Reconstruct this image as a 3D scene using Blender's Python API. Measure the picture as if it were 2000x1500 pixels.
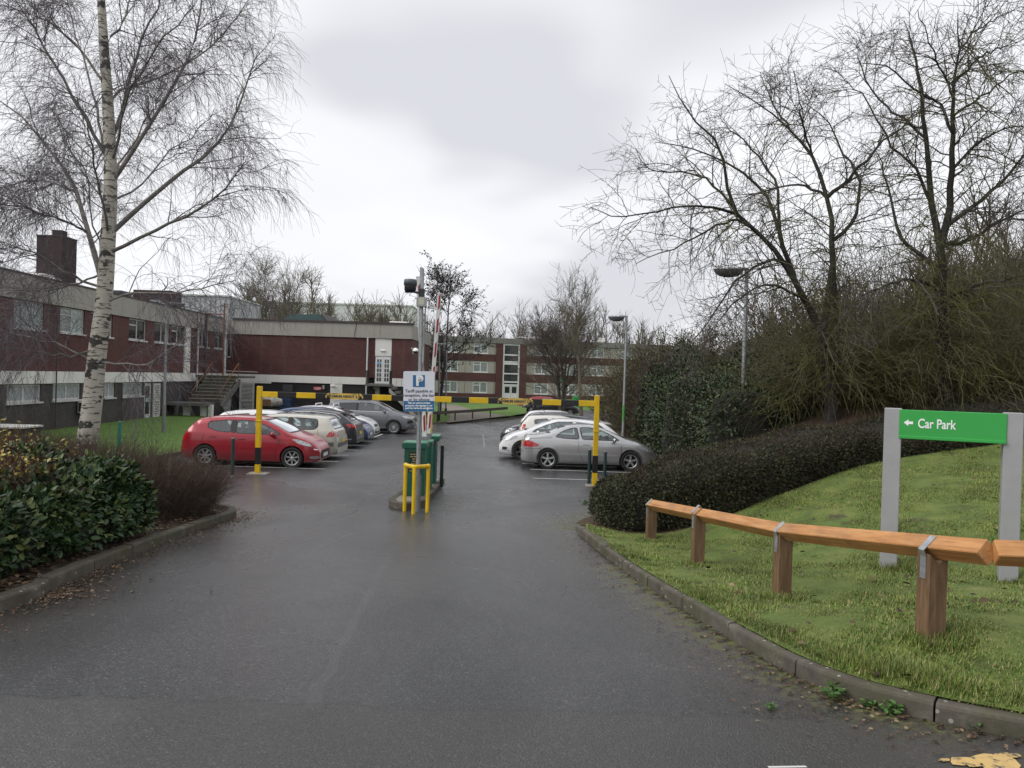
import bpy, bmesh, math, random
import numpy as np
from mathutils import Vector, Matrix
from mathutils.bvhtree import BVHTree
from mathutils.geometry import delaunay_2d_cdt

for o in list(bpy.data.objects):
    bpy.data.objects.remove(o)
SC = bpy.context.scene
COL = SC.collection
R = math.radians

# ------------------------------------------------------------------ camera
ROLL = 0.029
PITCH = -0.0087
FPX = 1500.0
CAM = np.array([0.0, 0.0, 1.6])
_f = np.array([0, math.cos(PITCH), math.sin(PITCH)])
_u0 = np.array([0, -math.sin(PITCH), math.cos(PITCH)])
_r0 = np.array([1.0, 0, 0])
_r = math.cos(ROLL) * _r0 + math.sin(ROLL) * _u0
_u = -math.sin(ROLL) * _r0 + math.cos(ROLL) * _u0
cd = bpy.data.cameras.new('camera')
cd.sensor_width = 36.0
cd.lens = 36.0 * FPX / 2000.0
cd.clip_start = 0.05
cd.clip_end = 2000
cam = bpy.data.objects.new('camera', cd)
COL.objects.link(cam)
M = Matrix(((_r[0], _u[0], -_f[0], CAM[0]), (_r[1], _u[1], -_f[1], CAM[1]), (_r[2], _u[2], -_f[2], CAM[2]), (0, 0, 0, 1)))
cam.matrix_world = M
SC.camera = cam
SC.render.resolution_x = 1024
SC.render.resolution_y = 768

# ------------------------------------------------------------------ sky, sun, exposure
SUN_EL, SUN_AZ = 42.0, 250.0           # diffuse brightness behind the cloud, high on the left
W = bpy.data.worlds.new('World')
SC.world = W
W.use_nodes = True
nt = W.node_tree
nt.nodes.clear()
def wn(t, **k):
    n = nt.nodes.new(t)
    for a, b in k.items():
        setattr(n, a, b)
    return n
wo = wn('ShaderNodeOutputWorld')
tc = wn('ShaderNodeTexCoord')
sky = wn('ShaderNodeTexSky', sky_type='NISHITA', sun_disc=False)
sky.sun_elevation = R(SUN_EL)
sky.sun_rotation = R(SUN_AZ)
sky.air_density = 1.0
sky.dust_density = 3.0
bg1 = wn('ShaderNodeBackground')
bg1.inputs['Strength'].default_value = 0.05
nt.links.new(sky.outputs[0], bg1.inputs['Color'])
# cloud deck: direction projected on a flat layer, so that the clouds flatten towards the horizon
sep = wn('ShaderNodeSeparateXYZ')
nt.links.new(tc.outputs['Generated'], sep.inputs[0])
zadd = wn('ShaderNodeMath', operation='ADD')
zadd.inputs[1].default_value = 0.22
zmax = wn('ShaderNodeMath', operation='MAXIMUM')
zmax.inputs[1].default_value = 0.0
nt.links.new(sep.outputs['Z'], zmax.inputs[0])
nt.links.new(zmax.outputs[0], zadd.inputs[0])
dv = []
for ax in 'XY':
    d = wn('ShaderNodeMath', operation='DIVIDE')
    nt.links.new(sep.outputs[ax], d.inputs[0])
    nt.links.new(zadd.outputs[0], d.inputs[1])
    dv.append(d)
cmb = wn('ShaderNodeCombineXYZ')
nt.links.new(dv[0].outputs[0], cmb.inputs[0])
nt.links.new(dv[1].outputs[0], cmb.inputs[1])
mpw = wn('ShaderNodeMapping')
mpw.inputs['Location'].default_value = (1.34, 5.2, 0.0)
mpw.inputs['Scale'].default_value = (0.75, 0.75, 1.0)
nt.links.new(cmb.outputs[0], mpw.inputs['Vector'])
nz = wn('ShaderNodeTexNoise')
nz.inputs['Scale'].default_value = 1.0
nz.inputs['Detail'].default_value = 3.0
nz.inputs['Roughness'].default_value = 0.48
nz.inputs['Distortion'].default_value = 0.0
nt.links.new(mpw.outputs[0], nz.inputs['Vector'])
crw = wn('ShaderNodeValToRGB')
crw.color_ramp.interpolation = 'EASE'
e = crw.color_ramp.elements
e[0].position = 0.34
e[0].color = (0.50, 0.508, 0.54, 1)
e[1].position = 0.64
e[1].color = (0.75, 0.76, 0.775, 1)
m_ = e.new(0.46)
m_.color = (0.66, 0.665, 0.69, 1)
nt.links.new(nz.outputs['Fac'], crw.inputs['Fac'])
bg2 = wn('ShaderNodeBackground')
bg2.inputs['Strength'].default_value = 0.98
nt.links.new(crw.outputs['Color'], bg2.inputs['Color'])
mxw = wn('ShaderNodeMixShader')
mxw.inputs['Fac'].default_value = 0.93
nt.links.new(bg1.outputs[0], mxw.inputs[1])
nt.links.new(bg2.outputs[0], mxw.inputs[2])
nt.links.new(mxw.outputs[0], wo.inputs['Surface'])

sd = bpy.data.lights.new('sun', 'SUN')
sd.energy = 1.5
sd.angle = R(35)
sd.color = (1.0, 0.97, 0.93)
sun = bpy.data.objects.new('sun', sd)
COL.objects.link(sun)
sun.rotation_euler = (R(90 - SUN_EL), 0, R(180 - SUN_AZ))
SC.view_settings.view_transform = 'Standard'
SC.view_settings.look = 'None'
SC.view_settings.gamma = 1.0
SC.view_settings.exposure = 0.64
SC.view_settings.use_curve_mapping = False
SC.render.engine = 'CYCLES'
SC.cycles.max_bounces = 6
SC.cycles.transparent_max_bounces = 16

# ------------------------------------------------------------------ pixel helpers (pixels of the 2000x1500 photograph)
def ray(px, py):
    return _f + _r * ((px - 1000.0) / FPX) + _u * ((750.0 - py) / FPX)
def P(px, py, Y):
    d = ray(px, py)
    return CAM + d * (Y / d[1])
def zr(y):
    """height of the asphalt: the drive falls to the car park, which falls gently away"""
    if y <= 0: return 0.0
    if y <= 18.5: return -0.0585 * y
    if y <= 22: return -1.08225 + (-0.0585 * (y - 18.5) + (0.0585 - 0.014) * (y - 18.5) ** 2 / 7.0)
    z22 = -1.08225 - 0.0585 * 3.5 + (0.0445) * 12.25 / 7.0
    if y <= 60: return z22 - 0.014 * (y - 22)
    return z22 - 0.014 * 38
def G(px, py, dz=0.0):
    d = ray(px, py)
    lo, hi = 0.5, 300.0
    for _ in range(60):
        m = (lo + hi) / 2
        p = CAM + d * (m / d[1])
        if p[2] > zr(p[1]) + dz: lo = m
        else: hi = m
    return CAM + d * (lo / d[1])

# ------------------------------------------------------------------ materials
MATS = {}
def srgb(r, g, b):
    f = lambda c: (c / 255 / 12.92) if c / 255 <= 0.04045 else ((c / 255 + 0.055) / 1.055) ** 2.4
    return (f(r), f(g), f(b))
class NT:
    def __init__(s, name):
        s.m = bpy.data.materials.new(name)
        s.m.use_nodes = True
        s.t = s.m.node_tree
        s.t.nodes.clear()
        s.out = s.t.nodes.new('ShaderNodeOutputMaterial')
    def n(s, typ, ins=None, **k):
        n = s.t.nodes.new(typ)
        for a, b in k.items(): setattr(n, a, b)
        for a, b in (ins or {}).items(): s.set(n.inputs[a], b)
        return n
    def set(s, sock, v):
        if isinstance(v, bpy.types.NodeSocket): s.t.links.new(v, sock)
        elif isinstance(v, (tuple, list)) and sock.type == 'RGBA' and len(v) == 3: sock.default_value = (*v, 1)
        else: sock.default_value = v
    def pos(s): return s.n('ShaderNodeNewGeometry').outputs['Position']
    def objc(s): return s.n('ShaderNodeTexCoord').outputs['Object']
    def mapp(s, v, scale=(1, 1, 1), loc=(0, 0, 0), rot=(0, 0, 0)):
        return s.n('ShaderNodeMapping', {'Vector': v, 'Scale': scale, 'Location': loc, 'Rotation': rot}).outputs[0]
    def noise(s, v, scale, detail=3, rough=0.5, dist=0.0):
        return s.n('ShaderNodeTexNoise', {'Vector': v, 'Scale': scale, 'Detail': detail, 'Roughness': rough, 'Distortion': dist}).outputs['Fac']
    def ramp(s, f, stops, interp='LINEAR'):
        n = s.n('ShaderNodeValToRGB', {'Fac': f})
        n.color_ramp.interpolation = interp
        e = n.color_ramp.elements
        while len(e) < len(stops): e.new(0.5)
        for q, (p, c) in zip(e, stops):
            q.position = p
            q.color = (c, c, c, 1) if isinstance(c, (int, float)) else (*c, 1)
        return n.outputs['Color']
    def mix(s, f, a, b, bt='MIX'):
        n = s.n('ShaderNodeMix', data_type='RGBA', blend_type=bt)
        s.set(n.inputs[0], f); s.set(n.inputs[6], a); s.set(n.inputs[7], b)
        return n.outputs[2]
    def math(s, op, a, b=0.0, clamp=False):
        n = s.n('ShaderNodeMath', operation=op, use_clamp=clamp)
        s.set(n.inputs[0], a); s.set(n.inputs[1], b)
        return n.outputs[0]
    def bump(s, h, strength=0.3, dist=0.01, normal=None):
        n = s.n('ShaderNodeBump', {'Height': h, 'Strength': strength, 'Distance': dist})
        if normal is not None: s.set(n.inputs['Normal'], normal)
        return n.outputs[0]
    def pbr(s, **k):
        n = s.n('ShaderNodeBsdfPrincipled')
        al = {'color': 'Base Color', 'rough': 'Roughness', 'metal': 'Metallic', 'normal': 'Normal', 'spec': 'Specular IOR Level',
              'coat': 'Coat Weight', 'coatr': 'Coat Roughness', 'emit': 'Emission Color', 'emits': 'Emission Strength',
              'trans': 'Transmission Weight', 'alpha': 'Alpha', 'sss': 'Subsurface Weight', 'sheen': 'Sheen Weight'}
        for a, b in k.items(): s.set(n.inputs[al[a]], b)
        s.t.links.new(n.outputs[0], s.out.inputs[0])
        return s.m
def plain(name, col, rough=0.6, metal=0.0, var=0.12, scale=6.0, bump=0.0, bscale=60.0, coat=0.0, spec=0.5):
    """paint / plastic / metal with slight dirt and unevenness"""
    if name in MATS: return MATS[name]
    t = NT(name)
    v = t.objc()
    f = t.noise(v, scale, 5, 0.6)
    c = t.mix(t.ramp(f, [(0.3, 0.0), (0.72, 1.0)]), tuple(x * (1 - var) for x in col), tuple(min(1, x * (1 + var * 0.6)) for x in col))
    r = t.math('ADD', t.math('MULTIPLY', t.math('SUBTRACT', f, 0.5), 0.25), rough, True)
    k = dict(color=c, rough=r, metal=metal, spec=spec)
    if coat: k['coat'] = coat; k['coatr'] = 0.05
    if bump: k['normal'] = t.bump(t.noise(v, bscale, 4), bump, 0.004)
    MATS[name] = t.pbr(**k)
    return MATS[name]

# ------------------------------------------------------------------ mesh building
def link(name, me, parent=None, mats=()):
    o = bpy.data.objects.new(name, me)
    for m in mats:
        if me is not None and m is not None: me.materials.append(m)
    COL.objects.link(o)
    if parent is not None: o.parent = parent
    return o
def tag(o, label=None, cat=None, group=None, kind=None):
    if label: o['label'] = label
    if cat: o['category'] = cat
    if group: o['group'] = group
    if kind: o['kind'] = kind
    return o
def thing(name, label, cat, loc=(0, 0, 0), rz=0.0, group=None):
    o = bpy.data.objects.new(name, None)
    o.empty_display_size = 0.2
    COL.objects.link(o)
    o.location = loc
    o.rotation_euler = (0, 0, rz)
    return tag(o, label, cat, group)
def origin(o):
    p = np.zeros(3)
    while o is not None:
        p += np.array(o.location)
        o = o.parent
    return p
def np_mesh(name, V, F, mat_idx=None, smooth=False):
    """V (n,3) floats, F (m,k) ints with k = 3 or 4"""
    me = bpy.data.meshes.new(name)
    V = np.asarray(V, dtype=np.float32); F = np.asarray(F, dtype=np.int32)
    k = F.shape[1]
    me.vertices.add(len(V)); me.vertices.foreach_set('co', V.ravel())
    me.loops.add(F.size); me.loops.foreach_set('vertex_index', F.ravel())
    me.polygons.add(len(F))
    me.polygons.foreach_set('loop_start', np.arange(0, F.size, k, dtype=np.int32))
    if mat_idx is not None: me.polygons.foreach_set('material_index', np.asarray(mat_idx, dtype=np.int32))
    if smooth: me.polygons.foreach_set('use_smooth', np.ones(len(F), dtype=bool))
    me.update(calc_edges=True)
    return me
def big(name, V, F, mats, parent=None, mat_idx=None, smooth=False, loc=None):
    o0 = origin(parent) if parent is not None else np.array(loc if loc is not None else (0, 0, 0), dtype=float)
    me = np_mesh(name, np.asarray(V, dtype=float) - o0, F, mat_idx, smooth)
    o = link(name, me, parent, mats if isinstance(mats, (list, tuple)) else [mats])
    if parent is None: o.location = o0
    return o

class MB:
    """collects simple shapes into ONE mesh"""
    def __init__(s): s.v = []; s.f = []; s.mi = []; s.sm = []
    def add(s, vs, fs, mi=0, smooth=False):
        b = len(s.v)
        s.v += [tuple(map(float, p)) for p in vs]
        for f in fs:
            s.f.append(tuple(b + i for i in f)); s.mi.append(mi); s.sm.append(smooth)
        return s
    def box(s, c, d, A=None, mi=0, bev=0.0):
        """centre, full size, optional 3x3 axes (columns)"""
        c = np.array(c, float); h = np.array(d, float) / 2
        A = np.eye(3) if A is None else np.array(A, float)
        if bev <= 0:
            pts = [c + A @ (h * np.array(q)) for q in [(-1, -1, -1), (1, -1, -1), (1, 1, -1), (-1, 1, -1), (-1, -1, 1), (1, -1, 1), (1, 1, 1), (-1, 1, 1)]]
            return s.add(pts, [(0, 3, 2, 1), (4, 5, 6, 7), (0, 1, 5, 4), (1, 2, 6, 5), (2, 3, 7, 6), (3, 0, 4, 7)], mi)
        bev = min(bev, *(h * 0.9))
        pts = []
        for z, ins in ((-h[2], bev), (-h[2] + bev, 0), (h[2] - bev, 0), (h[2], bev)):
            X = h[0] - ins; Y = h[1] - ins
            k = bev * 0.999 if ins == 0 else bev * 0.3
            for x, y in ((-X + k, -Y), (X - k, -Y), (X, -Y + k), (X, Y - k), (X - k, Y), (-X + k, Y), (-X, Y - k), (-X, -Y + k)):
                pts.append(c + A @ np.array((x, y, z)))
        fs = [tuple(reversed(range(8))), tuple(range(24, 32))]
        for r in range(3):
            for i in range(8):
                j = (i + 1) % 8
                fs.append((r * 8 + i, r * 8 + j, r * 8 + 8 + j, r * 8 + 8 + i))
        return s.add(pts, fs, mi)
    def tube(s, pts, rad, n=8, mi=0, cap=True, smooth=True):
        pts = [np.array(p, float) for p in pts]
        rad = [rad] * len(pts) if isinstance(rad, (int, float)) else rad
        vs = []; fs = []
        t0 = pts[1] - pts[0]
        ref = np.array((0, 0, 1.0)) if abs(t0[2]) < 0.9 * np.linalg.norm(t0) else np.array((1.0, 0, 0))
        for i, p in enumerate(pts):
            t = pts[min(i + 1, len(pts) - 1)] - pts[max(i - 1, 0)]
            t = t / (np.linalg.norm(t) + 1e-9)
            a = np.cross(t, ref); a /= np.linalg.norm(a) + 1e-9
            b = np.cross(t, a)
            for k in range(n):
                q = 2 * math.pi * k / n
                vs.append(p + rad[i] * (math.cos(q) * a + math.sin(q) * b))
        for i in range(len(pts) - 1):
            for k in range(n):
                j = (k + 1) % n
                fs.append((i * n + k, i * n + j, (i + 1) * n + j, (i + 1) * n + k))
        s.add(vs, fs, mi, smooth)
        if cap:
            s.add(vs[:n], [tuple(range(n))], mi)
            s.add(vs[-n:], [tuple(reversed(range(n)))], mi)
        return s
    def lathe(s, prof, n=24, A=None, c=(0, 0, 0), mi=0, smooth=True):
        """profile of (radius, height) turned about the local z axis"""
        A = np.eye(3) if A is None else np.array(A, float)
        c = np.array(c, float)
        vs = []; fs = []
        for r, h in prof:
            for k in range(n):
                q = 2 * math.pi * k / n
                vs.append(c + A @ np.array((r * math.cos(q), r * math.sin(q), h)))
        for i in range(len(prof) - 1):
            for k in range(n):
                j = (k + 1) % n
                fs.append((i * n + k, i * n + j, (i + 1) * n + j, (i + 1) * n + k))
        return s.add(vs, fs, mi, smooth)
    def prism(s, poly, d0, d1, A=None, c=(0, 0, 0), mi=0):
        """2-D polygon (a,b) extruded from d0 to d1 along the third axis; axes as columns"""
        A = np.eye(3) if A is None else np.array(A, float)
        c = np.array(c, float)
        n = len(poly)
        vs = [c + A @ np.array((a, b, d0)) for a, b in poly] + [c + A @ np.array((a, b, d1)) for a, b in poly]
        fs = [tuple(reversed(range(n))), tuple(range(n, 2 * n))] + [(i, (i + 1) % n, n + (i + 1) % n, n + i) for i in range(n)]
        return s.add(vs, fs, mi)
    def mesh(s, name, off=(0, 0, 0)):
        me = bpy.data.meshes.new(name)
        o = np.array(off, float)
        me.from_pydata([tuple(np.array(p) - o) for p in s.v], [], s.f)
        me.polygons.foreach_set('material_index', s.mi)
        me.polygons.foreach_set('use_smooth', s.sm)
        me.update()
        return me
    def build(s, name, mats, parent=None, world=True, loc=None):
        """world=True: vertices are world coordinates; else local to the parent"""
        off = (0, 0, 0)
        if world: off = origin(parent) if parent is not None else (loc if loc is not None else (0, 0, 0))
        o = link(name, s.mesh(name, off), parent, mats if isinstance(mats, (list, tuple)) else [mats])
        if parent is None: o.location = off
        return o
def copy_tree(o, parent=None):
    c = o.copy()
    COL.objects.link(c)
    c.parent = parent
    for ch in list(o.children): copy_tree(ch, c)
    return c
def rotz(a):
    c, s_ = math.cos(a), math.sin(a)
    return np.array(((c, -s_, 0), (s_, c, 0), (0, 0, 1)))
def text_mesh(name, txt, size, mat, parent, A, c, align='CENTER', bold=0.0, depth=0.0015, world=True, spacing=1.0):
    """flat lettering; A columns = (reading direction, up, outward)"""
    cu = bpy.data.curves.new(name, 'FONT')
    cu.body = txt
    cu.size = size
    cu.align_x = align
    cu.align_y = 'CENTER'
    cu.offset = bold
    cu.space_line = spacing
    cu.extrude = depth
    cu.resolution_u = 4
    to = bpy.data.objects.new(name, cu)
    COL.objects.link(to)
    dg = bpy.context.evaluated_depsgraph_get()
    me = bpy.data.meshes.new_from_object(to.evaluated_get(dg))
    bpy.data.objects.remove(to)
    A = np.array(A, float); c = np.array(c, float)
    if world and parent is not None: c = c - origin(parent)
    for v in me.vertices: v.co = Vector(c + A @ np.array(v.co))
    me.materials.clear()
    me.name = name
    return link(name, me, parent, [mat])

def catmull(pts, n):
    """n points along a smooth curve through pts"""
    pts = [np.array(p, float) for p in pts]
    q = [2 * pts[0] - pts[1]] + pts + [2 * pts[-1] - pts[-2]]
    out = []
    m = len(pts) - 1
    for k in range(n):
        t = k / (n - 1) * m
        i = min(int(t), m - 1)
        t -= i
        a, b, c, d = q[i], q[i + 1], q[i + 2], q[i + 3]
        out.append(0.5 * ((2 * b) + (c - a) * t + (2 * a - 5 * b + 4 * c - d) * t * t + (3 * b - a - 3 * c + d) * t ** 3))
    return out
RNG = np.random.default_rng(7)
random.seed(7)
# ================================================================== materials of the setting
def tps(pts):
    """thin-plate surface z(x, y) through control points"""
    pts = np.array(pts, float)
    n = len(pts)
    d = np.linalg.norm(pts[:, None, :2] - pts[None, :, :2], axis=2)
    K = np.where(d > 0, d * d * np.log(d + 1e-12), 0) + np.eye(n) * 0.05
    Pm = np.c_[np.ones(n), pts[:, :2]]
    A = np.zeros((n + 3, n + 3))
    A[:n, :n] = K; A[:n, n:] = Pm; A[n:, :n] = Pm.T
    w = np.linalg.solve(A, np.r_[pts[:, 2], 0, 0, 0])
    def f(x, y):
        x = np.asarray(x, float); y = np.asarray(y, float)
        d = np.sqrt((x[..., None] - pts[:, 0]) ** 2 + (y[..., None] - pts[:, 1]) ** 2)
        return (np.where(d > 0, d * d * np.log(d + 1e-12), 0) * w[:n]).sum(-1) + w[n] + w[n + 1] * x + w[n + 2] * y
    return f
def in_poly(poly, x, y):
    x = np.asarray(x, float); y = np.asarray(y, float)
    r = np.zeros(x.shape, bool)
    n = len(poly)
    for i in range(n):
        x0, y0 = poly[i][0], poly[i][1]; x1, y1 = poly[(i + 1) % n][0], poly[(i + 1) % n][1]
        c = ((y0 > y) != (y1 > y)) & (x < (x1 - x0) * (y - y0) / (y1 - y0 + 1e-12) + x0)
        r ^= c
    return r
def dist_line(line, x, y):
    x = np.asarray(x, float); y = np.asarray(y, float)
    best = np.full(x.shape, 1e9)
    for a, b in zip(line[:-1], line[1:]):
        ax, ay = a[0], a[1]; dx, dy = b[0] - ax, b[1] - ay
        t = np.clip(((x - ax) * dx + (y - ay) * dy) / (dx * dx + dy * dy + 1e-12), 0, 1)
        best = np.minimum(best, np.hypot(x - ax - t * dx, y - ay - t * dy))
    return best
def sheet(name, poly, zf, steps, mat, parent=None, drop=0.0):
    """polygon filled with triangles, heights from zf; steps = [(cell, ymin, ymax)]"""
    dense = []
    for a, b in zip(poly, poly[1:] + poly[:1]):
        L = math.hypot(b[0] - a[0], b[1] - a[1])
        st = steps[0][0] * 2 if min(a[1], b[1]) < steps[0][2] else steps[-1][0]
        m = max(1, int(L / max(st, 0.15)))
        for k in range(m): dense.append((a[0] + (b[0] - a[0]) * k / m, a[1] + (b[1] - a[1]) * k / m))
    xs = [p[0] for p in poly]
    pts = list(dense)
    for cell, y0, y1 in steps:
        gx, gy = np.meshgrid(np.arange(min(xs), max(xs), cell), np.arange(y0, y1, cell))
        gx = gx + (np.arange(gx.shape[0]) % 2)[:, None] * cell * 0.5
        k = in_poly(poly, gx, gy) & (dist_line(poly + poly[:1], gx, gy) > cell * 0.4)
        pts += list(zip(gx[k], gy[k]))
    n = len(dense)
    res = delaunay_2d_cdt([Vector(p) for p in pts], [(i, (i + 1) % n) for i in range(n)], [], 1, 1e-4)
    co = np.array([tuple(v) for v in res[0]])
    z = zf(co[:, 0], co[:, 1])
    F = np.array([f for f in res[2] if len(f) == 3])
    V = np.c_[co, z]
    a, b, c = V[F[:, 0]], V[F[:, 1]], V[F[:, 2]]
    flip = np.cross(b - a, c - a)[:, 2] < 0
    F[flip] = F[flip][:, ::-1]
    return big(name, V, F, mat, parent, smooth=True)
vzr = np.vectorize(zr)

# asphalt -----------------------------------------------------------
def mat_asphalt():
    t = NT('asphalt')
    p = t.pos()
    sx = t.n('ShaderNodeSeparateXYZ', {'Vector': p})
    X, Y = sx.outputs['X'], sx.outputs['Y']
    wob = t.math('MULTIPLY', t.math('SUBTRACT', t.noise(p, 3.0, 4), 0.5), 0.22)
    grain = t.n('ShaderNodeTexVoronoi', {'Vector': p, 'Scale': 105.0}, feature='F1')
    gcol = t.ramp(t.n('ShaderNodeSeparateColor', {'Color': grain.outputs['Color']}).outputs[0],
                  [(0.0, (0.022, 0.0225, 0.024)), (0.7, (0.040, 0.0405, 0.0425)), (0.94, (0.062, 0.062, 0.063)), (1.0, (0.11, 0.108, 0.104))])
    big_n = t.noise(t.mapp(p, (0.35, 0.16, 1)), 1.0, 6, 0.62, 0.4)
    c = t.mix(1.0, gcol, t.ramp(big_n, [(0.28, 0.55), (0.48, 0.95), (0.72, 1.75)]), 'MULTIPLY')
    # front strip: older, coarser, paler surface
    yy = t.math('ADD', Y, wob)
    front = t.ramp(yy, [(0.0, 1.0), (1.0, 0.0)])
    front = t.math('LESS_THAN', yy, 4.25)
    c = t.mix(t.math('MULTIPLY', front, 0.55), c, t.mix(0.5, c, (0.085, 0.080, 0.073)))
    # seams: narrow darker tar lines, one lengthwise, two across
    lw = t.math('ABSOLUTE', t.math('ADD', t.math('ADD', X, t.math('MULTIPLY', Y, 0.067)), t.math('ADD', t.math('MULTIPLY', wob, 0.55), 0.78)))
    seam1 = t.math('MULTIPLY', t.math('LESS_THAN', lw, 0.035), t.math('MULTIPLY', t.math('GREATER_THAN', Y, 4.2), t.math('LESS_THAN', Y, 11.2)))
    seam2 = t.math('LESS_THAN', t.math('ABSOLUTE', t.math('SUBTRACT', yy, 4.25)), 0.03)
    seam3 = t.math('MULTIPLY', t.math('LESS_THAN', t.math('ABSOLUTE', t.math('SUBTRACT', yy, 8.35)), 0.025),
                   t.math('MULTIPLY', t.math('GREATER_THAN', X, -3.3), t.math('LESS_THAN', X, -1.35)))
    c = t.mix(t.math('MULTIPLY', t.math('MAXIMUM', t.math('MULTIPLY', seam2, t.noise(p, 1.5)), seam3), 0.4), c, (0.016, 0.016, 0.017))
    c = t.mix(t.math('MULTIPLY', seam1, t.math('MULTIPLY', t.noise(p, 9.0), 0.5)), c, (0.075, 0.075, 0.073))
    pat = t.math('MULTIPLY', t.math('GREATER_THAN', yy, 8.35), t.math('MULTIPLY', t.math('LESS_THAN', X, -1.35), t.math('LESS_THAN', yy, 12.6)))
    c = t.mix(t.math('MULTIPLY', pat, 0.30), c, (0.028, 0.028, 0.029))
    # cracks and tyre polish in the car park
    cr = t.n('ShaderNodeTexVoronoi', {'Vector': t.mapp(t.n('ShaderNodeVectorMath', {0: p, 1: t.n('ShaderNodeTexNoise', {'Vector': p, 'Scale': 2.0}).outputs['Color']}, operation='ADD').outputs[0], (0.5, 0.3, 1)), 'Scale': 0.8}, feature='DISTANCE_TO_EDGE').outputs['Distance']
    crk = t.math('MULTIPLY', t.math('LESS_THAN', cr, 0.008), t.math('GREATER_THAN', Y, 12.0))
    c = t.mix(t.math('MULTIPLY', crk, 0.65), c, (0.014, 0.014, 0.014))
    # edge dirt and moss (vertex attribute: nearness to a kerb)
    at = t.n('ShaderNodeAttribute', attribute_name='edge').outputs['Fac']
    en = t.noise(p, 7.0, 5, 0.65)
    dirt = t.math('MULTIPLY', at, t.ramp(en, [(0.35, 0.0), (0.6, 1.0)]))
    c = t.mix(t.math('MULTIPLY', dirt, 0.75), c, (0.060, 0.048, 0.034))
    mos = t.n('ShaderNodeAttribute', attribute_name='moss').outputs['Fac']
    mm = t.math('MULTIPLY', mos, t.ramp(t.noise(p, 11.0, 6, 0.7), [(0.46, 0.0), (0.62, 1.0)]))
    c = t.mix(mm, c, t.mix(t.noise(p, 30.0), (0.045, 0.055, 0.012), (0.14, 0.15, 0.03)))
    # damp film: glossier in broad patches
    wet = t.noise(t.mapp(p, (0.28, 0.13, 1), (3.1, 0.7, 0)), 1.0, 5, 0.55, 0.6)
    r = t.ramp(wet, [(0.34, 0.50), (0.48, 0.30), (0.62, 0.16)])
    r = t.math('ADD', r, t.math('MULTIPLY', t.math('MAXIMUM', t.math('MULTIPLY', front, 0.12), mm), 0.9), True)
    b = t.bump(t.math('ADD', t.math('MULTIPLY', grain.outputs['Distance'], -1.0), t.math('MULTIPLY', t.noise(p, 2.5, 5), 1.2)), t.math('ADD', 0.36, t.math('MULTIPLY', front, 0.35)), 0.007)
    return t.pbr(color=c, rough=r, normal=b, spec=0.5)
M_ASPH = mat_asphalt()
def mat_earth(name, c0, c1, c2, scale=5.0, rough=0.9):
    t = NT(name)
    p = t.pos()
    f = t.noise(p, scale, 6, 0.65)
    c = t.ramp(f, [(0.25, c0), (0.5, c1), (0.78, c2)])
    c = t.mix(t.math('MULTIPLY', t.math('GREATER_THAN', t.noise(p, scale * 9, 3), 0.62), 0.5), c, tuple(x * 1.7 for x in c2))
    return t.pbr(color=c, rough=rough, normal=t.bump(t.noise(p, scale * 6, 6, 0.7), 0.8, 0.03))
M_SOIL = mat_earth('leaf_litter_soil', (0.018, 0.012, 0.008), (0.038, 0.024, 0.015), (0.075, 0.045, 0.026))
M_BANK = mat_earth('brown_bank_soil', (0.026, 0.015, 0.008), (0.055, 0.032, 0.015), (0.090, 0.052, 0.026), 3.0)
def mat_turf():
    t = NT('turf')
    p = t.pos()
    f = t.noise(p, 2.6, 6, 0.68)
    c = t.ramp(f, [(0.28, (0.060, 0.075, 0.018)), (0.48, (0.095, 0.14, 0.024)), (0.62, (0.14, 0.17, 0.038)), (0.78, (0.22, 0.20, 0.085))])
    mud = t.ramp(t.noise(t.mapp(p, (1, 1, 1), (7.3, 2.1, 0)), 1.5, 6, 0.7), [(0.60, 0.0), (0.68, 0.9)])
    c = t.mix(mud, c, (0.055, 0.040, 0.024))
    return t.pbr(color=c, rough=0.9, normal=t.bump(t.noise(p, 22, 6, 0.7), 0.9, 0.03))
M_TURF = mat_turf()
M_TURF_FAR = mat_earth('turf_far', (0.045, 0.10, 0.010), (0.070, 0.145, 0.014), (0.11, 0.18, 0.026), 1.6)
M_PATH = mat_earth('gravel_path', (0.12, 0.105, 0.085), (0.17, 0.15, 0.125), (0.23, 0.205, 0.17), 1.2)
def mat_kerb():
    t = NT('kerb_concrete')
    p = t.pos()
    f = t.noise(p, 5.0, 6, 0.65)
    c = t.ramp(f, [(0.25, (0.040, 0.034, 0.026)), (0.55, (0.085, 0.074, 0.058)), (0.8, (0.17, 0.155, 0.125))])
    g = t.ramp(t.noise(p, 2.3, 5, 0.6), [(0.45, 0.0), (0.7, 0.7)])
    c = t.mix(g, c, (0.055, 0.058, 0.020))
    lich = t.n('ShaderNodeTexVoronoi', {'Vector': p, 'Scale': 13.0, 'Randomness': 1.0}, feature='F1')
    lm = t.math('MULTIPLY', t.math('LESS_THAN', lich.outputs['Distance'], 0.17), t.math('GREATER_THAN', t.noise(p, 1.7, 2), 0.5))
    c = t.mix(t.math('MULTIPLY', lm, 0.7), c, (0.33, 0.32, 0.28))
    return t.pbr(color=c, rough=0.85, normal=t.bump(t.noise(p, 45.0, 5, 0.7), 0.6, 0.008))
M_KERB = mat_kerb()

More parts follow.
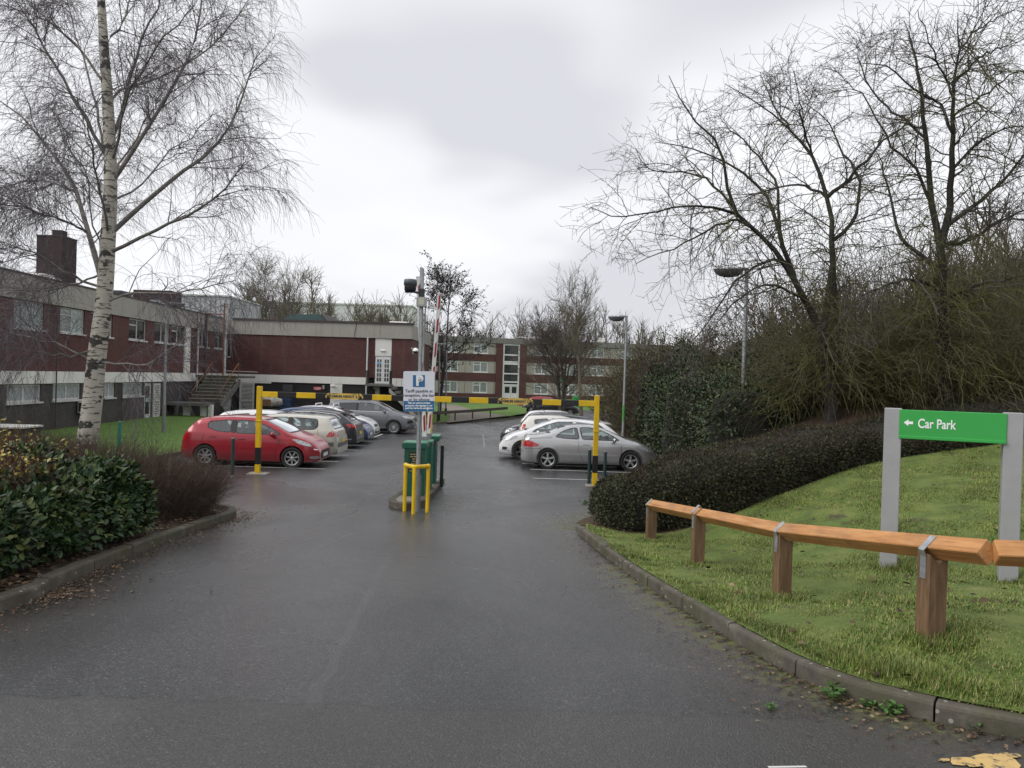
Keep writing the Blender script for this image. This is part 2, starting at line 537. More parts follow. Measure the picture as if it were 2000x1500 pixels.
# ================================================================== ground to the horizon
ys = np.r_[-200, -60, -20, np.arange(-14, 0.1, 2), np.arange(1, 18.6, 1.0), np.arange(18.5, 22.01, 0.25), np.arange(23, 61, 1.0), 80, 120, 200, 400, 800, 1500]
ys = np.unique(np.round(ys, 3))
xs = np.r_[-1200, -500, -200, -100, -60, np.arange(-40, 41, 8), 60, 100, 200, 500, 1200]
def grid(xs, ys, zf):
    gx, gy = np.meshgrid(xs, ys)
    V = np.c_[gx.ravel(), gy.ravel(), zf(gx.ravel(), gy.ravel())]
    nx, ny = len(xs), len(ys)
    i = np.arange(nx - 1)[None, :] + nx * np.arange(ny - 1)[:, None]
    i = i.ravel()
    return V, np.c_[i, i + 1, i + 1 + nx, i + nx]
V, F = grid(xs, ys, lambda x, y: vzr(y) - 0.06)
o = big('ground', V, F, M_TURF_FAR, smooth=True)
tag(o, kind='structure')

# kerb lines ---------------------------------------------------------
KR = [tuple(G(x, y)[:2]) for x, y in [(1128, 1042), (1180, 1085), (1250, 1136), (1330, 1188), (1400, 1232), (1480, 1280), (1560, 1324), (1640, 1358), (1720, 1384), (1850, 1416), (2000, 1446)]]
KR = [tuple(p) for p in catmull(KR, 40)]
_e = np.array(KR[-1]); _d = np.array([1.0, -0.10])
KR += [tuple(_e + _d * k) for k in (1, 2, 4, 8, 20, 36)]
KL = [tuple(G(x, y)[:2]) for x, y in [(-400, 1390), (0, 1196), (100, 1152), (250, 1087), (400, 1032), (462, 1010)]]
_e = np.array(KL[-1])
KL = [tuple(p) for p in catmull([np.array((-4.3, 0.5))] + [np.array(k) for k in KL[1:]], 30)]
KL += [tuple(_e + np.array(q)) for q in [(-0.16, 0.45), (-0.55, 0.9), (-1.3, 1.6), (-2.6, 3.6), (-4.2, 6.6), (-5.7, 8.9)]]
KLL = [(-10.2, 20.9), (-10.75, 21.6), (-10.8, 24), (-10.9, 30), (-11.0, 36), (-11.4, 40), (-12.5, 41.5), (-17.4, 41.8)]   # lawn beside the parked cars
KB = [(1.02, 11.75), (1.25, 12.6), (2.3, 15.0), (3.4, 17.3), (4.4, 19.2), (4.95, 20.4), (5.0, 30), (5.1, 46), (5.6, 48.5), (9, 50), (40, 52)]

# asphalt sheet ------------------------------------------------------
xa = np.unique(np.round(np.r_[-36, -30, -24, -18, -14, np.arange(-12, -5, 1.0), np.arange(-5.2, 6.2, 0.12), np.arange(7, 14, 1.0), 16, 20, 26, 34], 3))
ya = np.unique(np.round(np.r_[-14, -8, -4, -2, 0, 1, 2, np.arange(2.5, 14, 0.12), np.arange(14, 24, 0.5), np.arange(18.5, 22.01, 0.25), np.arange(24, 61, 1.0), 70, 84], 3))
V, F = grid(xa, ya, lambda x, y: vzr(y))
road = big('car_park_asphalt', V, F, M_ASPH, smooth=True)
tag(road, kind='structure')
dk = np.minimum(dist_line(KR, V[:, 0], V[:, 1]), dist_line(KL, V[:, 0], V[:, 1]))
dkb = dist_line(KB, V[:, 0], V[:, 1])
dk = np.minimum(dk, dkb)
a = road.data.attributes.new('edge', 'FLOAT', 'POINT')
a.data.foreach_set('value', np.clip(1.15 - dk / 0.75, 0, 1).astype(np.float32))
a = road.data.attributes.new('moss', 'FLOAT', 'POINT')
mo = np.clip(1.0 - dist_line(KR[6:34], V[:, 0], V[:, 1]) / 0.42, 0, 1) + 0.8 * np.clip(1.0 - dist_line(KB[:3], V[:, 0], V[:, 1]) / 0.7, 0, 1)
a.data.foreach_set('value', np.clip(mo * 1.3, 0, 1).astype(np.float32))

# painted lines ------------------------------------------------------
def mat_line(name, col, wear):
    t = NT(name)
    p = t.pos()
    w = t.ramp(t.noise(p, 16.0, 6, 0.75), [(wear - 0.05, 0.0), (wear + 0.05, 1.0)])
    c = t.mix(w, (0.05, 0.05, 0.05), t.mix(t.noise(p, 4.0), tuple(x * 0.75 for x in col), col))
    return t.pbr(color=c, rough=0.5)
M_WHITE_LINE = mat_line('white_road_paint', (0.62, 0.62, 0.60), 0.38)
M_YELLOW_WORN = mat_line('worn_yellow_road_paint', (0.62, 0.42, 0.16), 0.44)
def strip(name, a, b, w, mat, dz=0.005, n=12):
    a = np.array(a, float); b = np.array(b, float)
    d = (b - a) / np.linalg.norm(b - a)
    nrm = np.array((-d[1], d[0]))
    V = []
    for k in range(n + 1):
        q = a + (b - a) * k / n
        for s_ in (-1, 1):
            r = q + nrm * w / 2 * s_
            V.append((r[0], r[1], zr(r[1]) + dz))
    F = [(2 * k, 2 * k + 1, 2 * k + 3, 2 * k + 2) if False else (2 * k + 1, 2 * k, 2 * k + 2, 2 * k + 3) for k in range(n)]
    o = big(name, V, F, mat)
    return tag(o, kind='structure')
for px, py in [(635, 916.5), (661, 902), (681, 890), (699, 879.5), (713, 870.7), (727, 862)]:
    q = G(px, py)
    strip('bay_line', (q[0], q[1]), (-10.3, q[1] + 0.15), 0.09, M_WHITE_LINE)
q = G(747, 848)
strip('bay_line', (q[0], q[1]), G(722, 857)[:2], 0.09, M_WHITE_LINE)
for px, py in [(1040, 934), (1036, 917), (1020, 905)]:
    q = G(px, py)
    strip('bay_line', (q[0], q[1]), (4.8, q[1] - 0.1), 0.09, M_WHITE_LINE)
for k in range(4):
    strip('bay_line', (0.15, 29.0 + 2.45 * k), (4.8, 28.9 + 2.45 * k), 0.09, M_WHITE_LINE)
strip('lane_mark', G(946, 874)[:2], G(943.5, 848)[:2], 0.06, mat_line('faint_white_paint', (0.30, 0.30, 0.29), 0.5))
# worn yellow patch of road paint by the kerb
rr = random.Random(3)
mb = MB()
for cx, cy, sx_, sy_ in [(1885, 1488, 38, 9), (1925, 1484, 30, 10), (1958, 1486, 22, 14), (1975, 1498, 18, 14), (1845, 1487, 12, 3), (1982, 1478, 14, 4), (1938, 1499, 24, 8), (1905, 1497, 16, 4)]:
    poly = []
    for k in range(11):
        a_ = 2 * math.pi * k / 11
        s_ = rr.uniform(0.75, 1.15)
        q = G(cx + math.cos(a_) * sx_ * s_, cy + math.sin(a_) * sy_ * s_)
        poly.append((q[0], q[1], zr(q[1]) + 0.005 + 0.0005 * len(mb.f)))
    mb.add(poly, [tuple(reversed(range(11)))])
tag(mb.build('worn_yellow_marking', M_YELLOW_WORN), kind='structure')
strip('white_marking', G(1500, 1500)[:2], G(1575, 1499)[:2], 0.018, M_WHITE_LINE, n=4)

# kerbs --------------------------------------------------------------
def kerb(name, line, h=0.11, w=0.125, L=0.9, side=1, zf=None):
    """a row of kerb stones along a ground line, lying on side (+1 = left of the direction of travel)"""
    root = bpy.data.objects.new(name, None)
    COL.objects.link(root)
    tag(root, kind='structure')
    root.location = (line[0][0], line[0][1], zr(line[0][1]))
    pts = [np.array(p[:2], float) for p in line]
    seg = [np.linalg.norm(b - a) for a, b in zip(pts[:-1], pts[1:])]
    S = np.r_[0, np.cumsum(seg)]
    def at(s_):
        i = min(np.searchsorted(S, s_, 'right') - 1, len(seg) - 1)
        t = (s_ - S[i]) / seg[i]
        return pts[i] + (pts[i + 1] - pts[i]) * t
    s0 = 0.0
    rg = random.Random(len(line))
    while s0 < S[-1] - 0.15:
        s1 = min(s0 + L, S[-1])
        m = 4
        V = []
        jz = rg.uniform(-0.006, 0.006)
        jo = rg.uniform(-0.005, 0.005)
        for k in range(m + 1):
            s_ = s0 + 0.006 + (s1 - s0 - 0.012) * k / m
            c = at(s_)
            e_ = at(min(s_ + 0.02, S[-1])) - at(max(s_ - 0.02, 0))
            e_ /= np.linalg.norm(e_)
            nn = np.array((-e_[1], e_[0])) * side
            z0 = zr(c[1]) if zf is None else zf(c)
            for off, dz in ((0.0 + jo, -0.12), (0.0 + jo, h - 0.022 + jz), (0.006 + jo, h - 0.006 + jz), (0.024 + jo, h + jz), (w, h + jz), (w, -0.12)):
                q = c + nn * off
                V.append((q[0], q[1], z0 + dz))
        Fc = []
        for k in range(m):
            for j in range(5):
                i = k * 6 + j
                Fc.append((i, i + 1, i + 7, i + 6))
        mb = MB()
        mb.add(V, Fc)
        mb.add(V[:6], [tuple(range(6))])
        mb.add(V[-6:], [tuple(reversed(range(6)))])
        mb.build('kerb_stone', M_KERB, root)
        s0 = s1
    return root
kerb('kerb_beside_lawn', KR[:44], side=1)
kerb('kerb_beside_shrub_bed', KL, side=1)
kerb('kerb_beside_parked_cars', KLL, side=1, L=1.8)

# ================================================================== right bank and lawn
C_ = []
for p in KR[:40:3] + KR[39:]:
    C_.append((p[0] + 0.05, p[1] + 0.06, zr(p[1]) + 0.115))
POSTS = [(1281, 1057, 10.7), (1369, 1105, 8.75), (1537, 1170, 6.75), (1831, 1237, 4.9)]
POSTB = [P(*q) for q in POSTS]
SIGNB = [P(1747, 1107, 7.6), P(1981, 1137, 7.15)]
C_ += [tuple(p) for p in POSTB] + [tuple(p) for p in SIGNB]
C_ += [tuple(P(*q)) for q in [(1500, 985, 11.3), (1640, 935, 11.9), (1730, 905, 12.5), (1850, 890, 12.8), (1960, 880, 13.0), (1600, 850, 14.8), (1600, 800, 17.0), (1850, 780, 17.0), (1980, 740, 18.0), (2150, 700, 19.0), (2150, 1000, 8.5)]]
C_ += [(p[0] + 0.1, p[1], zr(p[1]) + 0.08) for p in KB[:9]]
C_ += [(6.5, 20, -0.55), (6.8, 26, -0.6), (7.0, 34, -0.7), (8.0, 44, -0.7), (11, 24, 0.9), (12, 34, 0.9), (20, 15, 2.1), (20, 30, 2.4), (35, 20, 2.6), (35, 45, 2.6), (14, 48, 0.4), (24, 5, 0.9), (38, 5, 1.2), (8, 4.6, 0.25), (5.5, 5.0, 0.2)]
bank_z = tps(C_)
# lawn polygon (kerb to the hedge) and the brown bank behind it
HEDGE_LINE = [np.array(q) for q in [(1.32, 11.2), (2.3, 11.08), (3.8, 11.5), (6.2, 12.7), (9.5, 13.5), (13, 13.4)]]
hl = [tuple(p) for p in catmull(HEDGE_LINE, 24)]
lawn_poly = [(p[0] + 0.05, p[1] + 0.07) for p in KR[1:]] + [(41, 12)] + [(p[0], p[1]) for p in reversed(hl)] + [(1.15, 11.5)]
_k = KR
bank_poly = [(1.10, 11.55)] + [(p[0], p[1]) for p in hl] + [(41, 12.0)] + [(41, 51.9)] + [(x, y) for x, y in reversed(KB[:-1])]
lawn = sheet('lawn_by_drive', lawn_poly, lambda x, y: bank_z(x, y), [(0.22, 2.0, 9.0), (0.4, 9.0, 14.5)], M_TURF)
tag(lawn, kind='structure')
bank = sheet('planted_bank', bank_poly, lambda x, y: bank_z(x, y) - 0.01, [(0.6, 11.0, 22.0), (2.0, 22.0, 52.0)], M_BANK)
tag(bank, kind='structure')

# left shrub bed, left lawn ------------------------------------------
def bed_z(x, y):
    d = dist_line(KL, x, y)
    return vzr(y) + 0.085 + 0.05 * np.minimum(d, 2.0)
bed_poly = [(p[0] - 0.08, p[1]) for p in KL] + [(-10.15, 20.8), (-24, 20.8), (-24, 0.5)]
bed = sheet('shrub_bed_soil', bed_poly, bed_z, [(0.35, 0.5, 14.0), (0.9, 14.0, 20.8)], M_SOIL)
tag(bed, kind='structure')
def llz(x, y):
    t = np.clip((-np.asarray(x) - 10.9) / 5.5, 0, 1)
    return (vzr(y) + 0.09) * (1 - t) + (-0.90) * t
ll_poly = [(p[0] - 0.08, p[1]) for p in KLL[1:]] + [(-24, 41.8), (-24, 20.85), (-10.5, 20.85)]
ll = sheet('lawn_by_brick_building', ll_poly, llz, [(0.7, 20.9, 42)], M_TURF_FAR)
tag(ll, kind='structure')
# far lawn beyond the car park, with a trodden path
KF = [G(x, y)[:2] for x, y in [(700, 833), (775, 832), (850, 828.5), (920, 824), (990, 819)]]
KF = [tuple(p) for p in KF]
KF += [(1.2, KF[-1][1] + 4.5), (1.3, 66.0), (1.6, 80.0)]
def flz(x, y):
    return vzr(y) + 0.09 + np.clip((np.asarray(y) - 52) / 40, 0, 1) * 0.62
fl_poly = [(p[0], p[1] + 0.1) for p in KF] + [(1.8, 95.0), (40, 104), (40, 140), (-60, 140), (-60, 60), (-20, 60)]
fl = sheet('far_lawn', fl_poly, flz, [(2.0, 45, 96), (6.0, 96, 140)], M_TURF_FAR)
tag(fl, kind='structure')
pp = [(-4.2, KF[2][1] + 0.35), (-0.4, KF[-4][1] + 0.4), (0.4, 60.5), (-1.0, 62.5), (-3.0, 66), (-5.5, 76), (-7.4, 76), (-5.2, 64), (-4.6, 58)]
pth = sheet('trodden_path', pp, lambda x, y: flz(x, y) + 0.03, [(1.0, 45, 80)], M_PATH)
tag(pth, kind='structure')
kerb('kerb_beside_far_lawn', KF, side=1, L=2.4)
# ================================================================== street furniture at the entrance
M_YEL = plain('yellow_paint', (0.72, 0.46, 0.008), 0.4, var=0.18, scale=3, bump=0.05)
M_BLK = plain('black_paint', (0.012, 0.012, 0.013), 0.4)
M_GALV = plain('galvanised_steel', (0.34, 0.36, 0.37), 0.42, 0.55, var=0.3, scale=18)
M_GREY_METAL = plain('grey_metal', (0.21, 0.215, 0.22), 0.5, 0.2, var=0.2)
M_GREEN = plain('dark_green_paint', (0.006, 0.092, 0.056), 0.42, var=0.25, scale=4)
M_GREEN_LT = plain('pale_green_weathered_paint', (0.10, 0.28, 0.18), 0.5, var=0.25, scale=9)
M_SIGNW = plain('sign_white', (0.62, 0.64, 0.70), 0.42, var=0.06)
M_WHITE = plain('white_paint', (0.70, 0.70, 0.68), 0.5, var=0.12)
M_SIGNB = plain('sign_blue', (0.022, 0.125, 0.27), 0.42, var=0.08)
M_RED = plain('red_reflective', (0.33, 0.018, 0.025), 0.4)
M_INK = plain('black_lettering', (0.045, 0.05, 0.06), 0.5)
M_LETW = plain('white_lettering', (0.74, 0.76, 0.78), 0.5)
M_DARKPL = plain('dark_plastic', (0.020, 0.022, 0.026), 0.45)
M_CONC = plain('concrete_pad', (0.24, 0.225, 0.195), 0.85, var=0.3, scale=5, bump=0.3)
M_BOLL = plain('dark_teal_bollard_paint', (0.018, 0.045, 0.045), 0.5, var=0.25)
I3 = np.eye(3)
FACE = np.array(((1, 0, 0), (0, 0, -1), (0, 1, 0)), float)     # columns: reading = +X, up = +Z, outward = -Y

# height barrier -----------------------------------------------------
GL = G(503, 926); GR = G(1161, 950)
hb = thing('height_barrier', 'yellow and black striped height restriction barrier across both lanes', 'height barrier', (0.5 * (GL[0] + GR[0]), 0.5 * (GL[1] + GR[1]), zr(20)))
GC = GL + (GR - GL) * 0.515
TOPZ = 2.24
def beam_frame(a, b):
    d = b - a; L = np.linalg.norm(d); d = d / L
    n = np.cross(d, (0, 0, 1.0)); n /= np.linalg.norm(n)
    u = np.cross(n, d)
    return L, np.c_[d, n, u]
for nm, gp, bands in (('l', GL, (0.24, 0.70)), ('r', GR, (0.33, 0.78)), ('c', GC, (0.3, 0.75))):
    z0 = zr(gp[1])
    post = MB().box((gp[0], gp[1], z0 + TOPZ / 2 + 0.05), (0.125, 0.125, TOPZ + 0.1), bev=0.008).build('post', M_YEL, hb)
    MB().box((gp[0], gp[1], z0 + (bands[0] + bands[1]) / 2 + 0.02), (0.129, 0.129, bands[1] - bands[0]), bev=0.008).build('black_band', M_BLK, post)
    MB().box((gp[0], gp[1], z0 + 1.42), (0.15, 0.15, 0.035), bev=0.008).build('collar', M_YEL, post)
    MB().box((gp[0] + 0.03, gp[1] - 0.02, z0 + 0.012), (0.52, 0.42, 0.05), bev=0.01).build('base_pad', M_CONC, post)
a = GL + np.array((0.0, 0, 0)); b = GR.copy()
a[2] = zr(GL[1]) + 2.13; b[2] = zr(GR[1]) + 2.13
L, A = beam_frame(a, b)
beam = MB().box((a + b) / 2, (L - 0.12, 0.095, 0.145), A, bev=0.006).build('crossbeam', M_YEL, hb)
def bx(px):      # distance along the beam for a picture column
    d = ray(px, 776); t = np.linalg.solve(np.array(((d[0], -(b - a)[0] / L), (d[1], -(b - a)[1] / L))), np.array((a[0] - CAM[0], a[1] - CAM[1])))
    return t[1]
for x0, x1 in [(543, 580), (617, 728), (765, 800), (882, 917), (954, 1060), (1096, 1131)]:
    s0, s1 = bx(x0), bx(x1)
    MB().box(a + A[:, 0] * (s0 + s1) / 2, (s1 - s0, 0.100, 0.150), A, bev=0.006).build('black_stripe', M_BLK, beam)
M_SIGNY = plain('faded_yellow_sign', (0.62, 0.42, 0.09), 0.5, var=0.2)
for x0, x1 in [(636, 711), (971, 1043)]:
    s0, s1 = bx(x0), bx(x1)
    c = a + A[:, 0] * (s0 + s1) / 2 + np.array((0, -0.054, 0.0))
    w = s1 - s0
    B = np.c_[A[:, 0], A[:, 2], -A[:, 1] * np.sign(A[1, 1])]
    pl = MB().prism([(-w / 2 + 0.16, -0.075), (w / 2 - 0.16, -0.075), (w / 2 - 0.10, 0.0), (w / 2 - 0.16, 0.085), (-w / 2 + 0.16, 0.085), (-w / 2 + 0.10, 0.0)], 0, 0.006, B, c).build('height_sign', M_SIGNY, hb)
    for s_ in (-1, 1):
        MB().prism([(s_ * (w / 2 - 0.075), 0.085), (s_ * (w / 2 - 0.135), 0.085), (s_ * (w / 2 - 0.03), -0.06), (s_ * (w / 2), 0.0)][::s_], 0, 0.006, B, c).build('chevron', M_SIGNY, pl)
        MB().prism([(s_ * 0.20, 0.066), (s_ * 0.34, 0.066), (s_ * 0.32, 0.078), (s_ * 0.18, 0.078)][::s_], 0.006, 0.008, B, c).build('dash', M_INK, pl)
    text_mesh('lettering', 'MAXIMUM HEIGHT 2.1m', 0.088, M_INK, pl, B, c + B[:, 2] * 0.0075, bold=0.0035)

# island -------------------------------------------------------------
IX0, IX1 = -2.22, -1.52
isl_line = [(IX0, 19.5), (IX0, 14.2), (-2.1, 13.7), (-1.87, 13.5), (-1.65, 13.7), (IX1, 14.2), (IX1 - 0.12, 19.5), (IX0, 19.5)]
kerb('island_kerb', isl_line, h=0.13, w=0.12, L=0.7, side=1)
isl = sheet('island_surface', [(x * 0.86 - 0.26, 16.5 + (y - 16.5) * 0.97) for x, y in isl_line[:-1]], lambda x, y: vzr(y) + 0.12, [(0.4, 13, 20)], M_CONC)
tag(isl, kind='structure')

# parking sign on its pole ------------------------------------------
PY = 13.38
p0 = P(815, 990, PY); p1 = P(824.5, 525, PY)
zg = zr(PY)
sp = thing('parking_sign', 'white and blue parking tariff sign on tall galvanised pole', 'parking sign', (p0[0], PY, zg))
mb = MB()
mb.tube([(p0[0], PY, zg - 0.1), (p0[0] + (p1[0] - p0[0]) * 0.5, PY, (zg + p1[2]) / 2), (p1[0], PY, p1[2])], 0.037, 14)
pole = mb.build('pole', M_GALV, sp)
MB().tube([(p0[0], PY, zg - 0.05), (p0[0], PY, zg + 0.62)], 0.056, 14).build('sleeve', M_GREY_METAL, sp)
s00 = P(788.5, 804, PY - 0.075); s11 = P(848, 725, PY - 0.075)
sw = s11[0] - s00[0] + 0.02; sh = s11[2] - s00[2]
sc = (s00 + s11) / 2
th = 0.028
RS = np.array(((math.cos(th), 0, -math.sin(th)), (0, 1, 0), (math.sin(th), 0, math.cos(th)))) @ np.eye(3)
B = np.c_[RS @ (1, 0, 0), RS @ (0, 0, 1), (0, -1, 0)]
def rrect(w, h, r, n=4):
    out = []
    for cx, cy, a0 in ((w / 2 - r, h / 2 - r, 0), (-w / 2 + r, h / 2 - r, 90), (-w / 2 + r, -h / 2 + r, 180), (w / 2 - r, -h / 2 + r, 270)):
        for k in range(n + 1):
            q = R(a0 + 90 * k / n); out.append((cx + r * math.cos(q), cy + r * math.sin(q)))
    return out
sw, sh = 0.54, 0.70
plate = MB().prism(rrect(sw, sh, 0.03), -0.003, 0.003, B, sc).build('sign_plate', M_SIGNW, sp)
def on(u, v, d=0.004): return sc + B[:, 0] * u + B[:, 1] * v + B[:, 2] * d
hb_ = sh * 0.265
MB().prism([(-sw / 2 + 0.003, -sh / 2 + 0.003), (sw / 2 - 0.003, -sh / 2 + 0.003), (sw / 2 - 0.003, -sh / 2 + hb_), (-sw / 2 + 0.003, -sh / 2 + hb_)], 0.003, 0.0045, B, sc).build('blue_panel', M_SIGNB, plate)
MB().prism([(-0.104, 0.075), (0.104, 0.075), (0.104, 0.283), (-0.104, 0.283)], 0.003, 0.0045, B, sc).build('blue_square', M_SIGNB, plate)
text_mesh('letter_p', 'P', 0.245, M_LETW, plate, B, on(0.008, 0.178, 0.0055), bold=0.010)
MB().lathe([(0.0, 0), (0.030, 0), (0.030, 0.001), (0, 0.001)], 20, np.c_[B[:, 0], B[:, 1], B[:, 2]], on(0.018, 0.205, 0.008)).build('round_emblem', plain('emblem_gold', (0.30, 0.26, 0.18), 0.5), plate)
MB().lathe([(0.012, 0), (0.020, 0), (0.020, 0.001), (0.012, 0.001)], 20, np.c_[B[:, 0], B[:, 1], B[:, 2]], on(0.018, 0.205, 0.0095)).build('emblem_ring', M_LETW, plate)
for k, s_ in enumerate(['Tariff payable at', 'reception, the bar', 'or by phone']):
    text_mesh('lettering', s_, 0.074, M_INK, plate, B, on(0.0, 0.005 - 0.073 * k, 0.004), bold=0.0012)
for k, s_ in enumerate(['This car park is private', 'property, see signage in car', 'park for terms & conditions']):
    text_mesh('lettering', s_, 0.042, M_LETW, plate, B, on(0, -sh / 2 + hb_ - 0.035 - 0.045 * k, 0.0055), bold=0.0018)
MB().prism([(0.13, -0.325), (0.15, -0.325), (0.175, -0.300), (0.155, -0.303)], 0.0045, 0.006, B, sc).build('tick_mark', M_LETW, plate)
for z in (-0.2, 0.2):
    MB().box(on(0.02, z, -0.035), (0.09, 0.05, 0.03)).build('bracket', M_GALV, plate)
# detector head and junction box on the same pole
c = P(801.5, 557, PY - 0.02)
k = MB()
k.lathe([(0.0, 0.105), (0.10, 0.10), (0.112, 0.085), (0.116, 0.0), (0.0, 0.0)], 24, c=c)
head = k.build('camera_hood', plain('camera_hood_grey', (0.10, 0.115, 0.13), 0.45), sp)
MB().lathe([(0.104, 0.0), (0.103, -0.085), (0.09, -0.10), (0.0, -0.10)], 24, c=c).build('camera_body', M_DARKPL, head)
xp = p0[0] + (p1[0] - p0[0]) * 0.87
MB().tube([c + (-0.09, 0, -0.115), c + (0.06, 0, -0.115), c + (0.15, 0, -0.13), (xp, PY, c[2] - 0.15)], 0.018, 8).build('camera_arm', M_DARKPL, sp)
MB().box((xp, PY, c[2] - 0.13), (0.10, 0.10, 0.15), bev=0.01).build('camera_clamp', M_DARKPL, sp)
c2 = P(823.5, 590, PY - 0.06)
jb = MB().box(c2, (0.175, 0.09, 0.17), bev=0.008).build('junction_box', plain('box_grey', (0.30, 0.31, 0.31), 0.5), sp)
MB().box(c2 + (0, -0.046, 0.01), (0.10, 0.002, 0.12)).build('box_label', plain('box_label', (0.45, 0.44, 0.36), 0.5), jb)
MB().tube([(p0[0] + 0.02, PY - 0.038, zg + 0.3), (p0[0] + 0.05, PY - 0.038, c2[2])], 0.012, 6).build('conduit', M_GREY_METAL, sp)

# hoop guard in front of the island ---------------------------------
hg = [P(790, 990, 13.35), P(807, 1003, 12.95), P(834.5, 993, 13.25)]
hoop = thing('hoop_guard', 'yellow tubular guard rail on three legs in front of sign pole', 'guard rail', (hg[1][0], hg[1][1], zr(13)))
HT = 0.80
tops = []
for q in hg:
    zt = zr(q[1]) + HT
    MB().tube([(q[0], q[1], zr(q[1]) - 0.1), (q[0], q[1], zt)], 0.032, 12).build('leg', M_YEL, hoop)
    tops.append(np.array((q[0], q[1], zt)))
ends = [tops[0] + (-0.02, 0.03, 0.0)] + tops + [tops[2] + (0.02, 0.03, 0)]
MB().tube(catmull([tops[0], tops[0] * 0.45 + tops[1] * 0.55 + (0, -0.03, 0), tops[1], tops[2] * 0.45 + tops[1] * 0.55 + (0, -0.03, 0), tops[2]], 15), 0.036, 12).build('top_rail', M_YEL, hoop)
for t_ in (tops[0], tops[2]):
    MB().lathe([(0.0, 0.045), (0.028, 0.034), (0.042, 0.0), (0.028, -0.034), (0.0, -0.045)], 12, c=t_).build('end_ball', M_YEL, hoop)

# barrier machines ---------------------------------------------------
def machine(x0, x1, y0, y1, h, label, cap=0.05, panel=False, capdrop=0.11, dx=0.04):
    zb = zr((y0 + y1) / 2) + 0.10
    cx, cy = (x0 + x1) / 2, (y0 + y1) / 2
    t = thing('barrier_machine', label, 'barrier machine', (cx, cy, zb), group='green barrier machines on the island')
    MB().box((cx, cy, zb + h / 2), (x1 - x0, y1 - y0, h), bev=0.012).build('cabinet', M_GREEN, t)
    hd = MB().box((cx, cy, zb + h + capdrop / 2 - 0.09), (x1 - x0 + 2 * dx, y1 - y0 + 2 * dx, capdrop), bev=0.01).build('hood', M_GREEN, t)
    MB().box((cx, cy, zb + h + capdrop - 0.085), (x1 - x0 + 2 * dx - 0.02, y1 - y0 + 2 * dx - 0.02, 0.02), bev=0.006).build('hood_top', M_GREEN_LT, hd)
    MB().box((cx, cy, zb + 0.0), (x1 - x0 + 0.03, y1 - y0 + 0.03, 0.09), bev=0.006).build('plinth', M_BLK, t)
    # door seam, lock and hinges on the face towards the drive
    MB().box((cx, y0 - 0.003, zb + h * 0.5), (x1 - x0 - 0.06, 0.008, h - 0.16), bev=0.003).build('door', M_GREEN, t)
    return t, zb
t, zb = machine(-2.03, -1.64, 14.75, 15.2, 1.04, 'green barrier machine with black notice panel and upright arm behind tariff sign pole', panel=True)
M_NOTICE = plain('notice_black', (0.012, 0.02, 0.014), 0.45)
M_NOTY = plain('notice_yellow_print', (0.40, 0.35, 0.13), 0.5)
pn = MB().box((-1.82, 14.742, zb + 0.69), (0.25, 0.006, 0.40)).build('notice_panel', M_NOTICE, t)
rg = random.Random(5)
for k in range(8):           # print too small to read: word-length strokes
    w = rg.choice((0.10, 0.15, 0.19))
    x = -1.82 - w / 2
    while x < -1.82 + w / 2 - 0.012:
        l = rg.uniform(0.03, 0.07)
        l = min(l, -1.82 + w / 2 - x)
        MB().box((x + l / 2, 14.7375, zb + 0.845 - 0.046 * k), (l, 0.002, 0.017)).build('print', M_NOTY, pn)
        x += l + 0.012
t2, zb2 = machine(-2.0, -1.66, 16.15, 16.6, 1.06, 'flat lidded green barrier machine whose red and white arm leans aside', capdrop=0.08, dx=0.015)
t3, zb3 = machine(-2.05, -1.72, 17.7, 18.2, 1.12, 'tall green barrier machine without arm, overhanging hood beside dark upright plate', dx=0.09)
q = P(862.5, 930, 18.0)
tag(MB().box((q[0], 18.0, zr(18) + 0.52), (0.075, 0.12, 0.98), bev=0.006).build('upright_plate', plain('dark_green_black', (0.010, 0.022, 0.02), 0.4), loc=(q[0], 18.0, zr(18))), 'narrow dark upright plate beside the tall hooded green machine', 'post')
def arm(px0, py0, px1, py1, Y, t, side):
    a = P(px0, py0, Y); b = P(px1, py1, Y)
    d = (b - a); L = np.linalg.norm(d); d /= L
    n = np.array((0, -1.0, 0)); w = np.cross(d, n)
    A = np.c_[w, n, d]
    body = MB().box((a + b) / 2, (0.085, 0.045, L), A, bev=0.008).build('boom', M_WHITE, t)
    z = 0.18
    while z < L - 0.25:
        MB().prism([(-0.010 + side * 0.012, z), (0.030 + side * 0.012, z + 0.05), (0.030 + side * 0.012, z + 0.36), (-0.010 + side * 0.012, z + 0.31)], 0.0226, 0.024, np.c_[w, d, n], a).build('red_marker', M_RED, body)
        z += 0.52
    MB().box(a + d * 0.02, (0.13, 0.12, 0.16), A, bev=0.01).build('clamp', M_GREY_METAL, body)
    MB().box(b, (0.088, 0.048, 0.02), A).build('end_cap', M_WHITE, body)
arm(829.5, 862, 817, 541, 15.31, t, 0)
arm(836.5, 855, 858.5, 574, 16.69, t2, 0)

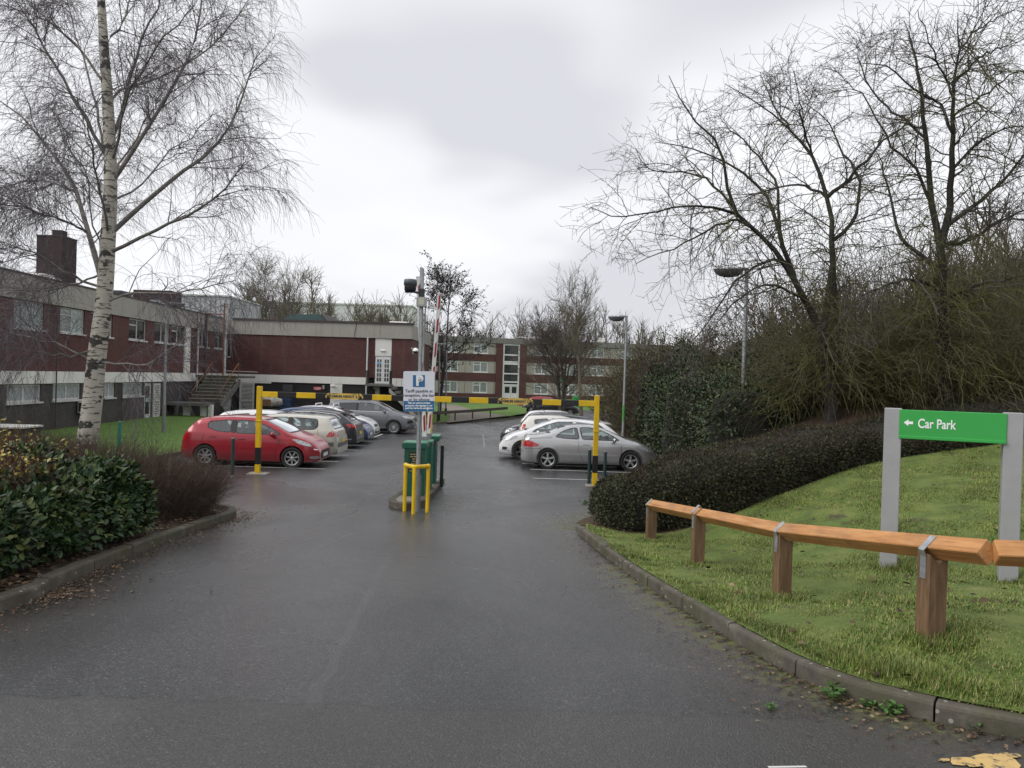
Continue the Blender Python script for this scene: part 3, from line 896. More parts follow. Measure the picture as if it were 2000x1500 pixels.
# bollards -----------------------------------------------------------
def bollard(x, y, h, label, mat=M_BOLL, r=0.045, z=None):
    z0 = zr(y) if z is None else z
    t = thing('bollard', label, 'bollard', (x, y, z0), group='slim bollards by the car park entrance')
    MB().tube([(x, y, z0 - 0.1), (x, y, z0 + h - 0.01)], r, 12).build('shaft', mat, t)
    MB().lathe([(r, 0.0), (r * 1.02, 0.004), (r * 0.9, 0.016), (0, 0.02)], 12, c=(x, y, z0 + h - 0.01)).build('cap', M_GREY_METAL, t)
    MB().lathe([(r * 1.9, 0.0), (r * 1.9, 0.02), (r, 0.025)], 12, c=(x, y, z0 + 0.002)).build('collar', M_CONC, t)
q = G(1150, 948); bollard(q[0], q[1], 0.93, 'dark green bollard standing right beside the striped barrier post')
q = G(1181, 933); bollard(q[0], q[1], 0.75, 'dark teal bollard between the dark hedge and the silver coupe')
q = P(454, 912, 19.6); bollard(q[0], q[1], 0.98, 'dark grey bollard in front of the red hatchback')
q = P(233, 858, 24.0); bollard(q[0], 24.0, 0.95, 'bright teal post on the lawn beyond the birch trunk', plain('teal_paint', (0.012, 0.17, 0.14), 0.5), 0.05, z=float(llz(np.array([q[0]]), np.array([24.0]))[0]))

# street lamps -------------------------------------------------------
M_LAMPHEAD = plain('lamp_hood', (0.10, 0.10, 0.115), 0.5)
M_DIFF = plain('lamp_diffuser', (0.20, 0.21, 0.23), 0.25)
def lamp(px, ytop, Y, zbase, label, dirn, hw, green=False):
    top = P(px, ytop, Y)
    t = thing('street_lamp', label, 'street lamp', (top[0], Y, zbase), group='car park street lamps')
    MB().tube([(top[0], Y, zbase - 0.2), (top[0], Y, zbase + 1.1)], 0.075, 12).build('pole_base', M_GREY_METAL, t)
    MB().tube([(top[0], Y, zbase + 1.05), (top[0], Y, top[2])], [0.055, 0.042], 12).build('pole', M_GALV, t)
    hx = top[0] + dirn * hw * 0.62
    MB().box((top[0] + dirn * hw * 0.22, Y, top[2] - 0.02), (hw * 0.5, 0.07, 0.06), bev=0.01).build('arm', M_GREY_METAL, t)
    # shallow bowl: half ellipsoid hanging below a flat lid
    k = MB()
    n = 20
    prof = [(1.0, 0.0), (0.97, -0.25), (0.86, -0.55), (0.62, -0.83), (0.3, -0.97), (0.0, -1.0)]
    k.lathe(prof, n, np.diag((hw / 2, 0.17, 0.17)), (hx, Y, top[2] - 0.05))
    k.build('lamp_bowl', M_LAMPHEAD, t)
    MB().lathe([(1.02, -0.02), (1.02, 0.05), (0.9, 0.12), (0.0, 0.16)], n, np.diag((hw / 2, 0.17, 0.17)), (hx, Y, top[2] - 0.05)).build('lamp_lid', M_GREY_METAL, t)
    if green:
        MB().tube([(top[0], Y, zbase + 1.5), (top[0], Y, zbase + 2.1)], 0.06, 12).build('green_band', plain('green_tape', (0.06, 0.22, 0.05), 0.6), t)
lamp(1459, 524, 17.6, float(bank_z(np.array([5.38]), np.array([17.6]))[0]), 'tall grey street lamp rising out of the evergreen shrubs under cherry branches', -1, 0.68)
lamp(1224, 617, 28.8, float(bank_z(np.array([4.6]), np.array([28.8]))[0]) - 0.05, 'grey street lamp behind the right row of cars, clear against the sky', -1, 0.62, True)
lamp(326, 590, 31.3, float(llz(np.array([-14.2]), np.array([31.3]))[0]), 'grey street lamp on the lawn beside the brick building', 1, 0.66)
def slim_post(px, y0, y1, Y, label, head):
    a = P(px, y0, Y); b = P(px + 1.5, y1, Y)
    zb = float(flz(np.array([a[0]]), np.array([Y]))[0])
    t = thing('lamp_post', label, 'lamp post', (a[0], Y, zb), group='slim posts on the far lawn')
    MB().tube([(a[0], Y, zb - 0.1), (b[0], Y, b[2])], [0.07, 0.05], 10).build('pole', M_GREY_METAL, t)
    MB().tube([(a[0], Y, zb - 0.1), (a[0], Y, zb + 0.55)], 0.095, 10).build('sleeve', M_BLK, t)
    if head: MB().box((b[0] + 0.15, Y, b[2]), (0.62, 0.22, 0.09), bev=0.02).build('lamp_head', M_GREY_METAL, t)
slim_post(857, 815, 672, 52.5, 'taller slim grey lamp post on the far lawn by the kerb', True)
slim_post(871, 795, 684, 60.0, 'shorter slim grey post on the far lawn by the trodden path', False)

# low timber rail along the far lawn ----------------------------------
M_WOODD = plain('dark_weathered_timber', (0.055, 0.042, 0.034), 0.8, var=0.4, scale=12)
fr = thing('low_rail_fence', 'low dark timber rail on short posts along the far lawn edge', 'fence', (KF[2][0], KF[2][1] + 0.5, zr(50)))
pts = [np.array((p[0] + 0.0, p[1] + 0.75)) for p in KF[1:5]]
for a_, b_ in zip(pts[:-1], pts[1:]):
    za = float(flz(a_[:1], a_[1:])[0]) + 0.62; zb_ = float(flz(b_[:1], b_[1:])[0]) + 0.62
    L, A = beam_frame(np.array((*a_, za)), np.array((*b_, zb_)))
    MB().box(((a_[0] + b_[0]) / 2, (a_[1] + b_[1]) / 2, (za + zb_) / 2), (L - 0.02, 0.12, 0.2), A).build('rail', M_WOODD, fr)
    for k in (0.02, 0.5):
        c = a_ + (b_ - a_) * k
        zz = float(flz(c[:1], c[1:])[0])
        MB().box((c[0], c[1] + 0.1, zz + 0.25), (0.09, 0.09, 0.6)).build('post', M_WOODD, fr)

# ================================================================== timber knee rail on the near lawn
def mat_wood():
    t = NT('fresh_softwood')
    v = t.objc()
    at = t.n('ShaderNodeAttribute', attribute_name='along').outputs['Fac']
    g = t.noise(t.mapp(v, (0.7, 9.0, 9.0)), 3.0, 6, 0.6, 0.8)
    c = t.ramp(g, [(0.2, (0.26, 0.10, 0.026)), (0.5, (0.43, 0.20, 0.066)), (0.8, (0.55, 0.30, 0.12))])
    kn = t.n('ShaderNodeTexVoronoi', {'Vector': t.mapp(v, (2.2, 5.0, 5.0)), 'Scale': 1.0}, feature='F1').outputs['Distance']
    c = t.mix(t.ramp(kn, [(0.03, 0.85), (0.14, 0.0)]), c, (0.09, 0.03, 0.01))
    c = t.mix(t.ramp(t.noise(v, 2.3, 4, 0.65), [(0.45, 0.0), (0.72, 0.55)]), c, (0.17, 0.10, 0.05))
    ck = t.noise(t.mapp(v, (1.5, 60.0, 60.0)), 1.0, 3)
    c = t.mix(t.ramp(ck, [(0.66, 0.0), (0.70, 0.7)]), c, (0.06, 0.025, 0.01))
    return t.pbr(color=c, rough=0.62, normal=t.bump(g, 0.25, 0.003))
def mat_post_wood():
    t = NT('post_softwood')
    v = t.objc()
    g = t.noise(t.mapp(v, (10, 10, 1.2)), 3.0, 6, 0.65, 0.6)
    c = t.ramp(g, [(0.2, (0.055, 0.032, 0.016)), (0.5, (0.125, 0.072, 0.034)), (0.8, (0.23, 0.145, 0.075))])
    return t.pbr(color=c, rough=0.75, normal=t.bump(g, 0.4, 0.004))
M_WOOD = mat_wood(); M_PWOOD = mat_post_wood()
kr = thing('knee_rail_fence', 'orange softwood knee rail fence with metal straps on the grass', 'fence', tuple(POSTB[2]))
RAILPX = [(1273, 986, 10.75), (1365, 1001, 8.8), (1530, 1038, 6.8), (1822, 1073, 4.88), (1930, 1079, 4.45)]
rp = [P(*q) for q in RAILPX]
S2 = 0.112
def rail(a, b, name='rail', ext=0.0):
    d = b - a; L = np.linalg.norm(d); d /= L
    n = np.cross(d, (0, 0, 1.0)); n /= np.linalg.norm(n); u = np.cross(n, d)
    e1 = (n + u) / math.sqrt(2); e2 = (u - n) / math.sqrt(2)
    A = np.c_[d, e1, e2]
    mb = MB().box((0, 0, 0), (L + ext, S2, S2), np.eye(3), bev=0.006)
    o = mb.build(name, M_WOOD, kr, world=False)
    o.matrix_local = Matrix.Translation(Vector((a + b) / 2 - origin(kr))) @ Matrix(A.tolist()).to_4x4()
    return A
A1 = rail(rp[0], rp[2] + (rp[2] - rp[0]) * 0.004)
A2 = rail(rp[2], rp[4])
end = rp[4] + np.array((0.9, -0.18, 0.03)) * 1.6
A3 = rail(rp[4] + (end - rp[4]) * 0.02, end)
frames = [A1, A1, A2, A2, A3]
rpost = rp[:4] + [rp[4] + (end - rp[4]) * 0.9]
rg = random.Random(4)
for c, A in zip(rpost, frames):
    yaw = math.atan2(A[1, 0], A[0, 0])
    Rz = rotz(yaw)
    zt = c[2] - 0.02
    zb_ = float(bank_z(np.array([c[0]]), np.array([c[1]]))[0]) - 0.12
    w = 0.122
    k = MB()
    # post with a V notch that carries the rail
    prof = [(-w / 2, zb_), (w / 2, zb_), (w / 2, zt), (0.0, zt - w / 2), (-w / 2, zt)]
    k.prism(prof, -w / 2, w / 2, np.c_[Rz[:, 1], (0, 0, 1.0), Rz[:, 0]], (c[0], c[1], 0))
    pst = k.build('post', M_PWOOD, kr)
    # strap over the rail, running down both faces of the post
    st = MB()
    h = S2 / math.sqrt(2) + 0.004
    t_ = 0.004
    path = [(-w / 2 - t_, zt - 0.16), (-w / 2 - t_, zt - 0.02), (-h, c[2]), (0, c[2] + h), (h, c[2]), (w / 2 + t_, zt - 0.02), (w / 2 + t_, zt - 0.16)]
    for q0, q1 in zip(path[:-1], path[1:]):
        a_ = np.array(q0); b_ = np.array(q1)
        dd = b_ - a_; l = np.linalg.norm(dd); dd /= l
        AX = np.c_[Rz[:, 1] * dd[0] + np.array((0, 0, dd[1])), Rz[:, 0], np.cross(Rz[:, 1] * dd[0] + np.array((0, 0, dd[1])), Rz[:, 0])]
        m = (a_ + b_) / 2
        st.box(np.array((c[0], c[1], 0)) + Rz[:, 1] * m[0] + np.array((0, 0, m[1])), (l + 0.004, 0.052, 0.005), AX)
    st.build('metal_strap', M_GALV, kr)

# ================================================================== green finger sign
M_SGREY = plain('sign_grey_aluminium', (0.30, 0.30, 0.31), 0.45, 0.1, var=0.08, bump=0.05, bscale=200)
M_SGREEN = plain('sign_green', (0.030, 0.30, 0.055), 0.38, var=0.06, scale=2)
sa, sb_ = SIGNB
ta = P(1745, 797, 7.6); tb = P(1979, 806, 7.15)
cs = thing('direction_sign', 'green direction sign reading Car Park on two grey slab posts', 'sign', tuple((sa + sb_) / 2))
d = tb - ta; d[2] = 0; L = np.linalg.norm(d); d /= L
n = np.array((d[1], -d[0], 0.0))
A = np.c_[d, n, (0, 0, 1.0)]
ZT = (ta[2] + tb[2]) / 2
for q in (ta, tb):
    zb_ = float(bank_z(np.array([q[0]]), np.array([q[1]]))[0]) - 0.2
    MB().box((q[0], q[1], (q[2] + zb_) / 2), (0.155, 0.165, q[2] - zb_), A, bev=0.006).build('post', M_SGREY, cs)
bt = P(1745, 855, 7.6)[2]
cz = (ZT + bt) / 2 - 0.003
ph = ZT - bt - 0.015
# panel runs from inside the first post to the second one
cpan = (ta + tb) / 2; cpan[2] = cz
tilt = (tb[2] - ta[2]) / L
d3 = np.array((d[0], d[1], tilt)); d3 /= np.linalg.norm(d3)
A3_ = np.c_[d3, n, np.cross(d3, n)]
pan = MB().box(cpan + n * 0.045, (L - 0.11, 0.10, ph), A3_, bev=0.004).build('sign_panel', M_SGREEN, cs)
MB().box(cpan + n * 0.05 + A3_[:, 2] * (ph / 2 - 0.014) * 1.0, (L - 0.112, 0.12, 0.030), A3_, bev=0.004).build('top_rail', M_SGREEN, pan)
B = np.c_[d3, np.cross(d3, n) * 1.0, n]
B[:, 1] *= np.sign(B[2, 1])
fc = cpan + n * 0.0965
text_mesh('lettering', 'Car Park', 0.125, M_LETW, pan, B * np.array((0.70, 1.0, 1.0)), fc + B[:, 0] * (-L / 2 + 0.215) + B[:, 1] * 0.010, align='LEFT', bold=0.002)
ac = fc + B[:, 0] * (-L / 2 + 0.135) + B[:, 1] * 0.016
MB().prism([(-0.04, 0), (0.0, 0.032), (0.0, 0.013), (0.04, 0.013), (0.04, -0.013), (0.0, -0.013), (0.0, -0.032)][::-1], 0, 0.0015, B, ac).build('arrow', M_LETW, pan)
# ================================================================== cars
def mat_paint(name, col, metal=0.0, rough=0.32):
    if name in MATS: return MATS[name]
    t = NT(name)
    v = t.objc()
    z = t.n('ShaderNodeSeparateXYZ', {'Vector': v}).outputs['Z']
    d = t.math('MULTIPLY', t.ramp(z, [(0.18, 1.0), (0.55, 0.0)]), t.ramp(t.noise(v, 7.0, 5, 0.6), [(0.3, 0.2), (0.7, 1.0)]))   # road film low down
    f = t.noise(v, 260.0, 2)
    c = t.mix(t.math('MULTIPLY', f, 0.25), col, tuple(min(1, x * 1.35 + 0.01) for x in col))
    c = t.mix(t.math('MULTIPLY', d, 0.45), c, (0.085, 0.075, 0.062))
    r = t.math('ADD', t.math('MULTIPLY', d, 0.35), rough, True)
    drop = t.n('ShaderNodeTexVoronoi', {'Vector': v, 'Scale': 130.0}, feature='F1').outputs['Distance']   # rain beads
    nb = t.bump(t.ramp(drop, [(0.12, 1.0), (0.3, 0.0)]), 0.12, 0.002)
    MATS[name] = t.pbr(color=c, rough=r, metal=metal, coat=0.75, coatr=0.06, normal=nb)
    return MATS[name]
def mat_glass(name, tint, k=1.0):
    t = NT(name)
    tr = t.n('ShaderNodeBsdfTransparent', {'Color': (*tint, 1)})
    gl = t.n('ShaderNodeBsdfGlossy', {'Color': (0.9, 0.93, 0.95, 1), 'Roughness': 0.03})
    fr = t.n('ShaderNodeFresnel', {'IOR': 1.52})
    mx = t.n('ShaderNodeMixShader', {0: t.math('ADD', t.math('MULTIPLY', fr.outputs[0], k), 0.03, True)})
    t.t.links.new(tr.outputs[0], mx.inputs[1]); t.t.links.new(gl.outputs[0], mx.inputs[2])
    t.t.links.new(mx.outputs[0], t.out.inputs[0])
    return t.m
M_CGLASS = mat_glass('car_glass', (0.66, 0.75, 0.73), 2.6)
M_PRIV = mat_glass('privacy_glass', (0.10, 0.11, 0.12), 1.6)
M_TYRE = plain('tyre_rubber', (0.016, 0.016, 0.017), 0.75, var=0.3, bump=0.2)
M_ALLOY = plain('alloy', (0.50, 0.51, 0.52), 0.32, 0.7, var=0.2, scale=12)
M_ALLOYD = plain('alloy_dark', (0.16, 0.16, 0.17), 0.35, 0.7, var=0.2, scale=12)
M_TRIM = plain('black_trim', (0.014, 0.014, 0.015), 0.5)
M_INTER = plain('car_interior', (0.06, 0.06, 0.063), 0.8)
M_SEAT = plain('seat_cloth', (0.11, 0.11, 0.115), 0.85)
M_TAIL = plain('tail_lamp', (0.42, 0.012, 0.016), 0.15, coat=1.0)
M_TAILW = plain('tail_lamp_clear', (0.55, 0.42, 0.42), 0.15, coat=1.0)
M_HEAD = plain('head_lamp', (0.50, 0.52, 0.54), 0.12, 0.35, coat=1.0, scale=14, var=0.5)
M_PLATEY = plain('plate_yellow', (0.62, 0.46, 0.03), 0.45)
M_PLATEW = plain('plate_white', (0.70, 0.70, 0.68), 0.45)
M_CHROME = plain('chrome', (0.62, 0.63, 0.64), 0.15, 0.9)
M_GAP = plain('panel_gap', (0.006, 0.006, 0.006), 0.8)
M_SILVER_TRIM = plain('silver_trim', (0.45, 0.46, 0.47), 0.35, 0.5)

def chaikin(poly, r=0.07):
    """rounds the corners of a polygon"""
    out = []
    n = len(poly)
    for i in range(n):
        a = np.array(poly[i - 1]); b = np.array(poly[i]); c = np.array(poly[(i + 1) % n])
        la, lc = np.linalg.norm(a - b), np.linalg.norm(c - b)
        ra, rc = min(r, la * 0.33), min(r, lc * 0.33)
        p = b + (a - b) / la * ra; q = b + (c - b) / lc * rc
        out += [tuple(p), tuple(0.25 * p + 0.5 * b + 0.25 * q), tuple(q)]
    return out
class CarShape:
    def __init__(s, L, W, top, belt, bot=0.17, tf=0.24, tr=0.17, xcf=0.62, xcr=0.5, tumble=0.40):
        s.L, s.W, s.top, s.belt, s.bot0 = L, W, np.array(top, float), np.array(belt, float), bot
        s.tf, s.tr, s.xcf, s.xcr, s.tumble = tf, tr, xcf, xcr, tumble
    def T(s, x):
        return float(np.mean(np.interp(np.clip(x + np.array((-0.05, -0.025, 0, 0.025, 0.05)), -s.L / 2, s.L / 2), s.top[:, 0], s.top[:, 1])))
    def Bz(s, x): return float(np.interp(x, s.belt[:, 0], s.belt[:, 1]))
    def w(s, x):
        h = s.L / 2
        if x > h - s.xcf: return s.W / 2 * (1 - s.tf * ((x - h + s.xcf) / s.xcf) ** 2.3)
        if x < -h + s.xcr: return s.W / 2 * (1 - s.tr * ((-x - h + s.xcr) / s.xcr) ** 2.6)
        return s.W / 2
    def section(s, x):
        T, w = s.T(x), s.w(x)
        h = s.L / 2
        e = max(0, abs(x) - (h - 0.5)) / 0.5
        bot = s.bot0 + 0.07 * e * e
        S = min(s.Bz(x), T - 0.045)
        zl = lambda f: bot + f * (S - bot)
        dz = T - S
        g = min(1, dz / 0.35)
        rail_z = T - 0.035 - 0.035 * g
        wr = 0.93 * w - s.tumble * max(0, rail_z - S)
        return [(0, bot), (0.80 * w, bot), (0.93 * w, zl(0.04)), (0.985 * w, zl(0.18)), (w, zl(0.40)), (0.998 * w, zl(0.62)), (0.985 * w, zl(0.80)), (0.972 * w, zl(0.93)), (0.94 * w, S),
                (0.94 * w + (wr - 0.94 * w) * 0.5, S + (rail_z - S) * 0.5), (wr, rail_z), (wr * 0.93, T - 0.018 - 0.012 * g), (wr * 0.72, T - 0.006 - 0.004 * g), (wr * 0.4, T), (0, T + 0.004)]
    def body(s, n=64):
        t = np.linspace(-1, 1, n)
        xs = np.sign(t) * (1 - (1 - np.abs(t)) ** 1.45) * s.L / 2
        bm = bmesh.new()
        rings = []
        for x in xs:
            h = s.section(x)
            ring = [bm.verts.new((x, y, z)) for y, z in h] + [bm.verts.new((x, -y, z)) for y, z in h[-2:0:-1]]
            rings.append(ring)
        m = len(rings[0])
        for a, b in zip(rings[:-1], rings[1:]):
            for i in range(m):
                j = (i + 1) % m
                bm.faces.new((a[i], a[j], b[j], b[i]))
        bm.faces.new(rings[0][::-1]); bm.faces.new(rings[-1])
        bmesh.ops.recalc_face_normals(bm, faces=bm.faces)
        for f in bm.faces: f.smooth = True
        return bm
    def cavity(s, x0, x1, n=26, drop=0.34):
        bm = bmesh.new()
        rings = []
        for x in np.linspace(x0, x1, n):
            T, w = s.T(x), s.w(x)
            S = min(s.Bz(x), T - 0.045)
            zb = s.Bz(x) - drop
            rail_z = T - 0.07
            top = max(T - 0.055, zb + 0.05); rz = max(rail_z - 0.05, zb + 0.03)
            wr = 0.93 * w - s.tumble * max(0, rail_z - S) - 0.05
            h = [(0, zb), (0.90 * w - 0.03, zb), (0.94 * w - 0.06, max(min(S, rz - 0.02), zb + 0.01)), (wr, rz), (wr * 0.8, top - 0.008), (0, top)]
            rings.append([bm.verts.new((x, y, z)) for y, z in h] + [bm.verts.new((x, -y, z)) for y, z in h[-2:0:-1]])
        m = len(rings[0])
        for a, b in zip(rings[:-1], rings[1:]):
            for i in range(m):
                j = (i + 1) % m
                bm.faces.new((a[i], a[j], b[j], b[i]))
        bm.faces.new(rings[0][::-1]); bm.faces.new(rings[-1])
        bmesh.ops.recalc_face_normals(bm, faces=bm.faces)
        return bm
def bm_prism(bm, poly, d0, d1, axis):
    f = {'y': lambda a, b, d: (a, d, b), 'x': lambda a, b, d: (d, a, b)}[axis]
    v0 = [bm.verts.new(f(a, b, d0)) for a, b in poly]; v1 = [bm.verts.new(f(a, b, d1)) for a, b in poly]
    n = len(poly)
    fs = [bm.faces.new(v0[::-1]), bm.faces.new(v1)] + [bm.faces.new((v0[i], v0[(i + 1) % n], v1[(i + 1) % n], v1[i])) for i in range(n)]
    return fs
def cutter(bm, mi=1):
    bmesh.ops.recalc_face_normals(bm, faces=bm.faces)
    for f in bm.faces: f.material_index = mi
    me = bpy.data.meshes.new('cut'); bm.to_mesh(me); bm.free()
    o = bpy.data.objects.new('cut', me); COL.objects.link(o)
    for m in (M_TRIM, M_TRIM, M_INTER): me.materials.append(m)
    return o
def patch(bvh, poly, side, off=0.004, cell=0.07):
    """polygon pressed onto the body from 'L' (+y), 'R' (-y), 'F', 'B' or 'T'"""
    xs = [p[0] for p in poly]; ys = [p[1] for p in poly]
    dense = []
    n = len(poly)
    for i in range(n):
        a = np.array(poly[i]); b = np.array(poly[(i + 1) % n])
        m = max(1, int(np.linalg.norm(b - a) / cell))
        dense += [tuple(a + (b - a) * k / m) for k in range(m)]
    pts = list(dense)
    gx, gy = np.meshgrid(np.arange(min(xs) + cell / 2, max(xs), cell), np.arange(min(ys) + cell / 2, max(ys), cell))
    k = in_poly(poly, gx, gy) & (dist_line(list(poly) + [poly[0]], gx, gy) > cell * 0.3)
    pts += list(zip(gx[k], gy[k]))
    res = delaunay_2d_cdt([Vector(p) for p in pts], [(i, (i + 1) % len(dense)) for i in range(len(dense))], [], 1, 1e-5)
    V = []
    ok = []
    for v in res[0]:
        if side in 'LR':
            s_ = 1 if side == 'L' else -1
            o, d = Vector((v.x, 3 * s_, v.y)), Vector((0, -s_, 0))
        elif side == 'F': o, d = Vector((5, v.x, v.y)), Vector((-1, 0, 0))
        elif side == 'B': o, d = Vector((-5, v.x, v.y)), Vector((1, 0, 0))
        else: o, d = Vector((v.x, v.y, 4)), Vector((0, 0, -1))
        h = bvh.ray_cast(o, d)
        if h[0] is None: V.append((0, 0, 0)); ok.append(False)
        else: V.append(tuple(h[0] + h[1] * off)); ok.append(True)
    F = [f for f in res[2] if all(ok[i] for i in f)]
    F = [f if side in ('R', 'F') or side == 'T' else f[::-1] for f in F]
    return V, F
def ribbon(path, w):
    """thin closed polygon along a 2-D polyline"""
    path = [np.array(p, float) for p in path]
    l, r = [], []
    for i, p in enumerate(path):
        t = path[min(i + 1, len(path) - 1)] - path[max(i - 1, 0)]
        t /= np.linalg.norm(t)
        n = np.array((-t[1], t[0])) * w / 2
        l.append(tuple(p + n)); r.append(tuple(p - n))
    return Strip(l + r[::-1])
class Strip(list): pass
def patch_strip(bvh, rb, side, off):
    """a ribbon pressed onto the body as a strip of quads"""
    h = len(rb) // 2
    l, r = rb[:h], rb[h:][::-1]
    L2, R2 = [], []
    for i in range(h - 1):
        m = max(1, int(np.linalg.norm(np.array(l[i + 1]) - np.array(l[i])) / 0.08))
        for k in range(m):
            L2.append(np.array(l[i]) + (np.array(l[i + 1]) - np.array(l[i])) * k / m); R2.append(np.array(r[i]) + (np.array(r[i + 1]) - np.array(r[i])) * k / m)
    L2.append(np.array(l[-1])); R2.append(np.array(r[-1]))
    V, ok = [], []
    for a, b in zip(L2, R2):
        for p in (a, b):
            if side in 'LR':
                s_ = 1 if side == 'L' else -1
                o, d = Vector((p[0], 3 * s_, p[1])), Vector((0, -s_, 0))
            elif side == 'F': o, d = Vector((5, p[0], p[1])), Vector((-1, 0, 0))
            else: o, d = Vector((-5, p[0], p[1])), Vector((1, 0, 0))
            h_ = bvh.ray_cast(o, d)
            ok.append(h_[0] is not None)
            V.append(tuple(h_[0] + h_[1] * off) if ok[-1] else (0, 0, 0))
    F = [(2 * i, 2 * i + 1, 2 * i + 3, 2 * i + 2) for i in range(len(L2) - 1) if all(ok[2 * i:2 * i + 4])]
    return V, F
def wheel(car, x, y, Rw, side, rim_mat, spokes, width=0.20, rr=0.68, sw=0.30):
    A = np.c_[(1, 0, 0), (0, 0, -side), (0, side, 0)].astype(float)
    A = np.c_[np.array((1, 0, 0.0)), np.array((0, 0, 1.0)) * -side, np.array((0, 1.0, 0)) * side]
    c = (x, y, Rw)
    rim = Rw * rr
    w2 = width / 2
    hubm = MB().lathe([(0, -w2 * 0.2), (rim, -w2 * 0.2), (rim, w2 * 0.15), (0, w2 * 0.15)], 28, A, c).build('wheel', M_TRIM, car, world=False)
    MB().lathe([(rim * 0.96, -w2), (Rw * 0.93, -w2), (Rw, -w2 * 0.75), (Rw, w2 * 0.75), (Rw * 0.985, w2 * 0.9), (Rw * 0.93, w2), (rim * 1.02, w2 * 0.96), (rim * 0.99, w2 * 0.7)], 32, A, c).build('tyre', M_TYRE, hubm, world=False)
    k = MB()
    k.lathe([(rim * 0.88, w2 * 0.3), (rim * 0.90, w2 * 0.80), (rim * 0.97, w2 * 0.9), (rim * 1.0, w2 * 0.85), (rim * 1.0, 0.0)], 32, A, c)
    k.lathe([(0, w2 * 0.72), (rim * 0.16, w2 * 0.70), (rim * 0.24, w2 * 0.55), (rim * 0.24, w2 * 0.2)], 20, A, c)
    for i in range(spokes):
        a = 2 * math.pi * (i + 0.25) / spokes
        hw = sw * rim * (5.0 / spokes) ** 0.8 * 0.5
        d = np.array((math.cos(a), math.sin(a))); n = np.array((-d[1], d[0]))
        p = [d * rim * 0.15 - n * hw * 0.75, d * rim * 0.93 - n * hw, d * rim * 0.93 + n * hw, d * rim * 0.15 + n * hw * 0.75]
        k.prism([tuple(q) for q in p], w2 * 0.30, w2 * 0.66, A, c)
    k.build('rim', rim_mat, hubm, world=False)
CARN = [0]
def make_car(name, label, shape, paint, loc, rz, xw, Rw=0.31, windows=(), screens=(), detail=2, heads=(), tails=(), gaps=(), bpillar=None, spokes=7, rim=None, rails=None,
             trims=(), front=(), rear=(), plate_f=None, plate_r=None, handles=(), mirror=None, seats=((-0.05,), (-0.95,)), cav=None, chrome_line=None, tilt=0.0, gl_rear=None, spoiler=None, group=None, wiper=None):
    car = thing(name, label, 'car', loc, rz, group)
    s = shape
    bm = s.body()
    bmesh.ops.triangulate(bm, faces=[f for f in bm.faces if len(f.verts) > 4])
    bvh = BVHTree.FromBMesh(bm)
    me = bpy.data.meshes.new('body'); bm.to_mesh(me); bm.free()
    me.materials.append(paint); me.materials.append(M_TRIM); me.materials.append(M_INTER)
    tmp = bpy.data.objects.new('tmp', me); COL.objects.link(tmp)
    cuts = []
    bmc = bmesh.new()
    for x in xw:
        for sd_ in (-1, 1):
            poly = [(x + (Rw + 0.045) * math.cos(2 * math.pi * k / 28), Rw + 0.01 + (Rw + 0.045) * math.sin(2 * math.pi * k / 28)) for k in range(28)]
            yi = s.W / 2 - 0.27
            bm_prism(bmc, poly, sd_ * yi, sd_ * (s.W / 2 + 0.2), 'y')
    cuts.append(cutter(bmc))
    if detail >= 2 and cav:
        bmc = s.cavity(*cav); cuts.append(cutter(bmc, 2))
        bmc = bmesh.new()
        for poly in windows: bm_prism(bmc, chaikin(poly), -1.3, 1.3, 'y')
        cuts.append(cutter(bmc))
        if screens:
            bmc = bmesh.new()
            for end, poly in screens:
                x0 = (cav[0] + cav[1]) / 2
                bm_prism(bmc, chaikin(poly), x0 + (0.03 if end == 'F' else -0.03), (s.L / 2 + 0.3) * (1 if end == 'F' else -1), 'x')
            cuts.append(cutter(bmc))
    for c in cuts:
        md = tmp.modifiers.new('b', 'BOOLEAN'); md.operation = 'DIFFERENCE'; md.solver = 'EXACT'; md.object = c
    dg = bpy.context.evaluated_depsgraph_get(); dg.update()
    me2 = bpy.data.meshes.new_from_object(tmp.evaluated_get(dg))
    me2.name = 'body'
    bpy.data.objects.remove(tmp)
    for c in cuts: bpy.data.objects.remove(c)
    me2.materials.clear(); me2.materials.append(paint); me2.materials.append(M_TRIM); me2.materials.append(M_INTER)
    me2.polygons.foreach_set('use_smooth', np.ones(len(me2.polygons), bool))
    me2.set_sharp_from_angle(angle=R(32))
    body = link('body', me2, car)
    def add(nm, poly, sides, mat, off=0.004, parent=body, cell=0.07, ch=True):
        for sd_ in sides:
            V, F = patch_strip(bvh, poly, sd_, off) if isinstance(poly, Strip) else patch(bvh, chaikin(poly) if ch else poly, sd_, off, cell)
            if not F: continue
            mb = MB(); mb.add(V, F, 0, True); mb.build(nm, mat, parent, world=False)
    g = M_CGLASS if detail >= 2 else plain('far_car_glass', (0.05, 0.06, 0.065), 0.08, coat=1.0)
    for i, poly in enumerate(windows):
        add('side_window', poly, 'LR', (gl_rear if (gl_rear and i in gl_rear[1]) and not isinstance(gl_rear, bpy.types.Material) else None) and gl_rear[0] or g, -0.004 if detail >= 2 else 0.005)
        if detail >= 2:                       # rubber seal round each opening
            c0 = chaikin(poly)
            add('window_seal', ribbon(c0 + [c0[0]], 0.022), 'LR', M_TRIM, 0.0015, ch=False)
    for end, poly in screens:
        add('windscreen' if end == 'F' else 'rear_screen', poly, end, g, -0.004 if detail >= 2 else 0.005)
        if detail >= 2:
            c0 = chaikin(poly)
            add('screen_seal', ribbon(c0 + [c0[0]], 0.03), end, M_TRIM, 0.0015, ch=False)
    for poly, sd_ in heads: add('headlight', poly, sd_, M_HEAD, 0.006)
    for poly, sd_ in tails: add('tail_light', poly, sd_, M_TAIL, 0.007)
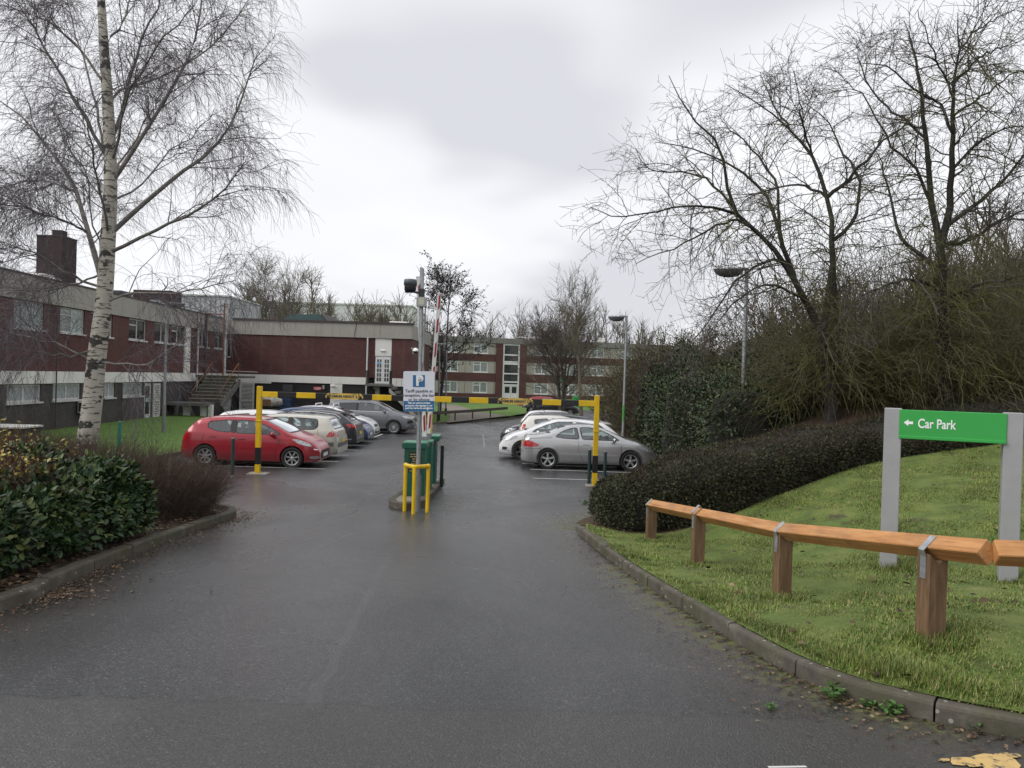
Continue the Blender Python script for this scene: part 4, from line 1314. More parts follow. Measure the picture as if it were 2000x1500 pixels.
    if detail >= 2:
        for path in gaps: add('panel_gap', ribbon(path, 0.011), 'LR', M_GAP, 0.002, ch=False)
        for x, z in handles:
            add('door_handle', [(x - 0.10, z - 0.018), (x + 0.10, z - 0.018), (x + 0.10, z + 0.018), (x - 0.10, z + 0.018)], 'LR', paint, 0.022, cell=0.05)
            add('handle_recess', [(x - 0.11, z - 0.030), (x + 0.11, z - 0.030), (x + 0.11, z - 0.016), (x - 0.11, z - 0.016)], 'LR', M_GAP, 0.0014, cell=0.05)
    if bpillar: add('pillar_trim', bpillar, 'LR', M_TRIM, 0.0022, ch=False)
    for poly, sd_, mat in trims: add('trim', poly, sd_, mat, 0.006, ch=len(poly) <= 12)
    if chrome_line: add('window_surround', ribbon(chrome_line, 0.022), 'LR', M_CHROME, 0.005, ch=False)
    if plate_f: add('number_plate', [(-0.26, plate_f - 0.055), (0.26, plate_f - 0.055), (0.26, plate_f + 0.055), (-0.26, plate_f + 0.055)], 'F', M_PLATEW, 0.012, ch=False)
    if plate_r: add('number_plate', [(-0.26, plate_r - 0.055), (0.26, plate_r - 0.055), (0.26, plate_r + 0.055), (-0.26, plate_r + 0.055)], 'B', M_PLATEY, 0.012, ch=False)
    for x in xw:
        for sd_ in (-1, 1): wheel(car, x, sd_ * (s.W / 2 - 0.115), Rw, sd_, rim or M_ALLOY, spokes)
    if mirror:
        x, z = mirror
        for sd_ in (-1, 1):
            y = sd_ * (s.W / 2 + 0.07)
            k = MB()
            k.lathe([(0.0, -1.0), (0.55, -0.85), (0.95, -0.3), (1.0, 0.2), (0.8, 0.75), (0.35, 1.0), (0.0, 1.02)], 14, np.c_[(0.0, 0.105, 0), (0, 0, 0.075), (0.055, 0, 0)], (x, y, z))
            m_ = k.build('mirror', paint, car, world=False)
            MB().box((x - 0.052, y, z), (0.008, 0.165, 0.105), bev=0.003).build('mirror_glass', M_CHROME, m_, world=False)
            MB().box((x + 0.01, sd_ * (s.W / 2 - 0.03), z - 0.05), (0.06, 0.12, 0.035), bev=0.01).build('mirror_stalk', M_TRIM, m_, world=False)
    if detail >= 2 and cav:
        bz = s.Bz(0)
        for k, row in enumerate(seats):
            for x in row:
                for y in (-0.36, 0.36):
                    st = MB()
                    th_ = R(14)
                    A = np.array(((math.cos(th_), 0, math.sin(th_)), (0, 1, 0), (-math.sin(th_), 0, math.cos(th_)))) @ np.eye(3)
                    A[:, 2] = (-math.sin(th_), 0, math.cos(th_)); A[:, 0] = (math.cos(th_), 0, math.sin(th_))
                    st.box((x, y, bz - 0.12), (0.14, 0.46, 0.55), A, bev=0.05)
                    so = st.build('seat', M_SEAT, car, world=False)
                    MB().box((x - 0.085, y, bz + 0.22), (0.09, 0.25, 0.15), A, bev=0.04).build('headrest', M_SEAT, so, world=False)
        xd = cav[1] - 0.55
        MB().box((xd + 0.12, 0, bz - 0.09), (0.42, s.W - 0.30, 0.13), bev=0.05).build('dashboard', M_INTER, car, world=False)
        ring = [(xd - 0.22 + 0.06 * math.sin(q), -0.36 + 0.18 * math.cos(q), bz + 0.0 + 0.17 * math.sin(q)) for q in np.linspace(0, 2 * math.pi, 19)]
        MB().tube(ring, 0.014, 6, cap=False).build('steering_wheel', M_INTER, car, world=False)
    if rails:
        x0, x1, yy = rails
        for sd_ in (-1, 1):
            pts = [(x, sd_ * yy, s.T(x) + dz) for x, dz in ((x0, 0.0), (x0 + 0.08, 0.05), ((x0 + x1) / 2, 0.055), (x1 - 0.08, 0.05), (x1, 0.0))]
            MB().tube(pts, 0.018, 8).build('roof_rail', M_SILVER_TRIM, car, world=False)
    if spoiler:
        x, z, wd = spoiler
        MB().prism([(x + 0.16, z + 0.012), (x - 0.10, z - 0.012), (x - 0.095, z - 0.032), (x + 0.14, z - 0.03)], -wd, wd, np.c_[(1.0, 0, 0), (0, 0, 1.0), (0, -1.0, 0)]).build('spoiler', paint, car, world=False)
    if detail >= 2: MB().tube([(-s.L * 0.22, 0, s.T(-s.L * 0.22)), (-s.L * 0.27, 0, s.T(-s.L * 0.22) + 0.16)], [0.012, 0.004], 6).build('aerial', M_TRIM, car, world=False)
    # dark underside
    MB().box((0, 0, 0.165), (s.L * 0.80, s.W * 0.62, 0.10)).build('underbody', M_TRIM, car, world=False)
    return car

def ground_at(x, y): return (x, y, zr(y) - 0.012)
# ---- body shapes ----------------------------------------------------
HATCH_TOP = [(-2.015, 0.50), (-2.005, 0.70), (-1.96, 0.92), (-1.84, 1.06), (-1.66, 1.28), (-1.52, 1.385), (-1.2, 1.44), (-0.6, 1.472), (0.0, 1.465), (0.35, 1.405), (0.7, 1.255), (1.08, 1.06), (1.25, 0.985), (1.55, 0.90), (1.8, 0.78), (1.94, 0.66), (2.0, 0.55), (2.015, 0.48)]
HATCH_BELT = [(-2.02, 1.0), (-1.5, 1.03), (-0.5, 0.985), (0.6, 0.93), (1.2, 0.90), (2.02, 0.85)]
hatch = CarShape(4.03, 1.75, HATCH_TOP, HATCH_BELT)
HATCH_WIN = [[(-1.22, 1.30), (-0.56, 1.362), (-0.56, 1.005), (-0.95, 1.035), (-1.24, 1.14)],
             [(-0.40, 1.362), (0.08, 1.345), (0.42, 1.235), (0.72, 1.09), (0.93, 0.965), (-0.40, 0.99)]]
HATCH_SCR = [('F', [(-0.64, 1.03), (0.64, 1.03), (0.52, 1.385), (-0.52, 1.385)]), ('B', [(-0.56, 1.05), (0.56, 1.05), (0.48, 1.335), (-0.48, 1.335)])]
red = make_car('red_hatchback', 'red five-door hatchback parked nose to the lane behind barrier post', hatch, mat_paint('red_car_paint', (0.30, 0.010, 0.022), 0.15),
    ground_at(-7.56, 23.05), 0.0, (-1.27, 1.25), 0.312, HATCH_WIN, HATCH_SCR, 2,
    heads=[([(1.22, 0.865), (1.42, 0.86), (1.70, 0.765), (1.83, 0.66), (1.70, 0.665), (1.40, 0.75)], 'LR')],
    tails=[([(-1.98, 0.72), (-1.90, 0.92), (-1.72, 0.965), (-1.76, 0.87), (-1.86, 0.74)], 'LR'), ([(0.45, 0.72), (0.72, 0.72), (0.70, 0.95), (0.50, 0.93)], 'B'), ([(-0.45, 0.72), (-0.72, 0.72), (-0.70, 0.95), (-0.50, 0.93)], 'B')],
    gaps=[[(-0.48, 0.98), (-0.47, 0.6), (-0.50, 0.24)], [(0.93, 0.93), (0.80, 0.6), (0.78, 0.25)], [(-1.30, 1.0), (-1.36, 0.72)], [(1.0, 0.955), (1.4, 0.885), (1.78, 0.72)]],
    bpillar=[(-0.55, 1.365), (-0.41, 1.365), (-0.41, 0.99), (-0.55, 1.0)], spokes=7, handles=((-1.05, 0.88), (-0.22, 0.84)), mirror=(0.70, 0.985), plate_f=0.38,
    trims=[(ribbon([(-1.05, 0.62), (0.75, 0.565)], 0.045), 'LR', mat_paint('red_car_paint', (0.30, 0.010, 0.022), 0.15)),
           ([(-0.45, 0.52), (0.45, 0.52), (0.55, 0.36), (0.42, 0.27), (-0.42, 0.27), (-0.55, 0.36)], 'F', M_TRIM), ([(-0.82, 0.38), (-0.66, 0.38), (-0.66, 0.30), (-0.80, 0.30)], 'F', M_CHROME), ([(0.82, 0.38), (0.66, 0.38), (0.66, 0.30), (0.80, 0.30)], 'F', M_CHROME),
           (ribbon([(1.86, 0.58), (1.95, 0.56)], 0.03), 'LR', M_CHROME)],
    cav=(-1.70, 1.12), seats=((-0.25,), (-1.05,)))
# pale Megane-like hatchback, square tail towards the lane
MEG_TOP = [(-2.10, 0.50), (-2.09, 0.70), (-2.03, 0.98), (-1.93, 1.01), (-1.80, 1.30), (-1.70, 1.395), (-1.3, 1.435), (-0.6, 1.46), (0.0, 1.455), (0.4, 1.40), (0.8, 1.24), (1.15, 1.07), (1.35, 0.98), (1.65, 0.90), (1.9, 0.78), (2.05, 0.64), (2.10, 0.50)]
MEG_BELT = [(-2.1, 0.97), (-1.5, 0.985), (-0.4, 0.955), (0.6, 0.93), (2.1, 0.85)]
meg = CarShape(4.2, 1.77, MEG_TOP, MEG_BELT, tr=0.13)
P_CREAM = mat_paint('cream_car_paint', (0.47, 0.455, 0.40), 0.25)
make_car('cream_hatchback', 'cream hatchback with upright rear window, parked tail to the lane behind red car', meg, P_CREAM, ground_at(-7.66, 25.5), math.pi, (-1.28, 1.33), 0.315,
    [[(-1.42, 1.335), (-0.62, 1.372), (-0.62, 0.985), (-1.36, 1.01), (-1.46, 1.10)], [(-0.48, 1.375), (0.14, 1.36), (0.55, 1.235), (0.90, 1.07), (1.02, 0.97), (-0.48, 0.98)]],
    [('F', [(-0.64, 1.03), (0.64, 1.03), (0.52, 1.37), (-0.52, 1.37)]), ('B', [(-0.60, 1.03), (0.60, 1.03), (0.54, 1.33), (-0.54, 1.33)])], 2,
    heads=[([(1.45, 0.83), (1.75, 0.80), (1.98, 0.66), (1.75, 0.66)], 'LR')],
    tails=[([(-2.02, 0.94), (-1.86, 0.97), (-1.72, 0.78), (-1.98, 0.78)], 'LR'), ([(0.52, 0.78), (0.80, 0.78), (0.78, 0.94), (0.62, 0.97)], 'B'), ([(-0.52, 0.78), (-0.80, 0.78), (-0.78, 0.94), (-0.62, 0.97)], 'B')],
    gaps=[[(-0.55, 0.97), (-0.54, 0.6), (-0.58, 0.24)], [(1.0, 0.93), (0.88, 0.6), (0.86, 0.25)], [(-1.45, 1.0), (-1.5, 0.75)]],
    bpillar=[(-0.62, 1.375), (-0.48, 1.375), (-0.48, 0.97), (-0.62, 0.98)], spokes=8, handles=((-1.15, 0.86), (-0.3, 0.84)), mirror=(0.80, 0.98), plate_r=0.62,
    trims=[([(-0.75, 0.58), (0.75, 0.58), (0.72, 0.44), (-0.72, 0.44)], 'B', plain('grey_bumper', (0.12, 0.12, 0.12), 0.6)), (ribbon([(-1.98, 0.55), (-1.75, 0.53)], 0.13), 'LR', plain('grey_bumper', (0.12, 0.12, 0.12), 0.6))],
    cav=(-1.75, 1.2), seats=((-0.25,), (-1.1,)))
# charcoal and white Astra-like hatchbacks
AST_TOP = [(-2.17, 0.50), (-2.16, 0.70), (-2.10, 0.95), (-1.98, 1.04), (-1.72, 1.24), (-1.52, 1.36), (-1.1, 1.435), (-0.5, 1.475), (0.05, 1.465), (0.4, 1.40), (0.8, 1.25), (1.2, 1.07), (1.38, 1.0), (1.7, 0.92), (1.95, 0.80), (2.1, 0.66), (2.17, 0.48)]
AST_BELT = [(-2.17, 1.02), (-1.6, 1.06), (-0.5, 1.0), (0.6, 0.95), (2.17, 0.87)]
ast = CarShape(4.34, 1.81, AST_TOP, AST_BELT, tr=0.20)
AST_WIN = [[(-1.50, 1.21), (-1.30, 1.315), (-1.20, 1.33), (-1.20, 1.07), (-1.38, 1.08)], [(-1.13, 1.345), (-0.52, 1.385), (-0.52, 1.02), (-1.13, 1.06)], [(-0.40, 1.388), (0.12, 1.372), (0.52, 1.25), (0.90, 1.09), (1.04, 0.99), (-0.40, 1.01)]]
AST_SCR = [('F', [(-0.66, 1.05), (0.66, 1.05), (0.53, 1.385), (-0.53, 1.385)]), ('B', [(-0.58, 1.09), (0.58, 1.09), (0.48, 1.34), (-0.48, 1.34)])]
AST_T = [([(-2.10, 0.80), (-2.03, 0.97), (-1.72, 0.98), (-1.86, 0.86)], 'LR'), ([(0.42, 0.82), (0.80, 0.80), (0.80, 0.98), (0.55, 0.96)], 'B'), ([(-0.42, 0.82), (-0.80, 0.80), (-0.80, 0.98), (-0.55, 0.96)], 'B')]
AST_H = [([(1.48, 0.86), (1.80, 0.845), (2.06, 0.70), (2.02, 0.64), (1.75, 0.71)], 'LR')]
AST_G = [[(-0.46, 1.0), (-0.45, 0.6), (-0.5, 0.24)], [(1.03, 0.95), (0.90, 0.6), (0.88, 0.25)], [(-1.42, 1.04), (-1.48, 0.75)]]
AST_CH = [(1.06, 0.985), (-0.46, 1.0), (-1.25, 1.045), (-1.45, 1.075), (-1.54, 1.20), (-1.32, 1.325), (-0.5, 1.40), (0.12, 1.388), (0.53, 1.268), (0.92, 1.1)]
make_car('charcoal_hatchback', 'charcoal hatchback with chrome window line, tail to the lane', ast, mat_paint('charcoal_car_paint', (0.028, 0.028, 0.033), 0.3), ground_at(-8.05, 30.1), math.pi, (-1.30, 1.36), 0.335,
    AST_WIN, AST_SCR, 2, heads=AST_H, tails=AST_T, gaps=AST_G, spokes=10, handles=((-1.15, 0.90), (-0.22, 0.88)), mirror=(0.82, 1.0), plate_r=0.60, chrome_line=AST_CH, cav=(-1.75, 1.25), seats=((-0.2,), (-1.05,)), spoiler=(-1.62, 1.36, 0.52),
    trims=[([(-0.6, 0.36), (0.6, 0.36), (0.6, 0.28), (-0.6, 0.28)], 'B', M_TRIM), (ribbon([(-2.0, 0.40), (-1.8, 0.38)], 0.03), 'LR', M_CHROME)])
make_car('white_hatchback', 'white hatchback parked nose to the lane beside the silver coupe', ast, mat_paint('white_car_paint', (0.66, 0.66, 0.67), 0.0), ground_at(1.78, 27.75), math.pi, (-1.30, 1.36), 0.335,
    AST_WIN, AST_SCR, 2, heads=AST_H + [([(0.42, 0.66), (0.80, 0.66), (0.80, 0.78), (0.5, 0.73)], 'F'), ([(-0.42, 0.66), (-0.80, 0.66), (-0.80, 0.78), (-0.5, 0.73)], 'F')], tails=AST_T, gaps=AST_G, spokes=5, rim=M_ALLOYD, handles=((-1.15, 0.90), (-0.22, 0.88)), mirror=(0.82, 1.0), plate_f=0.42,
    chrome_line=AST_CH, cav=(-1.75, 1.25), seats=((-0.2,), (-1.05,)), spoiler=(-1.66, 1.37, 0.54),
    trims=[([(-0.42, 0.68), (0.42, 0.68), (0.36, 0.56), (-0.36, 0.56)], 'F', M_TRIM), ([(-0.6, 0.40), (0.6, 0.40), (0.5, 0.27), (-0.5, 0.27)], 'F', M_TRIM), ([(1.86, 0.45), (2.06, 0.47), (2.06, 0.36), (1.92, 0.36)], 'LR', M_TRIM), (ribbon([(1.80, 0.335), (2.10, 0.36)], 0.025), 'LR', M_CHROME)])
# silver coupe-cabriolet
CC_TOP = [(-2.17, 0.48), (-2.16, 0.72), (-2.11, 0.93), (-2.0, 1.02), (-1.6, 1.05), (-1.25, 1.13), (-0.95, 1.28), (-0.68, 1.375), (-0.3, 1.42), (0.1, 1.405), (0.45, 1.31), (0.85, 1.14), (1.15, 1.015), (1.5, 0.93), (1.8, 0.82), (2.02, 0.68), (2.13, 0.57), (2.17, 0.46)]
CC_BELT = [(-2.17, 0.99), (-1.4, 0.985), (-0.5, 0.945), (0.7, 0.905), (2.17, 0.84)]
cc = CarShape(4.34, 1.76, CC_TOP, CC_BELT, tr=0.20, tumble=0.46)
P_SILV = mat_paint('silver_car_paint', (0.44, 0.44, 0.445), 0.7, 0.26)
make_car('silver_coupe', 'silver coupe with long boot lid, parked tail to the lane beside barrier post', cc, P_SILV, ground_at(2.52, 25.0), 0.0, (-1.33, 1.28), 0.322,
    [[(-1.12, 1.03), (-0.86, 1.21), (-0.60, 1.30), (-0.42, 1.325), (-0.34, 0.975), (-0.75, 0.985)], [(-0.34, 1.33), (-0.02, 1.335), (0.36, 1.25), (0.72, 1.09), (0.94, 0.955), (-0.25, 0.968)]],
    [('F', [(-0.62, 1.02), (0.62, 1.02), (0.46, 1.335), (-0.46, 1.335)]), ('B', [(-0.52, 1.12), (0.52, 1.12), (0.42, 1.325), (-0.42, 1.325)])], 2,
    heads=[([(1.40, 0.83), (1.70, 0.78), (2.0, 0.62), (1.7, 0.66)], 'LR')],
    tails=[([(-2.09, 0.70), (-2.10, 0.82), (-1.98, 0.915), (-1.62, 0.79), (-1.62, 0.72), (-1.85, 0.70)], 'LR'), ([(0.40, 0.72), (0.82, 0.72), (0.78, 0.92), (0.55, 0.88)], 'B'), ([(-0.40, 0.72), (-0.82, 0.72), (-0.78, 0.92), (-0.55, 0.88)], 'B')],
    gaps=[[(-0.38, 0.96), (-0.36, 0.6), (-0.18, 0.24)], [(0.98, 0.91), (0.98, 0.6), (0.92, 0.25)], [(-1.20, 1.0), (-2.05, 0.95)], [(-1.55, 0.66), (-2.12, 0.63)]],
    spokes=5, handles=((-0.12, 0.82),), mirror=(0.74, 0.975), plate_r=0.80, cav=(-1.05, 1.10), seats=((-0.18,),),
    trims=[(ribbon([(-0.95, 0.52), (0.88, 0.50)], 0.035), 'LR', M_SILVER_TRIM), (ribbon([(-0.95, 0.27), (0.9, 0.26)], 0.03), 'LR', M_SILVER_TRIM), (ribbon([(-2.05, 0.33), (-1.75, 0.27)], 0.03), 'LR', M_SILVER_TRIM)])
# grey SUV
SUV_TOP = [(-2.345, 0.55), (-2.34, 0.85), (-2.30, 1.08), (-2.18, 1.25), (-1.98, 1.54), (-1.84, 1.62), (-1.3, 1.665), (-0.5, 1.685), (0.1, 1.66), (0.5, 1.57), (0.9, 1.38), (1.22, 1.19), (1.4, 1.12), (1.8, 1.05), (2.1, 0.97), (2.28, 0.84), (2.345, 0.58)]
SUV_BELT = [(-2.35, 1.16), (-1.5, 1.17), (0.0, 1.11), (1.0, 1.06), (2.35, 0.98)]
suv = CarShape(4.69, 1.81, SUV_TOP, SUV_BELT, bot=0.24, tumble=0.34)
make_car('grey_sports_utility', 'grey sports utility vehicle parked nose to the lane before white fascia', suv, mat_paint('grey_car_paint', (0.17, 0.175, 0.19), 0.45), ground_at(-7.25, 39.8), 0.0, (-1.37, 1.31), 0.36,
    [[(-1.78, 1.37), (-1.55, 1.50), (-0.62, 1.55), (-0.62, 1.16), (-1.50, 1.21)], [(-0.52, 1.555), (0.12, 1.54), (0.58, 1.40), (0.92, 1.22), (1.0, 1.13), (-0.52, 1.155)]],
    [('F', [(-0.66, 1.20), (0.66, 1.20), (0.56, 1.55), (-0.56, 1.55)]), ('B', [(-0.62, 1.24), (0.62, 1.24), (0.52, 1.53), (-0.52, 1.53)])], 2,
    heads=[([(1.72, 0.96), (2.02, 0.93), (2.26, 0.80), (2.10, 0.79), (1.8, 0.86)], 'LR')], tails=[([(-2.30, 0.95), (-2.22, 1.12), (-1.9, 1.10), (-2.0, 1.0)], 'LR')],
    gaps=[[(-0.56, 1.12), (-0.55, 0.7), (-0.6, 0.30)], [(1.0, 1.06), (0.90, 0.7), (0.88, 0.32)]], bpillar=[(-0.63, 1.555), (-0.52, 1.555), (-0.52, 1.155), (-0.63, 1.16)],
    spokes=15, handles=((-1.3, 1.0), (-0.3, 0.98)), mirror=(0.84, 1.16), plate_f=0.55, rails=(-1.6, 0.1, 0.56), cav=(-1.95, 1.25), seats=((-0.15,), (-1.05,)), gl_rear=(M_PRIV, (0,)),
    chrome_line=[(1.02, 1.125), (-0.55, 1.14), (-1.52, 1.19), (-1.83, 1.37), (-1.56, 1.52)],
    trims=[([(-0.5, 0.80), (0.5, 0.80), (0.42, 0.62), (-0.42, 0.62)], 'F', M_TRIM), ([(1.98, 0.68), (2.22, 0.74), (2.28, 0.62), (2.02, 0.55)], 'LR', M_TRIM), (ribbon([(1.92, 0.44), (2.12, 0.50), (2.27, 0.64)], 0.045), 'LR', M_CHROME), (ribbon([(-1.0, 0.36), (0.95, 0.35)], 0.05), 'LR', M_SILVER_TRIM)])
# cars further into the rows -------------------------------------------
def simple(name, label, shape, paint, x, y, rz, win, scr, heads, tails, xw, Rw=0.31, detail=2, **k):
    return make_car(name, label, shape, paint, ground_at(x, y), rz, xw, Rw, win, scr, detail, heads=heads, tails=tails, cav=k.pop('cav', (-1.7, 1.15)), mirror=k.pop('mirror', (0.75, 1.0)), **k)
HH = [([(1.22, 0.865), (1.45, 0.86), (1.75, 0.745), (1.83, 0.66), (1.40, 0.75)], 'LR')]
HT_ = [([(-1.98, 0.72), (-1.90, 0.92), (-1.74, 0.95), (-1.80, 0.74)], 'LR'), ([(0.48, 0.72), (0.76, 0.72), (0.72, 0.95), (0.56, 0.95)], 'B'), ([(-0.48, 0.72), (-0.76, 0.72), (-0.72, 0.95), (-0.56, 0.95)], 'B')]
simple('white_car', 'white car mostly hidden between the cream and charcoal hatchbacks', hatch, mat_paint('white_car_paint', (0.66, 0.66, 0.67)), -8.65, 27.75, 0.0, HATCH_WIN, HATCH_SCR, HH, HT_, (-1.27, 1.25))
simple('blue_hatchback', 'blue hatchback squeezed between charcoal hatchback and white car', ast, mat_paint('blue_car_paint', (0.025, 0.060, 0.15), 0.3), -8.1, 32.65, 0.0, AST_WIN, AST_SCR, AST_H, AST_T, (-1.30, 1.36), 0.32, plate_f=0.42)
ws = simple('white_saloon', 'white car with roof bar beside the grey sports utility vehicle', ast, mat_paint('white_car_paint', (0.66, 0.66, 0.67)), -8.3, 35.3, 0.0, AST_WIN, AST_SCR, AST_H, AST_T, (-1.30, 1.36), 0.32, plate_f=0.42,
       trims=[([(-0.42, 0.68), (0.42, 0.68), (0.36, 0.56), (-0.36, 0.56)], 'F', M_TRIM), ([(-0.6, 0.40), (0.6, 0.40), (0.5, 0.27), (-0.5, 0.27)], 'F', M_TRIM)])
for xx_ in (-0.55, 0.25):
    MB().tube([(xx_, -0.56, 1.45), (xx_, -0.54, 1.56), (xx_, 0.54, 1.56), (xx_, 0.56, 1.45)], 0.022, 6).build('roof_bar', M_WHITE, ws, world=False)
FIA_TOP = [(-1.77, 0.50), (-1.765, 0.75), (-1.72, 1.0), (-1.60, 1.20), (-1.42, 1.40), (-1.25, 1.455), (-0.7, 1.49), (-0.1, 1.485), (0.25, 1.42), (0.6, 1.24), (0.88, 1.07), (1.1, 0.99), (1.4, 0.90), (1.62, 0.76), (1.74, 0.60), (1.77, 0.48)]
FIA_BELT = [(-1.77, 1.04), (-1.2, 1.05), (0.0, 0.98), (1.77, 0.88)]
fia = CarShape(3.54, 1.63, FIA_TOP, FIA_BELT)
FIA_WIN = [[(-1.16, 1.33), (-0.62, 1.385), (-0.62, 1.04), (-1.10, 1.07)], [(-0.50, 1.39), (0.02, 1.385), (0.36, 1.25), (0.66, 1.07), (0.74, 0.99), (-0.50, 1.01)]]
FIA_SCR = [('F', [(-0.60, 1.07), (0.60, 1.07), (0.48, 1.40), (-0.48, 1.40)]), ('B', [(-0.54, 1.10), (0.54, 1.10), (0.46, 1.37), (-0.46, 1.37)])]
FIA_T = [([(-1.73, 0.78), (-1.70, 1.02), (-1.56, 1.16), (-1.45, 1.14), (-1.54, 0.98), (-1.60, 0.78)], 'LR'), ([(0.50, 0.80), (0.72, 0.80), (0.62, 1.18), (0.48, 1.16)], 'B'), ([(-0.50, 0.80), (-0.72, 0.80), (-0.62, 1.18), (-0.48, 1.16)], 'B')]
FIA_H = [([(1.15, 0.86), (1.35, 0.85), (1.60, 0.70), (1.40, 0.68)], 'LR')]
simple('small_white_hatchback', 'small white hatchback with upright red tail lights, tail to the lane', fia, mat_paint('warm_white_car_paint', (0.62, 0.60, 0.55)), 2.05, 30.2, 0.0, FIA_WIN, FIA_SCR, FIA_H, FIA_T, (-1.13, 1.16), 0.29, cav=(-1.45, 0.95), plate_r=0.62, mirror=(0.58, 1.02))
simple('dark_blue_hatchback', 'dark navy hatchback with nose to the lane beside the small white hatchback', ast, mat_paint('navy_car_paint', (0.014, 0.017, 0.03), 0.3), 1.75, 32.7, math.pi, AST_WIN, AST_SCR, AST_H, AST_T, (-1.30, 1.36), 0.32, plate_f=0.42,
       trims=[([(-0.5, 0.70), (0.5, 0.70), (0.4, 0.34), (-0.4, 0.34)], 'F', M_TRIM)])
simple('dark_grey_hatchback', 'dark grey hatchback with red tail lights towards the lane', hatch, mat_paint('dark_grey_car_paint', (0.07, 0.07, 0.078), 0.4), 2.45, 35.2, 0.0, HATCH_WIN, HATCH_SCR, HH, HT_, (-1.27, 1.25), plate_r=0.62)
simple('white_estate', 'white hatchback at the far end of the right row, tail to the lane', hatch, mat_paint('white_car_paint', (0.66, 0.66, 0.67)), 2.42, 38.0, 0.0, HATCH_WIN, HATCH_SCR, HH, HT_, (-1.27, 1.25), plate_r=0.62)
simple('dark_saloon', 'black car parked under the wide-crowned bare tree', cc, mat_paint('black_car_paint', (0.016, 0.017, 0.020), 0.2), 4.15, 71.5, 0.0, [], [], [], [], (-1.33, 1.28), 0.32, detail=1)
simple('dark_green_car', 'dark grey-green car parked between a red and a black car', cc, mat_paint('green_grey_car_paint', (0.035, 0.042, 0.042), 0.3), 3.2, 75.2, math.pi, [], [], [], [], (-1.33, 1.28), 0.32, detail=1)
simple('far_red_car', 'red car parked furthest back, before the flats', hatch, mat_paint('red_car_paint', (0.30, 0.010, 0.022), 0.15), 2.55, 79.0, math.pi, [], [], [], [], (-1.27, 1.25), detail=1)
# ================================================================== buildings
def mat_brick(name, axis, c1, c2, mortar, stain=0.25, scale=1.0):
    t = NT(name)
    p = t.pos()
    sx = t.n('ShaderNodeSeparateXYZ', {'Vector': p})
    v = t.n('ShaderNodeCombineXYZ', {0: sx.outputs[axis], 1: sx.outputs['Z'], 2: 0.0}).outputs[0]
    b = t.n('ShaderNodeTexBrick', {'Vector': v, 'Color1': (*c1, 1), 'Color2': (*c2, 1), 'Mortar': (*mortar, 1), 'Scale': 1.0, 'Mortar Size': 0.006, 'Mortar Smooth': 0.2, 'Bias': 0.0, 'Brick Width': 0.225 * scale, 'Row Height': 0.075 * scale})
    c = b.outputs['Color']
    big_n = t.noise(t.mapp(v, (0.5, 0.9, 1)), 1.2, 6, 0.65)
    c = t.mix(1.0, c, t.ramp(big_n, [(0.25, 0.70), (0.55, 1.0), (0.8, 1.25)]), 'MULTIPLY')
    st = t.noise(t.mapp(v, (1.4, 0.12, 1)), 1.5, 5, 0.6)
    c = t.mix(t.math('MULTIPLY', t.ramp(st, [(0.55, 0.0), (0.72, 1.0)]), stain), c, (0.12, 0.105, 0.095))
    return t.pbr(color=c, rough=0.85, normal=t.bump(b.outputs['Fac'], -0.4, 0.006))
def mat_conc(name, c0, c1, streak=0.35, axis='X'):
    t = NT(name)
    p = t.pos()
    f = t.noise(p, 1.7, 6, 0.65)
    c = t.mix(f, c0, c1)
    s_ = t.noise(t.mapp(p, (2.6, 2.6, 0.18)), 1.4, 5, 0.65)
    c = t.mix(t.math('MULTIPLY', t.ramp(s_, [(0.5, 0.0), (0.7, 1.0)]), streak), c, tuple(x * 0.5 for x in c0))
    return t.pbr(color=c, rough=0.85, normal=t.bump(t.noise(p, 40, 4), 0.25, 0.005))
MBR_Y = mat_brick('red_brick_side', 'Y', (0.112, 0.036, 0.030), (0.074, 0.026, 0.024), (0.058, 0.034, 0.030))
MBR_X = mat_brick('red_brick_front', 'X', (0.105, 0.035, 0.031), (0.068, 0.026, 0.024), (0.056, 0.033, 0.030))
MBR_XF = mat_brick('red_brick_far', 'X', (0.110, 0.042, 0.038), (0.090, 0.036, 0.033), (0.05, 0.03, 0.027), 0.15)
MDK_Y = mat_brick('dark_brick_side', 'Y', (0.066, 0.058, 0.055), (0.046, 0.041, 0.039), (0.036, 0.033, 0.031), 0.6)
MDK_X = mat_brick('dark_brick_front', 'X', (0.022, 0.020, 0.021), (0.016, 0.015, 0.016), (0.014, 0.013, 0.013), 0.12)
M_FASC = mat_conc('fascia_concrete', (0.27, 0.255, 0.225), (0.36, 0.345, 0.31))
M_FASCD = mat_conc('fascia_concrete_dark', (0.15, 0.145, 0.135), (0.22, 0.215, 0.20), 0.6)
M_BAND = mat_conc('white_rendered_band', (0.62, 0.61, 0.57), (0.72, 0.71, 0.68), 0.18)
M_PALE = mat_conc('pale_aggregate_panel', (0.31, 0.29, 0.255), (0.39, 0.365, 0.325), 0.2)
M_COPE = plain('dark_coping', (0.055, 0.045, 0.042), 0.7, var=0.3)
M_UPVC = plain('window_frame_white', (0.66, 0.66, 0.66), 0.4, var=0.08)
M_WFR = plain('window_frame_weathered', (0.50, 0.50, 0.48), 0.55, var=0.25)
M_PANE_D = plain('pane_dark', (0.030, 0.036, 0.040), 0.10, var=0.5, scale=1.5, coat=0.6)
M_PANE_L = plain('pane_net_curtain', (0.24, 0.27, 0.27), 0.22, var=0.3, scale=4, coat=0.6)
M_PANE_B = plain('pane_pale_blind', (0.36, 0.44, 0.43), 0.15, var=0.15, coat=0.6)
M_PANE_F = plain('pane_frosted', (0.30, 0.33, 0.34), 0.3, var=0.2, coat=0.5)
M_ROOF = plain('flat_roof_felt', (0.07, 0.07, 0.07), 0.9, var=0.3)
